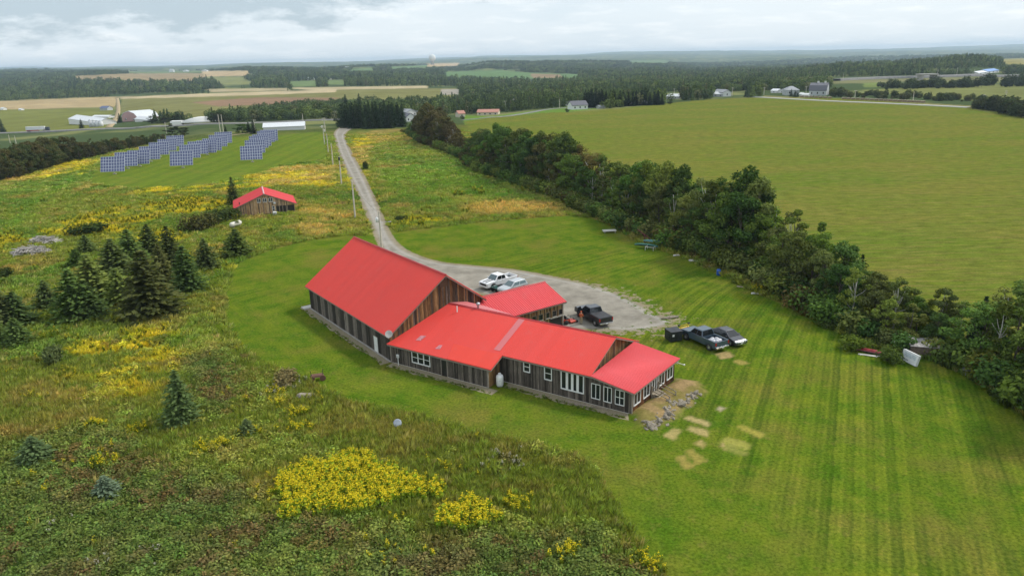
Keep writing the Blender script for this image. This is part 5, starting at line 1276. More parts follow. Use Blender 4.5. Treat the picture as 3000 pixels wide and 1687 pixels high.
def car(name, label, cat, P, heading, mat, prof, gh, L, W, wb, rim, r=.33, glass=AGLASS, rails=False):
    t = empty(name, (P[0], P[1], P[2]), heading); tag(t, label, cat); h = L/2; zb = .30
    pts = [(-h+.05, zb)]+arch(-wb/2, r+.09, zb)+arch(wb/2, r+.09, zb)+[(h-.12, zb)]+prof
    MB().prism([(x, -W/2, z) for x, z in pts], (0, W, 0)).build('body', mat, t, bevel=.09)
    greenhouse(t, *gh, mat, glass, (.5,))
    for s in (-1, 1):
        MB().box(h-.30, h-.035, s*(W/2-.24)-.2, s*(W/2-.24)+.2, .60, .74).build('headlight', LAMP, t, bevel=.03)
        MB().box(-h-.01, -h+.10, s*(W/2-.2)-.16, s*(W/2-.2)+.16, .74, .92).build('tail_light', TAIL, t)
        MB().box(.62, .76, s*(W/2)+(0 if s > 0 else -.18), s*(W/2)+(.18 if s > 0 else 0), .94, 1.07).build('mirror', mat, t, bevel=.02)
        if rails: MB().tube([(gh[3]-.1, s*(gh[7]/2-.08), gh[1]+.07), (gh[3]-1.7, s*(gh[7]/2-.08), gh[1]+.07)], .025).build('roof_rail', CHROME, t)
    MB().box(h-.05, h+.012, -.55, .55, .52, .62).build('grille', CHROME, t); MB().box(h-.03, h+.02, -.6, .6, .34, .40).build('lower_grille', CHROME, t)
    MB().box(h-.02, h+.03, -.17, .17, .42, .53).build('licence_plate', PLATE, t)
    wheels(t, wb, W+.02, r, rim); return t
def veh_pose(front_px, rear_px, side, W):
    """ground marks of the two wheels on one side -> centre and heading; side=+1 when the marks are on the left wheels"""
    f = gp(*front_px); r_ = gp(*rear_px); d = (f-r_)[:2]; hd = math.atan2(d[1], d[0]); n = np.array([-math.sin(hd), math.cos(hd)])
    c = (f+r_)[:2]/2-n*side*(W/2-.12); return (c[0], c[1], 0.0), hd, float(np.hypot(*d))
WHITEC = paint('white_car_paint', (.78, .79, .80)); BLACKC = paint('black_car_paint', (.012, .014, .02)); BLUEC = paint('slate_blue_paint', (.055, .085, .115)); GREYC = paint('dark_grey_paint', (.045, .045, .055)); SILV = paint('silver_paint', (.50, .53, .55), .3)
p_, h_, _w = veh_pose((1444, 849), (1500, 833), 1, 2.0); print('white wb', _w)
pickup('pickup_truck', 'white pickup with black hood stripes parked behind the barn', p_, h_, WHITEC, RIMD, None, BLACK, AGLASS, PGLASS, wb=3.7)
p_, h_, _w = veh_pose((1694, 926), (1748, 957), 1, 2.0); print('black wb', _w)
pickup('pickup_truck', 'black pickup with covered bed and open door on the gravel', p_, h_, BLACKC, RIM, simple('bed_cover_vinyl', (.03, .03, .034), .6), open_door=True, wb=3.9, L=6.0)
p_, h_, _w = veh_pose((2013, 997), (2075, 1025), 1, 2.0); print('blue wb', _w); BLUE_P, BLUE_H = p_, h_
pickup('pickup_truck', 'slate blue pickup with open loaded bed parked on the lawn', p_, h_, BLUEC, RIM, None, None, load=simple('clear_bags', (.5, .5, .53), .3), wb=3.8)
# sedan: nose towards the lower right
f = gp(2141, 1013); hd = h_+math.pi-R(4); d = np.array([math.cos(hd), math.sin(hd)]); n = np.array([-d[1], d[0]])
c = f[:2]-d*1.33+n*.76
car('sedan_car', 'dark grey sedan parked beside the slate blue pickup', 'car', (c[0], c[1], 0), hd, GREYC, [(2.2, .42), (2.22, .62), (1.95, .78), (.95, .96), (-1.6, 1.0), (-2.2, .96), (-2.27, .7), (-2.24, .4)], (.93, 1.42, -1.95, -1.05, .15, 1.15, 1.70, 1.22), 4.5, 1.76, 2.66, RIM, .32)
f = px(1467, 851, .6); wp, wh, _ = veh_pose((1444, 849), (1500, 833), 1, 2.0); d = np.array([math.cos(wh), math.sin(wh)]); c = f[:2]-d*2.25
car('wagon_car', 'silver station wagon half hidden behind the garage roof', 'car', (c[0], c[1], 0), wh, SILV, [(2.2, .45), (2.24, .68), (2.0, .86), (1.0, 1.02), (-2.1, 1.06), (-2.27, .9), (-2.24, .4)], (1.0, 1.58, -2.15, -1.85, .15, 1.05, 1.78, 1.34), 4.55, 1.82, 2.7, RIM, .34, PGLASS, True)
# quad bike between white pickup and wagon
f = gp(1460, 852); qb = empty('quad_bike', (f[0], f[1], 0), wh); tag(qb, 'green and black quad bike between the white pickup and wagon', 'quad bike')
QG = paint('quad_green', (.015, .09, .075))
for x in (-.65, .65):
    for y in (-.45, .45): MB().lathe([(.05, -.13), (.28, -.13), (.31, 0), (.28, .13), (.05, .13)], 14, Matrix.Translation((x, y, .31)) @ Matrix.Rotation(R(90), 4, 'X')).build('wheel', TYRE, qb, True)
mb = MB(); mb.box(.25, 1.0, -.55, .55, .62, .74); mb.box(-1.0, -.3, -.55, .55, .62, .74); mb.box(.3, .85, -.25, .25, .72, .92); mb.build('fender', QG, qb, bevel=.05)
MB().box(-.75, .25, -.18, .18, .72, .90).build('seat', BLACK, qb, bevel=.05); MB().tube([(.3, -.42, 1.08), (.45, 0, 1.02), (.3, .42, 1.08)], .025).build('handlebar', BLACK, qb)
MB().box(-.6, .6, -.2, .2, .3, .62).build('engine', simple('engine_dark', (.05, .05, .05), .6), qb)
# snow plough leaning at the nose of the blue pickup
pl = empty('snow_plough', (BLUE_P[0], BLUE_P[1], 0), BLUE_H); tag(pl, 'yellow snow plough frame at the nose of the slate blue pickup', 'snow plough'); YEL = simple('plough_yellow', (.62, .40, .02), .5)
for i in range(6):
    a = R(-35+14*i); MB()
mb = MB(); sec = [(3.75+.16*math.cos(R(100+i*28)), .55+.38*math.sin(R(100+i*28))-.1) for i in range(6)]
for i in range(5): mb.prism([(sec[i][0], -1.15, sec[i][1]), (sec[i+1][0], -1.15, sec[i+1][1]), (sec[i+1][0]+.03, -1.15, sec[i+1][1]), (sec[i][0]+.03, -1.15, sec[i][1])], (0, 2.3, 0))
mb.build('blade', YEL, pl)
mb = MB(); mb.tube([(3.2, -.5, .5), (3.65, -.2, .45)], .05); mb.tube([(3.2, .5, .5), (3.65, .2, .45)], .05); mb.tube([(3.3, -.55, .5), (3.3, -.55, 1.25)], .04); mb.tube([(3.3, .55, .5), (3.3, .55, 1.25)], .04); mb.tube([(3.3, -.8, 1.25), (3.3, .8, 1.25)], .04); mb.build('frame', YEL, pl)
for y in (-.75, .75): MB().box(3.26, 3.42, y-.13, y+.13, 1.27, 1.42).build('plough_light', BLACK, pl)
# dumpster
cn, rr_, ll = gp(1965, 1004), gp(1999, 999), gp(1952, 991); hd = math.atan2(rr_[1]-cn[1], rr_[0]-cn[0]); dl = float(np.hypot(*(rr_-cn)[:2]))
du = empty('dumpster', (cn[0], cn[1], 0), hd); tag(du, 'black metal dumpster with ribbed lid next to the slate blue pickup', 'dumpster'); DB = simple('dumpster_black', (.016, .02, .02), .55)
dl = max(1.2, min(dl, 2.0)); dw = 1.5
MB().prism([(0, 0, .08), (dl, 0, .08), (dl, 0, 1.22), (0, 0, 1.22)], (0, dw, 0)).build('bin', DB, du, bevel=.02)
for i in range(4): MB().box(.15+i*(dl-.3)/3-.035, .15+i*(dl-.3)/3+.035, -.05, -.002, .1, 1.2).build('rib', DB, du)
for i in range(2): MB().box(-.03+i*(dl/2+.03), dl/2+i*(dl/2+.03), -.06, dw+.05, 1.225, 1.30).build('lid', simple('dumpster_lid', (.028, .03, .036), .5), du, bevel=.02)
MB().box(-.12, -.003, .25, dw-.25, .5, .75).build('lift_pocket', DB, du); MB().box(.16, .42, -.062, -.052, .72, .98).build('notice', PLATE, du)

# ================================================================== the person by the black pickup
pp = gp(1702, 950)
SKINM = simple('skin', (.42, .25, .18), .6); KHAKI = simple('khaki_cloth', (.30, .24, .14), .85); ORANGE = simple('orange_vest', (.62, .13, .05), .8); BOOT = simple('brown_boot', (.06, .04, .025), .8)
per = empty('person', (pp[0], pp[1], 0), math.atan2(BLUE_P[1]*0+1, .6)); tag(per, 'person in orange vest and cap and khaki trousers by the black pickup', 'person')
def body_mesh():
    """one continuous figure: rings of torso, legs and arms bridged into a single skin surface"""
    bm = bmesh.new(); ly = bm.verts.layers.skin.verify()
    J = {'hip': ((0, 0, .95), .15), 'waist': ((0, 0, 1.10), .145), 'chest': ((.01, 0, 1.30), .17), 'shl': ((.0, 0, 1.43), .13), 'neck': ((.02, 0, 1.50), .06), 'head': ((.03, 0, 1.60), .085), 'crown': ((.03, 0, 1.70), .08),
         'lh': ((0, .10, .90), .10), 'lk': ((.05, .11, .50), .07), 'la': ((.0, .12, .10), .05), 'lt': ((.16, .13, .05), .045), 'rh': ((0, -.10, .90), .10), 'rk': ((.02, -.11, .50), .07), 'ra': ((-.06, -.12, .10), .05), 'rt': ((.10, -.13, .05), .045),
         'ls': ((0, .20, 1.41), .065), 'le': ((.03, .27, 1.14), .05), 'lw': ((.22, .25, 1.02), .036), 'lf': ((.29, .24, 1.01), .03), 'rs': ((0, -.20, 1.41), .065), 're': ((.05, -.26, 1.14), .05), 'rw': ((.26, -.22, 1.06), .036), 'rf': ((.33, -.21, 1.06), .03)}
    E_ = [('hip', 'waist'), ('waist', 'chest'), ('chest', 'shl'), ('shl', 'neck'), ('neck', 'head'), ('head', 'crown'), ('hip', 'lh'), ('lh', 'lk'), ('lk', 'la'), ('la', 'lt'), ('hip', 'rh'), ('rh', 'rk'), ('rk', 'ra'), ('ra', 'rt'), ('shl', 'ls'), ('ls', 'le'), ('le', 'lw'), ('lw', 'lf'), ('shl', 'rs'), ('rs', 're'), ('re', 'rw'), ('rw', 'rf')]
    ks = list(J); V = {k: bm.verts.new(J[k][0]) for k in ks}
    for a, b in E_: bm.edges.new((V[a], V[b]))
    for k in ks: V[k][ly].radius = (J[k][1], J[k][1]); V[k][ly].use_root = (k == 'hip')
    me = bpy.data.meshes.new('body'); bm.to_mesh(me); bm.free(); return me
bme = body_mesh()
m = NT('person_skin_and_clothes'); z = m.n('ShaderNodeSeparateXYZ'); m.l(m.objc(), z.inputs[0])
c = m.mix(m.rng(z.outputs['Z'], 1.005, 1.015), KHAKI and (.33, .27, .16), (.60, .14, .06)); c = m.mix(m.rng(z.outputs['Z'], 1.47, 1.48), c, (.45, .28, .2)); c = m.mix(m.rng(z.outputs['Z'], .12, .13), (.06, .04, .025), c)
m.bsdf(c, .8); bme.materials.append(m.mat)
bo = link('body', bme, per); sk = bo.modifiers.new('skin', 'SKIN'); sk.use_smooth_shade = True; sb = bo.modifiers.new('sub', 'SUBSURF'); sb.levels = 2; sb.render_levels = 2
mb = MB(); mb.lathe([(.10, 1.64), (.105, 1.69), (.085, 1.75), (.03, 1.775)], 14, Matrix.Translation((.03, 0, 0))); mb.prism([(.10, -.08, 1.655), (.22, -.05, 1.64), (.22, .05, 1.64), (.10, .08, 1.655)], (0, 0, .015)); mb.build('cap', ORANGE, per, True)
mb = MB(); 
for s in (-1, 1):
    mb.tube([(.16, s*.08, 1.1), (.185, s*.08, 1.3), (.12, s*.09, 1.44)], .02, 5)
mb.build('reflective_band', simple('reflective_yellow', (.6, .6, .2), .5), per)

# ================================================================== yard things
def mower(P, hd, label, col=(.50, .07, .03)):
    t = empty('ride_on_mower', (P[0], P[1], 0), hd); tag(t, label, 'mower'); MR = simple('mower_red', (.52, .065, .03), .45)
    MB().prism([(.1, -.62, .14), (1.0, -.5, .14), (1.0, .5, .14), (.1, .62, .14)], (0, 0, .16)).build('deck', MR, t, bevel=.04)
    MB().box(-.75, .25, -.3, .3, .3, .55).build('chassis', MR, t, bevel=.04); MB().box(-.35, .1, -.24, .24, .56, .68).build('seat', BLACK, t, bevel=.04); MB().box(-.45, -.33, -.24, .24, .62, 1.05).build('seat_back', BLACK, t, bevel=.04)
    for s in (-1, 1):
        MB().lathe([(.05, -.12), (.27, -.12), (.29, 0), (.27, .12), (.05, .12)], 14, Matrix.Translation((-.5, s*.45, .29)) @ Matrix.Rotation(R(90), 4, 'X')).build('wheel', TYRE, t, True)
        MB().lathe([(.03, -.06), (.15, -.06), (.15, .06), (.03, .06)], 12, Matrix.Translation((1.15, s*.4, .15)) @ Matrix.Rotation(R(90), 4, 'X')).build('caster', TYRE, t, True)
        MB().tube([(.0, s*.36, .5), (.25, s*.34, .95), (.3, s*.1, .98)], .022).build('lever', BLACK, t)
    return t
q = gp(1663, 946); mower(q, R(30), 'orange red ride-on mower just outside the garage corner')
qi = Mb @ Vector((2.2, 21.3, 0)); mower(qi, R(-40), 'ride-on mower parked in the open garage bay')
# propane tank
t = empty('propane_tank', tuple(Mw @ Vector((13.95, .98, 0))), 0); tag(t, 'white upright propane tank at the corner of the wing', 'tank')
MB().lathe([(.30, .10), (.375, .18), (.38, 1.05), (.34, 1.2), (.2, 1.29), (.02, 1.31)], 24).build('vessel', simple('tank_white', (.80, .80, .79), .4, var=.06), t, True)
MB().lathe([(.15, 1.24), (.15, 1.46), (.13, 1.46), (.13, 1.26)], 16).build('collar', WHITE, t, True); MB().lathe([(.33, .03), (.33, .12), (.30, .12), (.30, .03)], 20).build('foot_ring', GALV, t)
q = [(-.09+i*.07, -.385, .66) for i in range(2)]
mb = MB()
for x in (-.07, .03): mb.box(x, x+.05, -.384, -.379, .74, .80)
mb.build('stencil_mark', simple('stencil_grey', (.25, .25, .27), .6), t)
# meter on its post
t = empty('electric_meter', tuple(Mw @ Vector((1.3, -.28, 0))), R(-33.5)); tag(t, 'white meter box on a slim white post by the wing wall', 'meter')
MB().box(-.035, .035, -.035, .035, 0, .95).build('post', WHITE, t); MB().box(-.16, .16, -.09, .06, .92, 1.28).build('box', WHITE, t, bevel=.02); MB().lathe([(.08, 0), (.08, .05), (.05, .08)], 12, Matrix.Translation((0, -.09, 1.12)) @ Matrix.Rotation(R(90), 4, 'X')).build('dial', GALV, t)
# boulders round the porch garden
def rock(seed, r):
    rng = np.random.default_rng(seed); bm = bmesh.new(); bmesh.ops.create_icosphere(bm, subdivisions=3, radius=1)
    ax = rng.normal(size=(7, 3)); ax /= np.linalg.norm(ax, axis=1)[:, None]; cut = rng.uniform(.35, .75, 7)
    for v in bm.verts:
        p = np.array(v.co)
        for a, c_ in zip(ax, cut):
            d = p @ a
            if d > c_: p = p-a*(d-c_)*.85
        p *= 1+.06*(fbm(p[0]*2+5, p[1]*2+p[2]*3, 1, 3, seed)-.5); v.co = p*np.array([1.45, 1.05, .85])
    me = bpy.data.meshes.new('rock'); bm.to_mesh(me); bm.free(); return me
ROCKM = NT('boulder_stone'); rc = ROCKM.noise(2.5, 6, .65, ROCKM.objc()); rk = ROCKM.mix(ROCKM.rng(rc, .35, .65), (.13, .105, .075), (.36, .32, .26)); rk = ROCKM.mix(ROCKM.rng(ROCKM.noise(5, 3, .6, ROCKM.objc()), .6, .7, 0, .6), rk, (.13, .14, .05)); ROCKM.bsdf(rk, .9, spec=.2, normal=ROCKM.bump(rc, .5, .08)); ROCKM = ROCKM.mat
RK = [rock(i, 1) for i in range(5)]
for m_ in RK: m_.materials.append(ROCKM); m_.polygons.foreach_set('use_smooth', [True]*len(m_.polygons))
rl = [(395, 708, 46, 'pale broken boulder at the lower tip of the porch garden'), (478, 655, 40, 'large brown boulder next to the pale broken one'), (538, 615, 34, 'upright grey boulder mid way along the lower stone row'), (575, 575, 34, 'rounded boulder near the bend of the lower stone row'), (548, 528, 26, 'small boulder nearest the porch steps'), (705, 478, 44, 'biggest dark boulder at the start of the upper stone row'),
      (775, 445, 30, 'medium boulder in the upper stone row'), (828, 402, 28, 'white flecked boulder in the upper stone row'), (866, 362, 36, 'tall pale boulder at the far end of the upper row'), (588, 462, 15, 'flat little stone beside the porch steps'), (610, 482, 11, 'round pebble like stone by the steps'), (222, 645, 20, 'stone half sunk near the porch corner'), (350, 712, 18, 'low stone left of the pale broken boulder')]
for i, (a, b, r_, lab) in enumerate(rl):
    q = gp(1800+a/3.623, 1050+(b+r_*.3)/3.623); s = r_/3.623*math.hypot(q[1], CAM_H)/CAM_F*.9; o = link('boulder', RK[i % 5], None, (q[0], q[1], q[2]+s*.2), random.uniform(0, 6), s); o.rotation_euler = (random.uniform(-.5, .5), random.uniform(-.5, .5), random.uniform(0, 6)); o.scale = (s*random.uniform(.9, 1.4), s*random.uniform(.7, 1.1), s*random.uniform(.7, 1.1)); tag(o, lab, 'boulder', 'boulders edging the porch garden')
XX = []; YY_ = []
for pth in ([(350, 720), (400, 705), (480, 655), (540, 610), (590, 565), (550, 525)], [(590, 470), (700, 478), (770, 448), (830, 402), (870, 355)]):
    for a_, b_ in zip(pth[:-1], pth[1:]):
        for k_ in range(16):
            u_f = random.random(); q_ = gp(1800+(a_[0]+(b_[0]-a_[0])*u_f)/3.623, 1050+(a_[1]+(b_[1]-a_[1])*u_f)/3.623); XX.append(q_[0]+random.gauss(0, .28)); YY_.append(q_[1]+random.gauss(0, .28))
XX = np.array(XX); YY_ = np.array(YY_); n_r = len(XX); s_r = RNG.uniform(.05, .19, n_r)
scatter('rubble', np.stack([XX, YY_, terr(XX, YY_)], 1), RNG.uniform(0, 6, n_r), np.stack([s_r*1.3, s_r, s_r*.8], 1), np.ones((n_r, 3))*.3, RK, RNG.integers(0, 5, n_r), 'small rubble stones among the porch garden boulders')
q = gp(890, 1170); tag(link('boulder', RK[1], None, (q[0], q[1], .3), .4, (.9, .5, .6)), 'pale slab of rock among weeds at the lawn corner', 'boulder')
q = gp(1962, 932); tag(link('driftwood_log', RK[2], None, (q[0], q[1], .1), .2, (.9, .3, .25)), 'grey weathered log lying at the edge of the gravel', 'log')
# foreground oddments
q = gp(1167, 1252); t = empty('bucket', (q[0], q[1], .45), 0); tag(t, 'upturned grey plastic tub lying in the long grass', 'tub'); MB().lathe([(.02, .0), (.30, .02), (.36, .30), (.34, .38), (.30, .38)], 18, Matrix.Rotation(R(60), 4, 'X')).build('shell', simple('tub_grey', (.36, .40, .46), .5), t, True)
MB().lathe([(.355, .29), (.385, .30), (.385, .34), (.35, .35)], 18, Matrix.Rotation(R(60), 4, 'X')).build('rim', simple('tub_rim', (.30, .34, .40), .5), t, True)
q = gp(930, 1112); t = empty('old_cart', (q[0], q[1], 0), .3); tag(t, 'rusty red farm cart in the weeds at the lawn edge', 'cart'); RUST = simple('rust', (.13, .06, .04), .9)
MB().prism([(-.7, -.45, .45), (.7, -.45, .45), (.6, -.35, .62), (-.6, -.35, .62)], (0, .6, 0)).build('tray', RUST, t)
for x in (-.55, .55):
    MB().lathe([(.25, -.04), (.32, -.04), (.32, .04), (.25, .04)], 14, Matrix.Translation((x, -.5, .32)) @ Matrix.Rotation(R(90), 4, 'X')).build('wheel', RUST, t)
    MB().tube([(x, -.4, .7), (x*1.2, -.4, 1.35)], .03).build('upright', BLACK, t)
# tank by the cabin
a, b = gp(672, 672), gp(711, 660); d = (b-a)[:2]; L_ = 3.0; hd = math.atan2(d[1], d[0]); c = (a+b)/2
t = empty('fuel_tank', (c[0], c[1], 0), hd); tag(t, 'cream horizontal tank overgrown with vines near the cabin', 'tank'); My = Matrix.Translation((0, 0, .75)) @ Matrix.Rotation(R(90), 4, 'Y')
MB().lathe([(.02, -1.55), (.35, -1.48), (.5, -1.25), (.52, 0), (.5, 1.25), (.35, 1.48), (.02, 1.55)], 18, My).build('vessel', simple('cream_tank', (.66, .63, .54), .6), t, True)
for x in (-.9, .9): MB().box(x-.08, x+.08, -.4, .4, 0, .4).build('saddle', CONC, t)
vn = leafmesh('vine', [cards(np.stack([RNG.normal(size=160)*.28, RNG.normal(size=160)*.4, 1.0+RNG.uniform(0, .35, 160)], 1), .2, RNG, .5)], LEAF); v_ = link('vine', vn, t); v_.color = (.10, .13, .03, 1)
q = gp(806, 632); t = empty('old_appliance', (q[0], q[1], 0), R(15)); tag(t, 'white discarded appliance in the grass before the cabin', 'appliance'); MB().box(-.4, .4, -.35, .35, 0, .85).build('cabinet', WHITE, t, bevel=.03); MB().box(-.35, .35, -.38, -.352, .1, .75).build('door', simple('grey_panel', (.5, .5, .5), .5), t)
# brush piles
TW = simple('dead_twig', (.40, .37, .34), .9, var=.4, scale=1)
def pile(P, rx, ry, h, n, label, seed):
    rr = random.Random(seed); mb = MB()
    for k in range(n):
        x, y = rr.gauss(0, rx*.5), rr.gauss(0, ry*.5); z = max(.05, h*(1-(x/rx)**2-(y/ry)**2))*rr.uniform(.2, 1); a = rr.uniform(-.7, .7)+(0 if rr.random() < .6 else 1.5); L_ = rr.uniform(.6, 2.2); dz = rr.uniform(-.35, .45)
        dx_, dy_ = math.cos(a)*L_*.5, math.sin(a)*L_*.5; mb.tube([(x-dx_, y-dy_, max(.03, z-dz*.5)), (x, y, z+.05), (x+dx_, y+dy_, max(.03, z+dz*.5))], [.075, .06, .03], 4)
    o = mb.build('brush_pile', TW, None); o.location = (P[0], P[1], P[2]); tag(o, label, 'brush pile')
pile(gp(78*K, 640*K), 3.8, 2.4, 1.7, 330, 'nearer grey heap of cut branches at the left edge', 1); pile(gp(115*K, 612*K), 3.8, 1.5, 1.5, 220, 'farther long heap of cut branches beside yellow weeds', 2)

# ---- junk along the tree row
def slats(name, label, cat, P, hd, L_, W_, n, z, mat, legs=.0):
    t = empty(name, (P[0], P[1], gz(P[0], P[1])), hd); tag(t, label, cat)
    for i in range(n):
        y = -W_/2+W_*(i+.5)/n; MB().box(-L_/2+random.uniform(-.06, .06), L_/2+random.uniform(-.06, .06), y-W_/n*.4, y+W_/n*.4, z, z+.04).build('slat', mat, t)
    for x in (-L_*.38, L_*.38): MB().box(x-.05, x+.05, -W_/2, W_/2, z-.07, z-.003).build('bearer', mat, t)
    if legs:
        for x in (-L_*.38, L_*.38):
            for y in (-W_*.4, W_*.4): MB().box(x-.04, x+.04, y-.04, y+.04, 0, z-.07).build('leg', mat, t)
    return t
PW = simple('peeling_white', (.55, .53, .48), .8, var=.35, scale=3)
slats('pallet_table', 'low whitewashed slatted table alone on the mown grass', 'table', gp(1785, 681), .1, 2.6, 1.5, 7, .38, PW, 1)
slats('plank_heap', 'heap of pale planks on the grass left of the barrel', 'planks', gp(2040, 766), -.4, 2.4, 1.0, 6, .12, PW)
slats('plank_heap', 'grey planks propped against weeds by the blue barrel', 'planks', gp(2092, 787), -.5, 2.0, .7, 4, .3, OLDW)
slats('plank_heap', 'two bare planks on the lawn edge right of the barrel', 'planks', gp(2178, 842), -.55, 1.8, .4, 2, .04, OLDW)
slats('plank_heap', 'weathered grey boards leaning near the right picture edge', 'planks', gp(2860, 1098), -.5, 2.6, 1.3, 6, .55, simple('silver_board', (.36, .36, .37), .8, var=.4, scale=3), 1)
slats('plank_heap', 'pale plank lying under the red canoe', 'planks', gp(2545, 1042), -.45, 2.1, .4, 2, .05, PW)
def boat(label, P, hd, mat, z=0, roll=R(180), L_=4.2, w=.42):
    t = empty('canoe', (P[0], P[1], gz(P[0], P[1])+z), hd); tag(t, label, 'canoe'); mb = MB(); N = 14; vs = []; fs = []; m_ = 9
    for i in range(N+1):
        x = -1+2*i/N; ww = w*(1-abs(x)**2.6)+.012; dp = .34*(1-.25*abs(x)**3); up = .12*abs(x)**3
        for j in range(m_):
            a = math.pi*j/(m_-1); vs.append((x*L_/2, -math.cos(a)*ww, up-math.sin(a)*dp))
    for i in range(N):
        for j in range(m_-1): b = i*m_+j; fs.append((b, b+1, b+m_+1, b+m_))
    mb.add(vs, fs); h_o = mb.build('hull', mat, t, True); so = h_o.modifiers.new('thick', 'SOLIDIFY'); so.thickness = .02; h_o.rotation_euler = (roll, 0, 0)
    mb = MB()
    for s in (-1, 1): mb.tube([(x*L_/2, s*(w*(1-abs(x)**2.6)+.012), .12*abs(x)**3) for x in np.linspace(-1, 1, 11)], .022, 5)
    g_ = mb.build('gunwale', simple('gunwale', (.2, .22, .2), .6), t); g_.rotation_euler = (roll, 0, 0); return t
TEAL = simple('teal_hull', (.06, .20, .19), .5, var=.4); GRN = simple('green_hull', (.02, .15, .11), .5, var=.3)
q = gp(1905, 732); hd_ = R(-28)
boat('teal canoe resting upside down on the white rack', gp(1918, 722), hd_, TEAL, .85); boat('green canoe lying lower on the mown side of the rack', gp(1893, 728), hd_, GRN, .55, R(150))
t = empty('canoe_rack', (q[0], q[1], 0), hd_); tag(t, 'white metal trestle under the two upturned canoes', 'rack')
for x in (-.7, .7):
    MB().tube([(x, -.6, 0), (x, -.6, .62)], .035).build('leg', WHITE, t); MB().tube([(x, .6, 0), (x, .6, .62)], .035).build('leg', WHITE, t); MB().tube([(x, -.65, .62), (x, .65, .62)], .035).build('crossbar', WHITE, t)
MB().tube([(-.75, -.6, .6), (.75, -.6, .6)], .035).build('rail', WHITE, t)
q = gp(1895, 716); t = empty('conveyor_frame', (q[0], q[1], 0), R(0)); tag(t, 'dark red tilted steel frame behind the canoes', 'farm frame'); DR = simple('maroon_steel', (.13, .025, .03), .7)
for y in (-.35, .35):
    MB().tube([(1.4, y, .3), (-1.6, y+.5, 2.6)], .07).build('boom', DR, t); MB().tube([(-.3, y, 0), (-.5, y+.2, 1.7)], .05).build('strut', DR, t)
for k in range(4): MB().tube([(1.0-.75*k, -.35+.12*k, .6+.57*k), (1.0-.75*k, .35+.12*k, .6+.57*k)], .035).build('rung', DR, t)
q = gp(2105, 806); t = empty('barrel', (q[0], q[1], gz(q[0], q[1])), 0); tag(t, 'bright blue plastic barrel at the foot of the tree row', 'barrel')
MB().lathe([(.28, 0), (.31, .05), (.31, .3), (.325, .33), (.31, .36), (.31, .62), (.325, .65), (.31, .68), (.30, .9), (.26, .93)], 20).build('drum', simple('barrel_blue', (.01, .09, .42), .4), t, True); MB().lathe([(.05, .93), (.05, .97), (.01, .97)], 10).build('bung', BLACK, t)
def sheet(name, label, cat, P, hd, L_, W_, mat, z=.1, tilt=.15, bow=.1):
    o = MB(); N = 6; vs = []; fs = []
    for i in range(N+1):
        x = -L_/2+L_*i/N
        for j, y in enumerate((-W_/2, W_/2)): vs.append((x, y*(1-.12*(i % 2)), bow*math.sin(3.1*i/N)))
    for i in range(N): fs.append((2*i, 2*i+2, 2*i+3, 2*i+1))
    o.add(vs, fs); q_ = o.build(name, mat, None); s_ = q_.modifiers.new('t', 'SOLIDIFY'); s_.thickness = .05
    q_.location = (P[0], P[1], gz(P[0], P[1])+z); q_.rotation_euler = (tilt, 0, hd); return tag(q_, label, cat)
sheet('torn_tarp', 'small white torn tarp between canoes and blue scrap', 'tarp', gp(1982, 750), 0, 1.1, .5, PW); sheet('blue_scrap', 'scrap of blue plastic left of the plank heap', 'plastic scrap', gp(2013, 750), .2, 1.0, .35, simple('blue_plastic', (.02, .09, .3), .5))
sheet('white_board', 'long white board tipped up in the red weeds', 'board', gp(2250, 846), -.62, 2.0, .5, WHITE, .45, .5, 0); sheet('torn_tarp', 'white crumpled sheet lying flat on the lawn edge', 'tarp', gp(2217, 861), -.4, 1.5, .7, PW, .05, 0)
sheet('white_marker', 'white board standing beside the hedge near the red canoe', 'board', gp(2536, 999), .2, .25, .9, WHITE, .5, 1.3, 0)
boat('red canoe turned over on the lawn edge', gp(2553, 1034), R(-38), simple('red_hull', (.32, .03, .04), .5, var=.4), .12, R(165), 3.2)
# the fallen sign and the shed behind it
bl, br_, tl_ = px(2638, 1051, .1), px(2680, 1072, .1), None
t = empty('roadside_sign', (float(px(2659, 1064)[0]), float(px(2659, 1064)[1]), 0), math.atan2(br_[1]-bl[1], br_[0]-bl[0])); tag(t, 'leaning white box sign with faded lettering before the grey shed', 'sign')
WS = float(np.hypot(*(br_-bl)[:2]))*1.06; Mt = Matrix.Translation((0, 0, .08)) @ Matrix.Rotation(R(-14), 4, 'X'); HS = 1.2
MB().box(-WS/2, WS/2, 0, .28, 0, HS, Mt).build('cabinet', simple('sign_white', (.74, .75, .76), .5, var=.08), t, bevel=.02)
mb = MB(); mb.box(-WS/2, WS/2, -.02, -.001, 0, .05, Mt); mb.box(-WS/2, WS/2, -.02, -.001, HS-.05, HS, Mt); mb.box(-WS/2, -WS/2+.05, -.02, -.001, .05, HS-.05, Mt); mb.box(WS/2-.05, WS/2, -.02, -.001, .05, HS-.05, Mt); mb.build('frame', WHITE, t)
FAD = simple('faded_lettering', (.42, .50, .54), .6, var=.3, scale=4); FAD2 = simple('faded_caption', (.33, .36, .38), .6, var=.3, scale=5)
rr = random.Random(4)
for k in range(6):
    x0 = -WS*.36+k*WS*.125; Md2 = Mt
    mb = MB(); mb.box(x0, x0+WS*.03, -.006, -.001, HS*.45, HS*.83, Md2); mb.box(x0+WS*.075, x0+WS*.1, -.006, -.001, HS*.45, HS*.83, Md2); mb.box(x0+WS*.03, x0+WS*.075, -.006, -.001, HS*(.45 if k % 2 else .75), HS*(.53 if k % 2 else .83), Md2); mb.box(x0+WS*.03, x0+WS*.075, -.006, -.001, HS*.60, HS*.66, Md2); mb.build('letter', FAD, t)
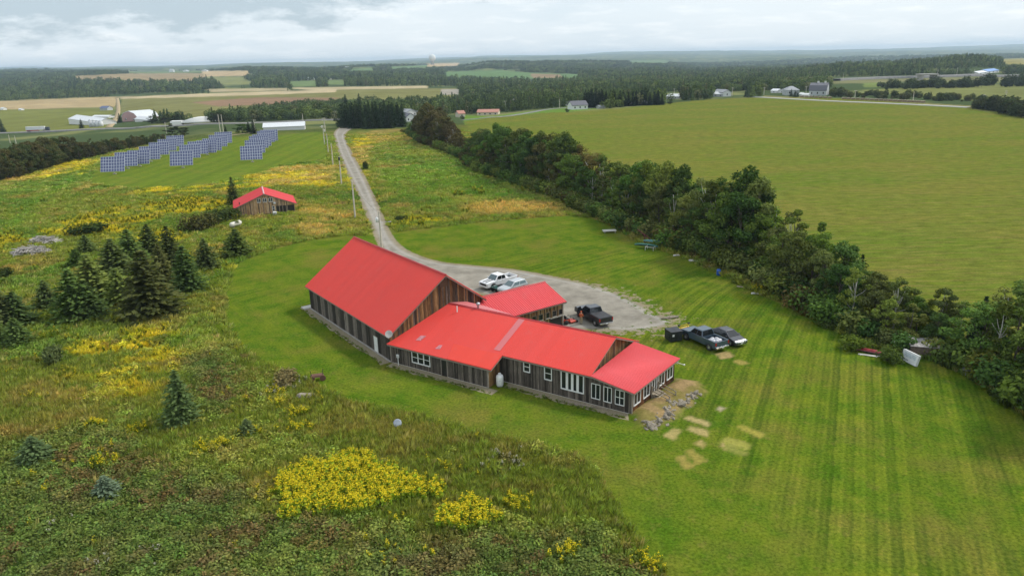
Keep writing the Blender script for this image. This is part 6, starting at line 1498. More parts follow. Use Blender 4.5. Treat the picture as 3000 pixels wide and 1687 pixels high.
for k in range(2): MB().box(-WS*.4+k*WS*.2, -WS*.4+k*WS*.2+WS*.17, -.006, -.001, HS*.14, HS*.25, Mt).build('caption', FAD2, t)
q = px(2705, 1052); t = empty('old_shed', (float(q[0])+.6, float(q[1])+1.2, 0), R(-18)); tag(t, 'low grey boarded shed behind the leaning sign', 'shed')
SHB = simple('shed_board', (.33, .31, .30), .85, var=.4, scale=2)
for i in range(9): MB().prism([(-1.6+i*.36, -1.15, 1.28), (-1.6+i*.36+.34, -1.15, 1.28), (-1.6+i*.36+.34, 1.15, 1.5), (-1.6+i*.36, 1.15, 1.5)], (0, 0, .05)).build('roof_board', SHB, t)
for i in range(8): MB().box(-1.5+i*.37, -1.5+i*.37+.35, -1.05, -1.0, 0, 1.27).build('wall_board', simple('shed_wall', (.16, .12, .10), .9, var=.4), t)
MB().box(1.45, 1.5, -1.0, 1.0, 0, 1.3).build('end_wall', simple('shed_wall', (.16, .12, .10), .9), t); MB().box(-1.5, -1.45, -1.0, 1.0, 0, 1.3).build('end_wall', simple('shed_wall', (.16, .12, .10), .9), t)
q = gp(2640, 1030); t = empty('white_trough', (q[0], q[1], .5), R(140)); tag(t, 'white narrow trough tipped up beside the leaning sign', 'trough'); t.rotation_euler = (0, R(-28), R(140))
mb = MB(); mb.box(-1.1, 1.1, -.25, .25, 0, .04); mb.box(-1.1, 1.1, -.25, -.2, .04, .22); mb.box(-1.1, 1.1, .2, .25, .04, .22); mb.box(1.05, 1.1, -.2, .2, .04, .22); mb.build('shell', WHITE, t); MB().box(-1.0, .2, -.19, .19, .05, .15).build('soil', simple('trough_soil', (.12, .14, .05), .9), t)
q = gp(2620, 1030); MBp = MB().box(-.05, .05, -.05, .05, 0, .75).build('stake', WHITE, None); MBp.location = (q[0], q[1], 0); tag(MBp, 'white stake in front of the tipped trough', 'stake')

# ================================================================== solar trackers
FRAME = simple('tracker_frame', (.66, .69, .74), .5, .0); CELL = NT('solar_cell'); cc_ = CELL.mix(CELL.rng(CELL.noise(2, 3, .6, CELL.pos()), .3, .7), (.075, .09, .19), (.11, .125, .24)); CELL.bsdf(cc_, .22, spec=.6); CELL = CELL.mat
TWD, THT, NC_, NR_ = 7.2, 5.0, 9, 5
pcm = MB().box(-TWD/NC_/2+.055, TWD/NC_/2-.055, -.02, .02, -THT/NR_/2+.055, THT/NR_/2-.055).mesh('panel', CELL)
mb = MB()
mb.box(-TWD/2, TWD/2, -.012, .06, -THT/2, THT/2); frm = mb.mesh('panel_frame', FRAME)
mb = MB(); mb.tube([(0, .15, 0), (0, .15, 2.7)], .11, 10); mb.box(-.7, .7, .04, .2, 2.5, 2.7); post = mb.mesh('mast', GALV)
pad_ = MB().box(-.5, .5, -.35, .65, -.1, .18).mesh('footing', CONC)
TRK = [('A', 85, 400, 410, 590), ('A', 280, 340, 580, 515), ('A', 455, 322, 740, 485), ('A', 608, 268, 888, 420), ('A', 738, 212, 1010, 355), ('A', 865, 155, 1105, 300), ('A', 983, 100, 1205, 238),
       ('B', 1025, 305, 1345, 505), ('B', 1150, 218, 1450, 400), ('B', 1270, 165, 1550, 345), ('B', 1390, 158, 1660, 328), ('B', 1480, 140, 1725, 298), ('B', 1562, 105, 1805, 240), ('B', 1640, 60, 1868, 190),
       ('C', 1980, 230, 2300, 425), ('C', 2045, 165, 2335, 330), ('C', 2100, 115, 2380, 262), ('C', 2155, 75, 2410, 235), ('C', 2205, 40, 2475, 180), ('C', 2260, 22, 2500, 160)]
ordn = ['nearest', 'second', 'third', 'fourth', 'fifth', 'sixth', 'seventh']; cnt = {}
rown = {'A': 'row beside the dark wood', 'B': 'middle row', 'C': 'row beside the drive'}
for rw0, x0, y0, x1, y1 in TRK:
    k = cnt.get(rw0, 0); cnt[rw0] = k+1
    P = gp(280+(.5*(x0+x1)+12)/4.684, 380+(y1+20)/4.684)
    t = empty('solar_tracker', (P[0], P[1], P[2]), R(9)+random.uniform(-.03, .03)); tag(t, '%s blue solar tracker in the %s' % (ordn[k], rown[rw0]), 'solar panel', 'solar trackers')
    link('mast', post, t); link('footing', pad_, t)
    f_ = link('panel_frame', frm, t, (0, 0, 3.15)); f_.rotation_euler = (R(-27), 0, 0)
    for i in range(NC_):
        for j in range(NR_): link('panel', pcm, f_, (-TWD/2+TWD*(i+.5)/NC_, -.02, -THT/2+THT*(j+.5)/NR_))
# ================================================================== poles and wires
POLE = simple('pole_wood', (.56, .51, .42), .9, var=.25); TRF = simple('transformer_grey', (.55, .57, .58), .5)
def pole(x0, y0, xt, yt, label, arm=0, cans=(), lamp=False):
    P = gp(x0, y0); h = max(5.5, min(height_for(P, yt), 14)); t = empty('utility_pole', (P[0], P[1], P[2]), R(20)); tag(t, label, 'utility pole', 'utility poles')
    rr_ = .19 if P[1] < 300 else .22; MB().tube([(0, 0, -.2), (0, 0, h)], [rr_, rr_*.72], 8).build('shaft', POLE, t)
    if arm:
        for k in range(arm): MB().box(-1.2, 1.2, -.06-rr_*.3, .06+rr_*.3, h-.5-k*1.0, h-.35-k*1.0+rr_*.3).build('crossarm', POLE, t)
    for s, zz, m_ in cans: MB().lathe([(.03, 0), (.26, .03), (.27, .75), (.2, .84), (.05, .95)], 14, Matrix.Translation((s*.42, 0, h-zz))).build('transformer', m_, t, True)
    if lamp: MB().tube([(0, 0, h-2.0), (1.6, -.4, h-1.9)], .035).box(1.5, 2.0, -.55, -.35, h-1.98, h-1.84).build('lamp_arm', GALV, t)
    return np.array([P[0], P[1], P[2]+h])
ptop = [pole(1118, 725, 1111, 620, 'tall pole with a white transformer and lamp arm behind the barn', 0, [(-1, 1.9, WHITE)], True), pole(1041, 641, 1029, 530, 'bare pole beside the drive, second from the barn'), pole(1001, 544, 987, 459, 'pole with a small dark transformer beside the drive', 0, [(0, 1.0, BLACK)]),
    pole(976, 486, 969, 420, 'bare pole beside the drive, fourth from the barn'), pole(962, 448, 955, 392, 'bare pole beside the drive, fifth from the barn'), pole(951, 423, 944, 368, 'pole with two pale transformers beside the drive', 1, [(-1, 1.0, WHITE), (1, 2.6, WHITE)]), pole(953, 386, 951, 345, 'pole with crossarm at the far end of the drive', 2)]
for a, b in zip(ptop[:-1], ptop[1:]):
    pts = [tuple(a+(b-a)*t+np.array([0, 0, -.3-1.0*4*t*(1-t)*.6])) for t in np.linspace(0, 1, 9)]
    tag(MB().tube(pts, .018, 4).build('power_line', BLACK, None), 'thin sagging wire between two poles along the drive', 'wire', 'wires along the drive')
for x0, y0, xt, yt, lab, ar in [(646, 390, 640, 336, 'left one of two tall thin poles behind the solar trackers', 0), (655, 390, 649, 336, 'right one of two tall thin poles behind the solar trackers', 0), (488, 392, 485, 358, 'pale pole at the highway behind the first tracker row', 0), (747, 381, 745, 351, 'pole with crossarm left of the white long shed', 1), (889, 367, 886, 333, 'slim pole right of the white long shed', 0), (981, 348, 980, 328, 'short pole with crossarm at the highway junction', 1),
    (1481, 326, 1480, 296, 'pole beside the red roofed bungalow', 1), (1505, 322, 1504, 290, 'taller pole right of the red roofed bungalow', 1), (1639, 316, 1638, 290, 'thin pole left of the white farmhouse', 0), (1975, 278, 1974, 262, 'short pole behind the grey cottage', 1), (2145, 282, 2142, 257, 'leaning pole at the corner of the white house', 1), (2238, 279, 2239, 257, 'pole left of the white cottages', 1), (2361, 274, 2360, 258, 'pole between hip roofed house and grey barn', 1),
    (2504, 290, 2506, 265, 'pole right of the grey gambrel barn', 1), (2674, 300, 2677, 268, 'pole at the end of the crate row', 0), (2879, 309, 2882, 277, 'pole with crossarm before the dark bushes', 1), (2945, 292, 2947, 271, 'pole inside the dark bushes at the right', 2), (2469, 238, 2470, 216, 'pole on the embankment above the grey barn', 0), (2420, 234, 2420, 216, 'thin pole left of the embankment pole', 0), (2745, 229, 2747, 205, 'pole just right of the underpass', 1), (2802, 226, 2804, 199, 'tall pole on the raised road', 1), (2852, 224, 2854, 203, 'pole near the blue roofed depot', 0),
    (30, 420, 28, 400, 'short pole in the ditch at far left', 0), (48, 424, 44, 398, 'leaning pole beside the dark wood at far left', 0)]:
    pole(x0, y0, xt, yt, lab, ar)

# ================================================================== far buildings
def dims(xl, yl, xr, yr):
    a, b = gp(xl, yl), gp(xr, yr); d = (b-a)[:2]; L_ = float(np.hypot(*d)); return a, b, L_, math.atan2(d[1], d[0])
FW = simple('far_white_wall', (.74, .74, .72), .7, var=.06); FR = simple('far_grey_roof', (.30, .31, .33), .8); FRD = simple('far_dark_roof', (.12, .12, .14), .8); FRR = simple('far_salmon_roof', (.42, .20, .15), .8); FRL = simple('far_tin_roof', (.62, .64, .66), .6); FCR = simple('far_cream_wall', (.66, .60, .46), .8); FPK = simple('far_pink_wall', (.44, .27, .25), .85); FGY = simple('far_grey_wall', (.48, .50, .50), .8)
def house(name, label, xl, yl, xr, yr, ytop, depth, wall, roofm, gable=False, cat='house', wallfrac=.55, win=2, gambrel=False, skew=0.0, hip=False, parent=None):
    """far house: base seen from (xl,yl) to (xr,yr), top at row ytop; gable=True shows its gable end"""
    a, b, L_, hd = dims(xl, yl, xr, yr); z0 = min(a[2], b[2]); mid = (a+b)/2; mid[2] = z0; H = height_for(mid, ytop)
    t = empty(name, (a[0], a[1], z0), hd+skew); tag(t, label, cat); hw = H*wallfrac; D = depth
    mb = MB(); mb.prism([(0, 0, -2), (L_, 0, -2), (L_, 0, hw), (0, 0, hw)], (0, D, 0)); mb.build('wall', wall, t)
    o = .35
    if hip:
        mb = MB(); mb.add([(-o, -o, hw), (L_+o, -o, hw), (L_+o, D+o, hw), (-o, D+o, hw), (L_*.38, D/2, H), (L_*.62, D/2, H)], [(0, 1, 5, 4), (1, 2, 5), (2, 3, 4, 5), (3, 0, 4), (0, 3, 2, 1)]); mb.build('roof', roofm, t)
    else:
        if gable: sec = [(-o, hw-.1), (L_/2, H), (L_+o, hw-.1)]; ax = 'x'; span = (-o, D+o)
        else: sec = [(-o, hw-.1), (D/2, H), (D+o, hw-.1)]; ax = 'y'; span = (-o, L_+o)
        W_ = sec[-1][0]+o-o
        if gambrel:
            w_ = (L_ if gable else D); sec = [(-o, hw-.1), (w_*.16, hw+(H-hw)*.66), (w_/2, H), (w_*.84, hw+(H-hw)*.66), (w_+o, hw-.1)]
        mb = MB(); gm_ = MB(); th = .3
        pts = [Vector((s, span[0], z)) if ax == 'x' else Vector((span[0], s, z)) for s, z in sec]; ex = Vector((0, span[1]-span[0], 0)) if ax == 'x' else Vector((span[1]-span[0], 0, 0))
        for p, q in zip(pts[:-1], pts[1:]): mb.prism([p, q, q+Vector((0, 0, th)), p+Vector((0, 0, th))], ex)
        mb.build('roof', roofm, t)
        sec2 = [(s, z) for s, z in sec]; n_ = len(sec2)
        gp_ = [Vector((min(max(s, .02), (L_ if gable else D)-.02), 0, z-.02)) if ax == 'x' else Vector((0, min(max(s, .02), D-.02), z-.02)) for s, z in sec2]
        ex2 = Vector((0, D, 0)) if ax == 'x' else Vector((L_, 0, 0)); gm_.prism(gp_, ex2); gm_.build('gable', wall, t)
    s_ = max(.9, L_*.075)
    for i in range(win):
        x = L_*(i+.5)/win; w_ = MB().box(x-s_/2-.12, x+s_/2+.12, -.07, -.003, hw*.32-.12, hw*.74+.12).build('window', WHITE, t); MB().box(x-s_/2, x+s_/2, -.085, -.072, hw*.32, hw*.74).build('pane', GLASS, w_)
    return t
t = house('long_shed', 'long white shed with a pale tin roof near the highway', 772, 384, 893, 380, 362, 10, FW, FRL, cat='shed', wallfrac=.5, win=0)
t = house('gambrel_barn', 'pink gabled barn with white gambrel roof across the highway', 359, 357, 392, 357, 327, 20, FPK, FRL, True, 'barn', .45, 2, True, R(8))
house('lean_to', 'white low extension beside the pink barn', 396, 358, 440, 356, 344, 8, FW, FRL, cat='shed', win=0)
house('machine_shed', 'long white farm shed left of the dirt lane', 203, 364, 285, 368, 344, 16, FW, FRL, cat='shed', wallfrac=.62, win=0); house('store_shed', 'pale low shed behind the long white farm shed', 270, 347, 318, 346, 339, 8, FW, FRL, cat='shed', win=0)
for i, xx in enumerate((268, 278, 288, 297)):
    P = gp(xx, 372-i*.5); h = height_for(P, 349+i*1.2); t = empty('silo', tuple(P), 0); tag(t, '%s silver grain silo by the white farm shed' % ('first', 'second', 'third', 'fourth')[i], 'silo', 'grain silos'); MB().lathe([(1.8, -1), (1.8, h*.82)], 14).build('drum', simple('silo_pale', (.62, .63, .64), .5), t, True); MB().lathe([(1.85, h*.82), (.2, h)], 14).build('cap', FRL, t, True)
P = gp(588, 360); t = empty('fabric_dome', tuple(P), R(10)); tag(t, 'white rounded storage dome behind roadside trees', 'shed'); h = height_for(P, 345); mb = MB(); n_ = 10
mb.prism([(14*math.cos(math.pi*i/n_), 0, h*math.sin(math.pi*i/n_)) for i in range(n_+1)], (0, 14, 0)); mb.build('shell', FW, t, True); MB().box(-22, -13.9, 1, 9, -1, h*.45).build('annex', FW, t)
house('farm_house', 'small blue roofed farmhouse above the green field at left', 293, 324, 315, 324, 312, 9, FGY, simple('far_blue_roof', (.10, .13, .24), .7), cat='house', win=2); house('white_shed', 'small white shed at the far left field edge', 0, 323, 9, 323, 316, 6, FW, FRL, cat='shed', win=0)
house('trailer_shed', 'tiny white trailer in the far left field', 54, 324, 62, 324, 319, 5, FW, FRL, cat='trailer', win=0)
house('white_house', 'white gabled house nearest the big brown tree', 1190, 357, 1218, 356, 333, 9, FW, FRD, True, 'house', .55, 2); house('white_house', 'white house with garage behind the steep gabled one', 1190, 341, 1224, 339, 321, 10, FW, FR, True, 'house', .6, 2); house('garage_house', 'low grey roofed wing right of the white houses', 1226, 339, 1243, 338, 326, 9, FW, FR, win=1)
house('cream_cottage', 'cream cottage with small red roof at the road', 1344, 344, 1363, 343, 326, 7, FCR, FRR, win=1); house('bungalow', 'cream bungalow with salmon red roof beside the road', 1398, 339, 1459, 336, 323, 11, FCR, FRR, win=4)
house('farmhouse', 'white farmhouse with dark roof at the crop field corner', 1677, 322, 1722, 320, 298, 10, FW, FRD, win=3, wallfrac=.5); house('farm_wing', 'white side wing behind the dark roofed farmhouse', 1668, 312, 1684, 311, 301, 8, FW, FRD, True, win=1); house('garden_shed', 'small grey shed right of the dark roofed farmhouse', 1757, 319, 1773, 318, 310, 5, FGY, FR, cat='shed', win=0)
house('hidden_house', 'white house peeping out between dark conifers', 1866, 309, 1900, 307, 298, 9, FW, FR, win=2); house('grey_cottage', 'pale grey cottage alone at the field edge', 1952, 291, 1988, 290, 277, 9, FGY, FRL, win=2)
house('white_house', 'white gabled house with grey roof at the far field corner', 2118, 284, 2142, 283, 264, 14, FW, FR, True, 'house', .6, 1); house('house_wing', 'low pale wing joined to the far field corner house', 2090, 284, 2117, 284, 271, 8, FGY, FRL, win=2)
house('cottage', 'left white cottage of a pair near the grey barn', 2258, 273, 2276, 273, 262, 8, FW, FRL, win=1); house('cottage', 'right white cottage of a pair near the grey barn', 2279, 273, 2301, 273, 263, 8, FW, FRL, True, win=1)
house('hip_house', 'grey house with pyramid roof beside the gambrel barn', 2303, 280, 2341, 279, 254, 15, FGY, FR, win=2, hip=True, wallfrac=.6)
t = house('gambrel_barn', 'big grey gambrel barn with two roof vents at the far road', 2369, 281, 2420, 280, 245, 14, FGY, FRD, False, 'barn', .42, 3, True, R(-10))
for x in (5, 10): MB().box(x-.6, x+.6, 6.4, 7.6, 8.0, 10.4).build('cupola', WHITE, t)
for i, (x, y) in enumerate(((2342, 281), (2350, 283), (2359, 283))):
    house('parked_trailer', '%s white trailer parked between house and grey barn' % ('left', 'middle', 'right')[i], x, y, x+9, y, y-8, 3, FW, FW, cat='trailer', win=0)
house('depot', 'white depot with bright blue roof beyond the raised road', 2893, 216, 2926, 213, 203, 14, FW, simple('far_bright_blue', (.10, .24, .55), .6), cat='building', win=3); house('depot_shed', 'low white sheds beside the blue roofed depot', 2866, 220, 2893, 217, 209, 12, FW, FRL, cat='shed', win=2)
for i, (xl, yl, xr, yt, lab) in enumerate([(52, 233, 65, 226, 'white house on the wooded slope at far left'), (141, 249, 160, 241, 'white farmstead in the woods at left'), (30, 252, 41, 247, 'white roof low in the woods at far left'), (496, 212, 507, 203, 'white house alone on the far ridge'), (536, 211, 548, 206, 'small white house among ridge trees'), (897, 235, 912, 227, 'white house on the far green clearing'), (948, 234, 963, 228, 'right hand white house on the far clearing'), (1008, 202, 1023, 196, 'white house high on the far hillside'),
        (1186, 213, 1202, 208, 'long white barn in the far woods'), (803, 231, 812, 226, 'tiny white house in the far woods'), (2728, 197, 2737, 191, 'white house in the trees on the right hill'), (1738, 181, 1750, 178, 'white speck of a farm on the far middle ridge'), (590, 210, 606, 205, 'pale farm buildings on the far ridge field')]):
    house('far_house', lab, xl, yl, xr, yl, yt, 10, FW, FRL, i % 2 == 0, 'house', .6, 0)
# radar dome
P = gp(1267, 190); h0 = height_for(P, 181); h1 = height_for(P, 166); t = empty('radar_dome', tuple(P), 0); tag(t, 'white radar dome on its tower on the far ridge', 'radar dome'); rd = (h1-h0)*.72
MB().lathe([(rd*.5, -5), (rd*.5, h0), (rd*.7, h0+1)], 12).build('tower', FGY, t, True); MB().lathe([(rd*math.sin(math.pi*(.1+.9*i/10))+.01, h0+rd-rd*math.cos(math.pi*(1-(.1+.9*i/10)+.0))*-1) for i in range(11)][::-1], 16).build('dome', FW, t, True)
# crates along the field road
CRT = simple('crate_wood', (.26, .19, .12), .9, var=.3); nmc = 0
cm = MB(); cm.box(-1.1, 1.1, -.6, .6, .15, 1.25); 
crm = MB().box(-1.15, 1.15, -.65, .65, .1, 1.2).mesh('crate_body', CRT); crs = MB().box(-1.2, 1.2, -.7, .7, 1.203, 1.32).mesh('crate_rim', simple('crate_rim', (.5, .44, .33), .9))
ORD = [a_+b_ for a_ in ('', 'twenty-') for b_ in ('first', 'second', 'third', 'fourth', 'fifth', 'sixth', 'seventh', 'eighth', 'ninth')]; ORD = ORD[:9]+['tenth', 'eleventh', 'twelfth', 'thirteenth', 'fourteenth', 'fifteenth', 'sixteenth', 'seventeenth', 'eighteenth', 'nineteenth', 'twentieth']+ORD[9:]
for i in range(27):
    if i in (7, 8): continue
    f_ = i/26; P = gp(2349+(2703-2349)*f_, 287.5+(303.5-287.5)*f_-1.5); t = empty('field_crate', tuple(P), R(-8)+random.uniform(-.1, .1)); tag(t, 'brown wooden crate in the far road row, %s from the barn' % ORD[i], 'crate', 'crates along the far road'); link('crate_body', crm, t); link('crate_rim', crs, t)
# underpass
P = gp(2716, 236); t = empty('underpass', tuple(P), R(-3)); tag(t, 'concrete underpass in the raised road', 'underpass')
MB().box(-8, -6, -4, 8, -2, 6).build('abutment', CONC, t); MB().box(6, 8, -4, 8, -2, 6).build('abutment', CONC, t); MB().box(-10, 10, -4.5, 8.5, 6.01, 7.3).build('deck', CONC, t)
# truck on the highway
P = gp(112, 387); t = empty('semi_truck', (P[0], P[1], P[2]+.6), R(10)); tag(t, 'truck with a long white trailer and red skirt on the highway', 'truck')
MB().box(-9, 6, -1.3, 1.3, 1.3, 4.1).build('trailer', FW, t); MB().box(-8.8, 1, -1.33, 1.33, .55, 1.28).build('skirt', simple('truck_red', (.4, .05, .04), .5), t); MB().box(6.6, 9.4, -1.25, 1.25, .6, 3.4).build('cab', simple('truck_blue', (.05, .06, .09), .5), t)
for x in (-7.5, -6.2, 4.8, 6.9, 9.0): MB().lathe([(.1, -1.35), (.5, -1.35), (.5, 1.35), (.1, 1.35)], 12, Matrix.Translation((x, 0, .5)) @ Matrix.Rotation(R(90), 4, 'X')).build('axle', TYRE, t)

# ================================================================== conifers and trees one can tell apart farther off
def farspruce(pts, lab, grp, col=(.036, .058, .032), w=.62):
    for i, (bx_, by_, ty_) in enumerate(pts):
        P = gp(bx_, by_); h = height_for(P, ty_); tree(SPRUCE[i % 3], P, h, 6, lab if isinstance(lab, str) else lab[i], 'conifer', grp, vary(col, .15), 'conifer_tree', h/6*w)
rr = random.Random(21)
farspruce([(1004+i*11.5+rr.uniform(-3, 3), 378-rr.uniform(0, 5)-abs(i-7)*.3, 297+rr.uniform(0, 14)) for i in range(16)], ['%s dark conifer in the front of the block at the drive end' % o_ for o_ in ('first', 'second', 'third', 'fourth', 'fifth', 'sixth', 'seventh', 'eighth', 'ninth', 'tenth', 'eleventh', 'twelfth', 'thirteenth', 'fourteenth', 'fifteenth', 'last')], 'conifers at the end of the drive', w=.85)
farspruce([(1010+i*12+rr.uniform(-3, 3), 368-rr.uniform(0, 5), 292+rr.uniform(0, 14)) for i in range(15)], 'tall dark conifer in the back of the block at the drive end', 'conifers behind the end of the drive', w=.85)
farspruce([(1715+i*12.5+rr.uniform(-3, 3), 318-i*.55-rr.uniform(0, 2), 262+rr.uniform(0, 9)+i*.3) for i in range(19)], 'dark conifer in the block behind the white farmhouse', 'conifers behind the white farmhouse', (.020, .034, .020), w=.9)
farspruce([(1722+i*13+rr.uniform(-3, 3), 313-i*.5-rr.uniform(0, 2), 259+rr.uniform(0, 9)+i*.3) for i in range(17)], 'dark conifer at the back of the farmhouse shelter block', 'conifers at the back of the shelter block', (.020, .034, .020), w=.9)
farspruce([(2317, 284, 261), (2328, 285, 265), (2336, 285, 266)], ['left of three dark spruces before the hip roofed house', 'middle of three dark spruces before the hip roofed house', 'right of three dark spruces before the hip roofed house'], None, w=.95)
farspruce([(240, 376, 349), (352, 360, 332), (8, 388, 348), (744, 392, 352), (730, 390, 356), (662, 392, 368), (1165, 355, 300), (1015, 330, 278), (1055, 335, 276)], ['dark round spruce before the white farm shed', 'dark spruce beside the pink barn', 'dark spruce at the far left edge by the highway', 'dark spruce left of the long white shed', 'second dark spruce left of the long white shed', 'small spruce by the two tall poles', 'spruce left of the white houses', 'tall lone spruce above the roadside wood', 'second tall spruce above the roadside wood'], None, w=1.0)
def fartree(pts, grp=None):
    for bx_, by_, ty_, hw, lab, col in pts:
        P = gp(bx_, by_); d = math.hypot(*P[:2]); h = height_for(P, ty_); sx = hw*d/CAM_F/3.3; tree(rr.choice(BROAD), P, max(h, 1.5), 10, lab, 'tree', grp, col, 'broadleaf_tree', sx)
fartree([(505, 392, 362, 26, 'rounded dark tree by the highway behind the trackers', (.055, .065, .026)), (540, 395, 372, 18, 'smaller dark tree right of the rounded one by the highway', (.05, .06, .024)), (710, 391, 362, 22, 'bright green tree beside the dark spruces', (.06, .11, .03)), (985, 365, 346, 9, 'small dark tree at the drive junction', (.04, .06, .024)),
    (1661, 329, 318, 6, 'round lawn bush left of the white farmhouse', (.03, .05, .022)), (1963, 305, 296, 7, 'round bush on the field edge before the grey cottage', (.03, .05, .022)), (1355, 350, 338, 6, 'small bush by the cream cottage', (.04, .06, .03)), (445, 362, 340, 22, 'dark tree behind the white lean-to', (.05, .065, .03)), (480, 362, 338, 26, 'broad dark tree right of the lean-to', (.055, .062, .032)), (525, 362, 336, 28, 'broad tree left of the storage dome', (.06, .065, .034)), (640, 360, 330, 24, 'tree right of the storage dome', (.05, .06, .028))])
# ================================================================== woodland that reads as one mass
def lowtree(seed, con=False):
    rng = np.random.default_rng(seed)
    if con:
        n = 110; z = rng.uniform(.05, 1, n)**1.15; r_ = 2.1*(1-z)**.9*rng.uniform(.5, 1, n)+.1; q = rng.uniform(0, 6.28, n); C = np.stack([np.cos(q)*r_, np.sin(q)*r_, z*10], 1)
        return cards(C, 1.0, rng, .3, np.stack([np.cos(q), np.sin(q), 0*q], 1)*.5)
    n = 150; d = rng.normal(size=(n, 3)); d /= np.linalg.norm(d, axis=1)[:, None]; C = d*np.array([3.2, 3.2, 4.2])*rng.uniform(.6, 1.05, (n, 1))+np.array([0, 0, 5.2]); C[:, :2] += (np.floor(rng.uniform(0, 3, n))[:, None]-1)*np.array([.8, .5])
    return cards(C, 1.15, rng, .35, d*.7)
def shift(p, dx_, dy_, s): return (p[0]*s+np.array([dx_, dy_, 0]), p[1], p[2])
LOWB = [leafmesh('low_broadleaf', [lowtree(500+i)], LEAF_I) for i in range(3)]; LOWC = [leafmesh('low_conifer', [lowtree(520+i, True)], LEAF_I) for i in range(2)]
def grove(seed):
    r2 = random.Random(seed); return leafmesh('grove', [shift(lowtree(540+seed*7+k, r2.random() < .3), r2.uniform(-9, 9), r2.uniform(-9, 9), r2.uniform(.8, 1.2)) for k in range(6)], LEAF_I)
GROVE = [grove(i) for i in range(4)]
rb = np.random.default_rng(33)
def thicket(name, label, n, xf, yf, hf, col, wf):
    xs_ = rb.uniform(*xf, n); P_ = []; S_ = []
    for x in xs_:
        y = yf(x); P = gp(x, y); h = height_for(P, y-hf(x)); P_.append(P); S_.append((h/10*rb.uniform(*wf), h/9.6))
    S_ = np.array(S_); scatter(name, np.array(P_)-np.array([0, 0, .3]), rb.uniform(0, 6.28, n), np.stack([S_[:, 0], S_[:, 0], S_[:, 1]], 1), np.array(col)[rb.integers(0, len(col), n)]*rb.uniform(.75, 1.25, (n, 1)), LOWB2, rb.integers(0, 3, n), label)
LOWB2 = [leafmesh('thicket_tree', [lowtree(600+i), shift(lowtree(610+i), 1.5, -1, .7), shift(lowtree(620+i), -1.5, 1, .75)], LEAF_I) for i in range(3)]
thicket('road_thicket', 'dark thicket at the right end of the far road', 60, (2855, 3060), lambda x: 312+(x-2850)*.17+rb.uniform(-8, 8), lambda x: rb.uniform(24, 44)*(.8 if x < 2900 else 1.15), [(.05, .07, .034), (.062, .072, .038)], (1.0, 1.5))
thicket('road_hedge', 'bushy hedge behind the far road', 95, (2430, 2880), lambda x: 284+(x-2430)*.036+rb.uniform(-9, 1), lambda x: rb.uniform(8, 24)*(1.35 if x < 2480 else 1), [(.07, .088, .04), (.105, .11, .052), (.06, .078, .038)], (.9, 1.5))
thicket('embankment_trees', 'belt of dark trees below the raised road', 80, (2575, 3030), lambda x: 262-(x-2575)*.02+rb.uniform(-8, 2), lambda x: rb.uniform(14, 32)*(1.25 if x > 2860 else 1), [(.056, .076, .042)], (1.0, 1.5))
BELT = [(395, 338), (480, 333), (700, 322), (880, 300), (1000, 296), (1180, 292), (1350, 286), (1460, 282), (1700, 276), (1700, 296), (1560, 318), (1440, 336), (1330, 334), (1250, 345), (1000, 349), (880, 352), (700, 358), (430, 366), (385, 366)]
OPEN = [[(1180, 340), (1245, 340), (1250, 362), (1180, 362)], [(1340, 338), (1480, 330), (1600, 318), (1750, 312), (1760, 325), (1480, 352), (1340, 358)], [(1945, 285), (2000, 285), (2000, 300), (1945, 300)], [(2085, 276), (2160, 276), (2200, 292), (2085, 300)], [(2230, 268), (2440, 268), (2440, 300), (2230, 295)], [(2430, 226), (3100, 218), (3100, 250), (2600, 268), (2430, 300)], [(2850, 200), (2935, 200), (2935, 225), (2850, 225)], [(190, 340), (460, 340), (440, 385), (190, 385)], [(540, 345), (610, 343), (610, 362), (540, 362)], [(322, 278), (364, 278), (364, 380), (305, 380)]]
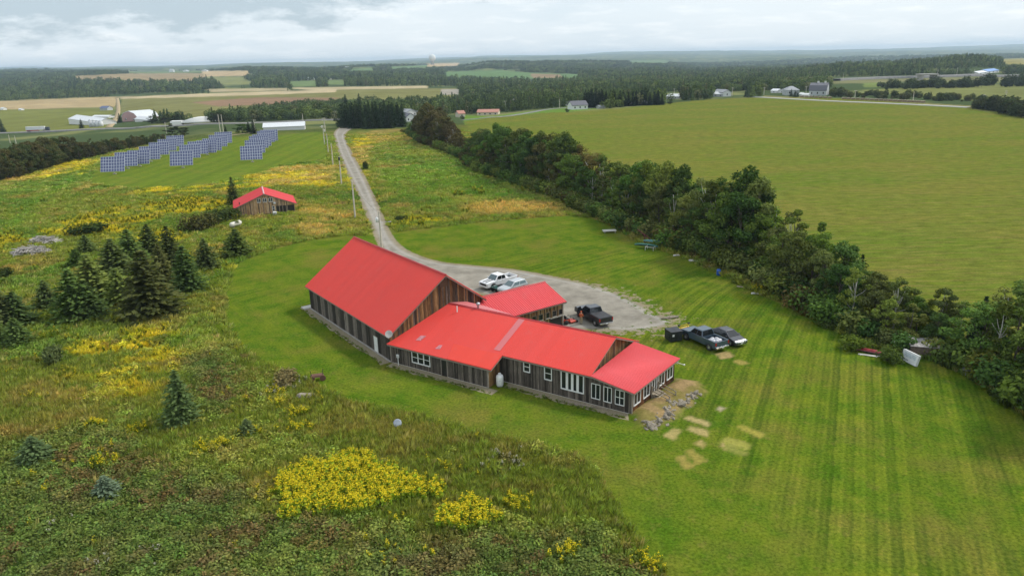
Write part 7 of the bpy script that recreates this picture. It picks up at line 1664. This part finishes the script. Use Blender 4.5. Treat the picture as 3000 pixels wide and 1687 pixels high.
def wood(name, n_s, y0, y1, srcs, scl, label, sp0):
    rng = np.random.default_rng(int(y0)); cellY = y0; XX = []; YY = []
    while cellY < y1:
        sp = max(sp0, cellY*.0072); w_ = cellY*.74; m_ = int(2*w_/sp); XX.append(np.linspace(-w_, w_, m_)+rng.uniform(-.45, .45, m_)*sp); YY.append(cellY+rng.uniform(-.45, .45, m_)*sp); cellY += sp
    X, Y = np.concatenate(XX), np.concatenate(YY); Z = terr(X, Y)
    v = np.stack([X, Y, Z-CAM_H], -1); d = v @ _fw; ux_ = 1500+CAM_F*(v @ _rt)/d; uy_ = 843.5-CAM_F*(v @ _up)/d
    ok = (ux_ > -60) & (ux_ < 3060); f_ = np.zeros(X.shape, bool)
    hpx = 8.0*CAM_F/d
    for p, c in FAR_FIELDS: f_ |= (sdist(ux_, uy_, p) > -.5) | (sdist(ux_, uy_-hpx, p) > 0) | (sdist(ux_, uy_-.5*hpx, p) > 0)
    bl_ = (sdist(ux_, uy_, BELT) > 0) & (sdist(ux_, uy_-hpx*1.1, BELT) > -9); ok &= (~f_) | bl_
    for p in OPEN: ok &= sdist(ux_, uy_, p) < 0
    ok &= sdist(X, Y, CROP) < -4; ok &= sdist(X, Y, DRIVE) < -6
    den = fbm(X, Y, 120, 4, 61); ok &= (den > .40) | bl_
    if y0 < 500: ok &= bl_ | (ux_ > 1430) | (uy_ < 300)
    # keep the highway clear
    hw = [gp(a, b) for a, b in [(0, 391), (253, 381), (495, 371), (684, 364), (889, 355), (1003, 352)]]
    for a, b in zip(hw[:-1], hw[1:]):
        e_ = (b-a)[:2]; tt = np.clip(((X-a[0])*e_[0]+(Y-a[1])*e_[1])/(e_ @ e_), 0, 1); dd = np.hypot(X-a[0]-tt*e_[0], Y-a[1]-tt*e_[1]); ok &= (dd > 10)
        ok &= ~((dd < 75) & (Y < a[1]+tt*e_[1]) & (ux_ < 1000))
    X, Y, Z, ux_ = X[ok], Y[ok], Z[ok], ux_[ok]; n = len(X); print(name, n)
    t1 = fbm(X, Y, 60, 3, 62); t2 = fbm(X, Y, 18, 3, 63)
    c = lerp3(np.zeros((n, 3))+np.array((.088, .125, .050)), (.125, .165, .058), sstep(.42, .62, t1)); c = lerp3(c, (.058, .086, .044), sstep(.5, .66, t2)); c = lerp3(c, (.14, .135, .085), .7*(rng.random(n) < .08))
    c *= rng.uniform(.65, 1.35, (n, 1))
    s_ = .8*scl*rng.uniform(.6, 1.3, n)*np.maximum(1, .8*Y*.0072/sp0 if len(srcs) > 4 else 1)
    con = (fbm(X, Y, 90, 3, 64)+rng.uniform(-.2, .2, n)) > .55
    idx = np.where(con, 3+rng.integers(0, 2, n), rng.integers(0, 3, n)) if len(srcs) == 5 else rng.integers(0, len(srcs), n)
    scatter(name, np.stack([X, Y, Z-.3], 1), rng.uniform(0, 6.28, n), np.stack([s_, s_, s_*rng.uniform(.85, 1.2, n)], 1), c, srcs, idx, label)
wood('near_woodland', 0, 420, 1050, LOWB+LOWC, 1.0, 'mixed woodland between the fields and the valley', 6.0)
wood('valley_woodland', 0, 1050, 2300, LOWB+LOWC, 1.05, 'woodland filling the valley beyond the fields', 7.0)
wood('hill_woodland', 0, 2300, 5200, GROVE, 1.1, 'distant woods on the ridge below the sky', 17.0)

# ================================================================== haze
zlo = float(GZ.min())-1.5; zhi = max(float(GZ.max())+4, 60.0); print('haze top', zhi)
hz = MB().box(-15200, 15200, -95, 16400, zlo, zhi).build('haze', [], None); hz['kind'] = 'stuff'; hz['label'] = 'thin blue haze over the valley'
m = NT('haze'); vol = m.n('ShaderNodeVolumePrincipled'); vol.inputs['Color'].default_value = (.66, .84, 1.0, 1); vol.inputs['Density'].default_value = 8.5e-5; vol.inputs['Anisotropy'].default_value = .2
m.l(vol.outputs[0], m.out.inputs['Volume']); hz.data.materials.append(m.mat)
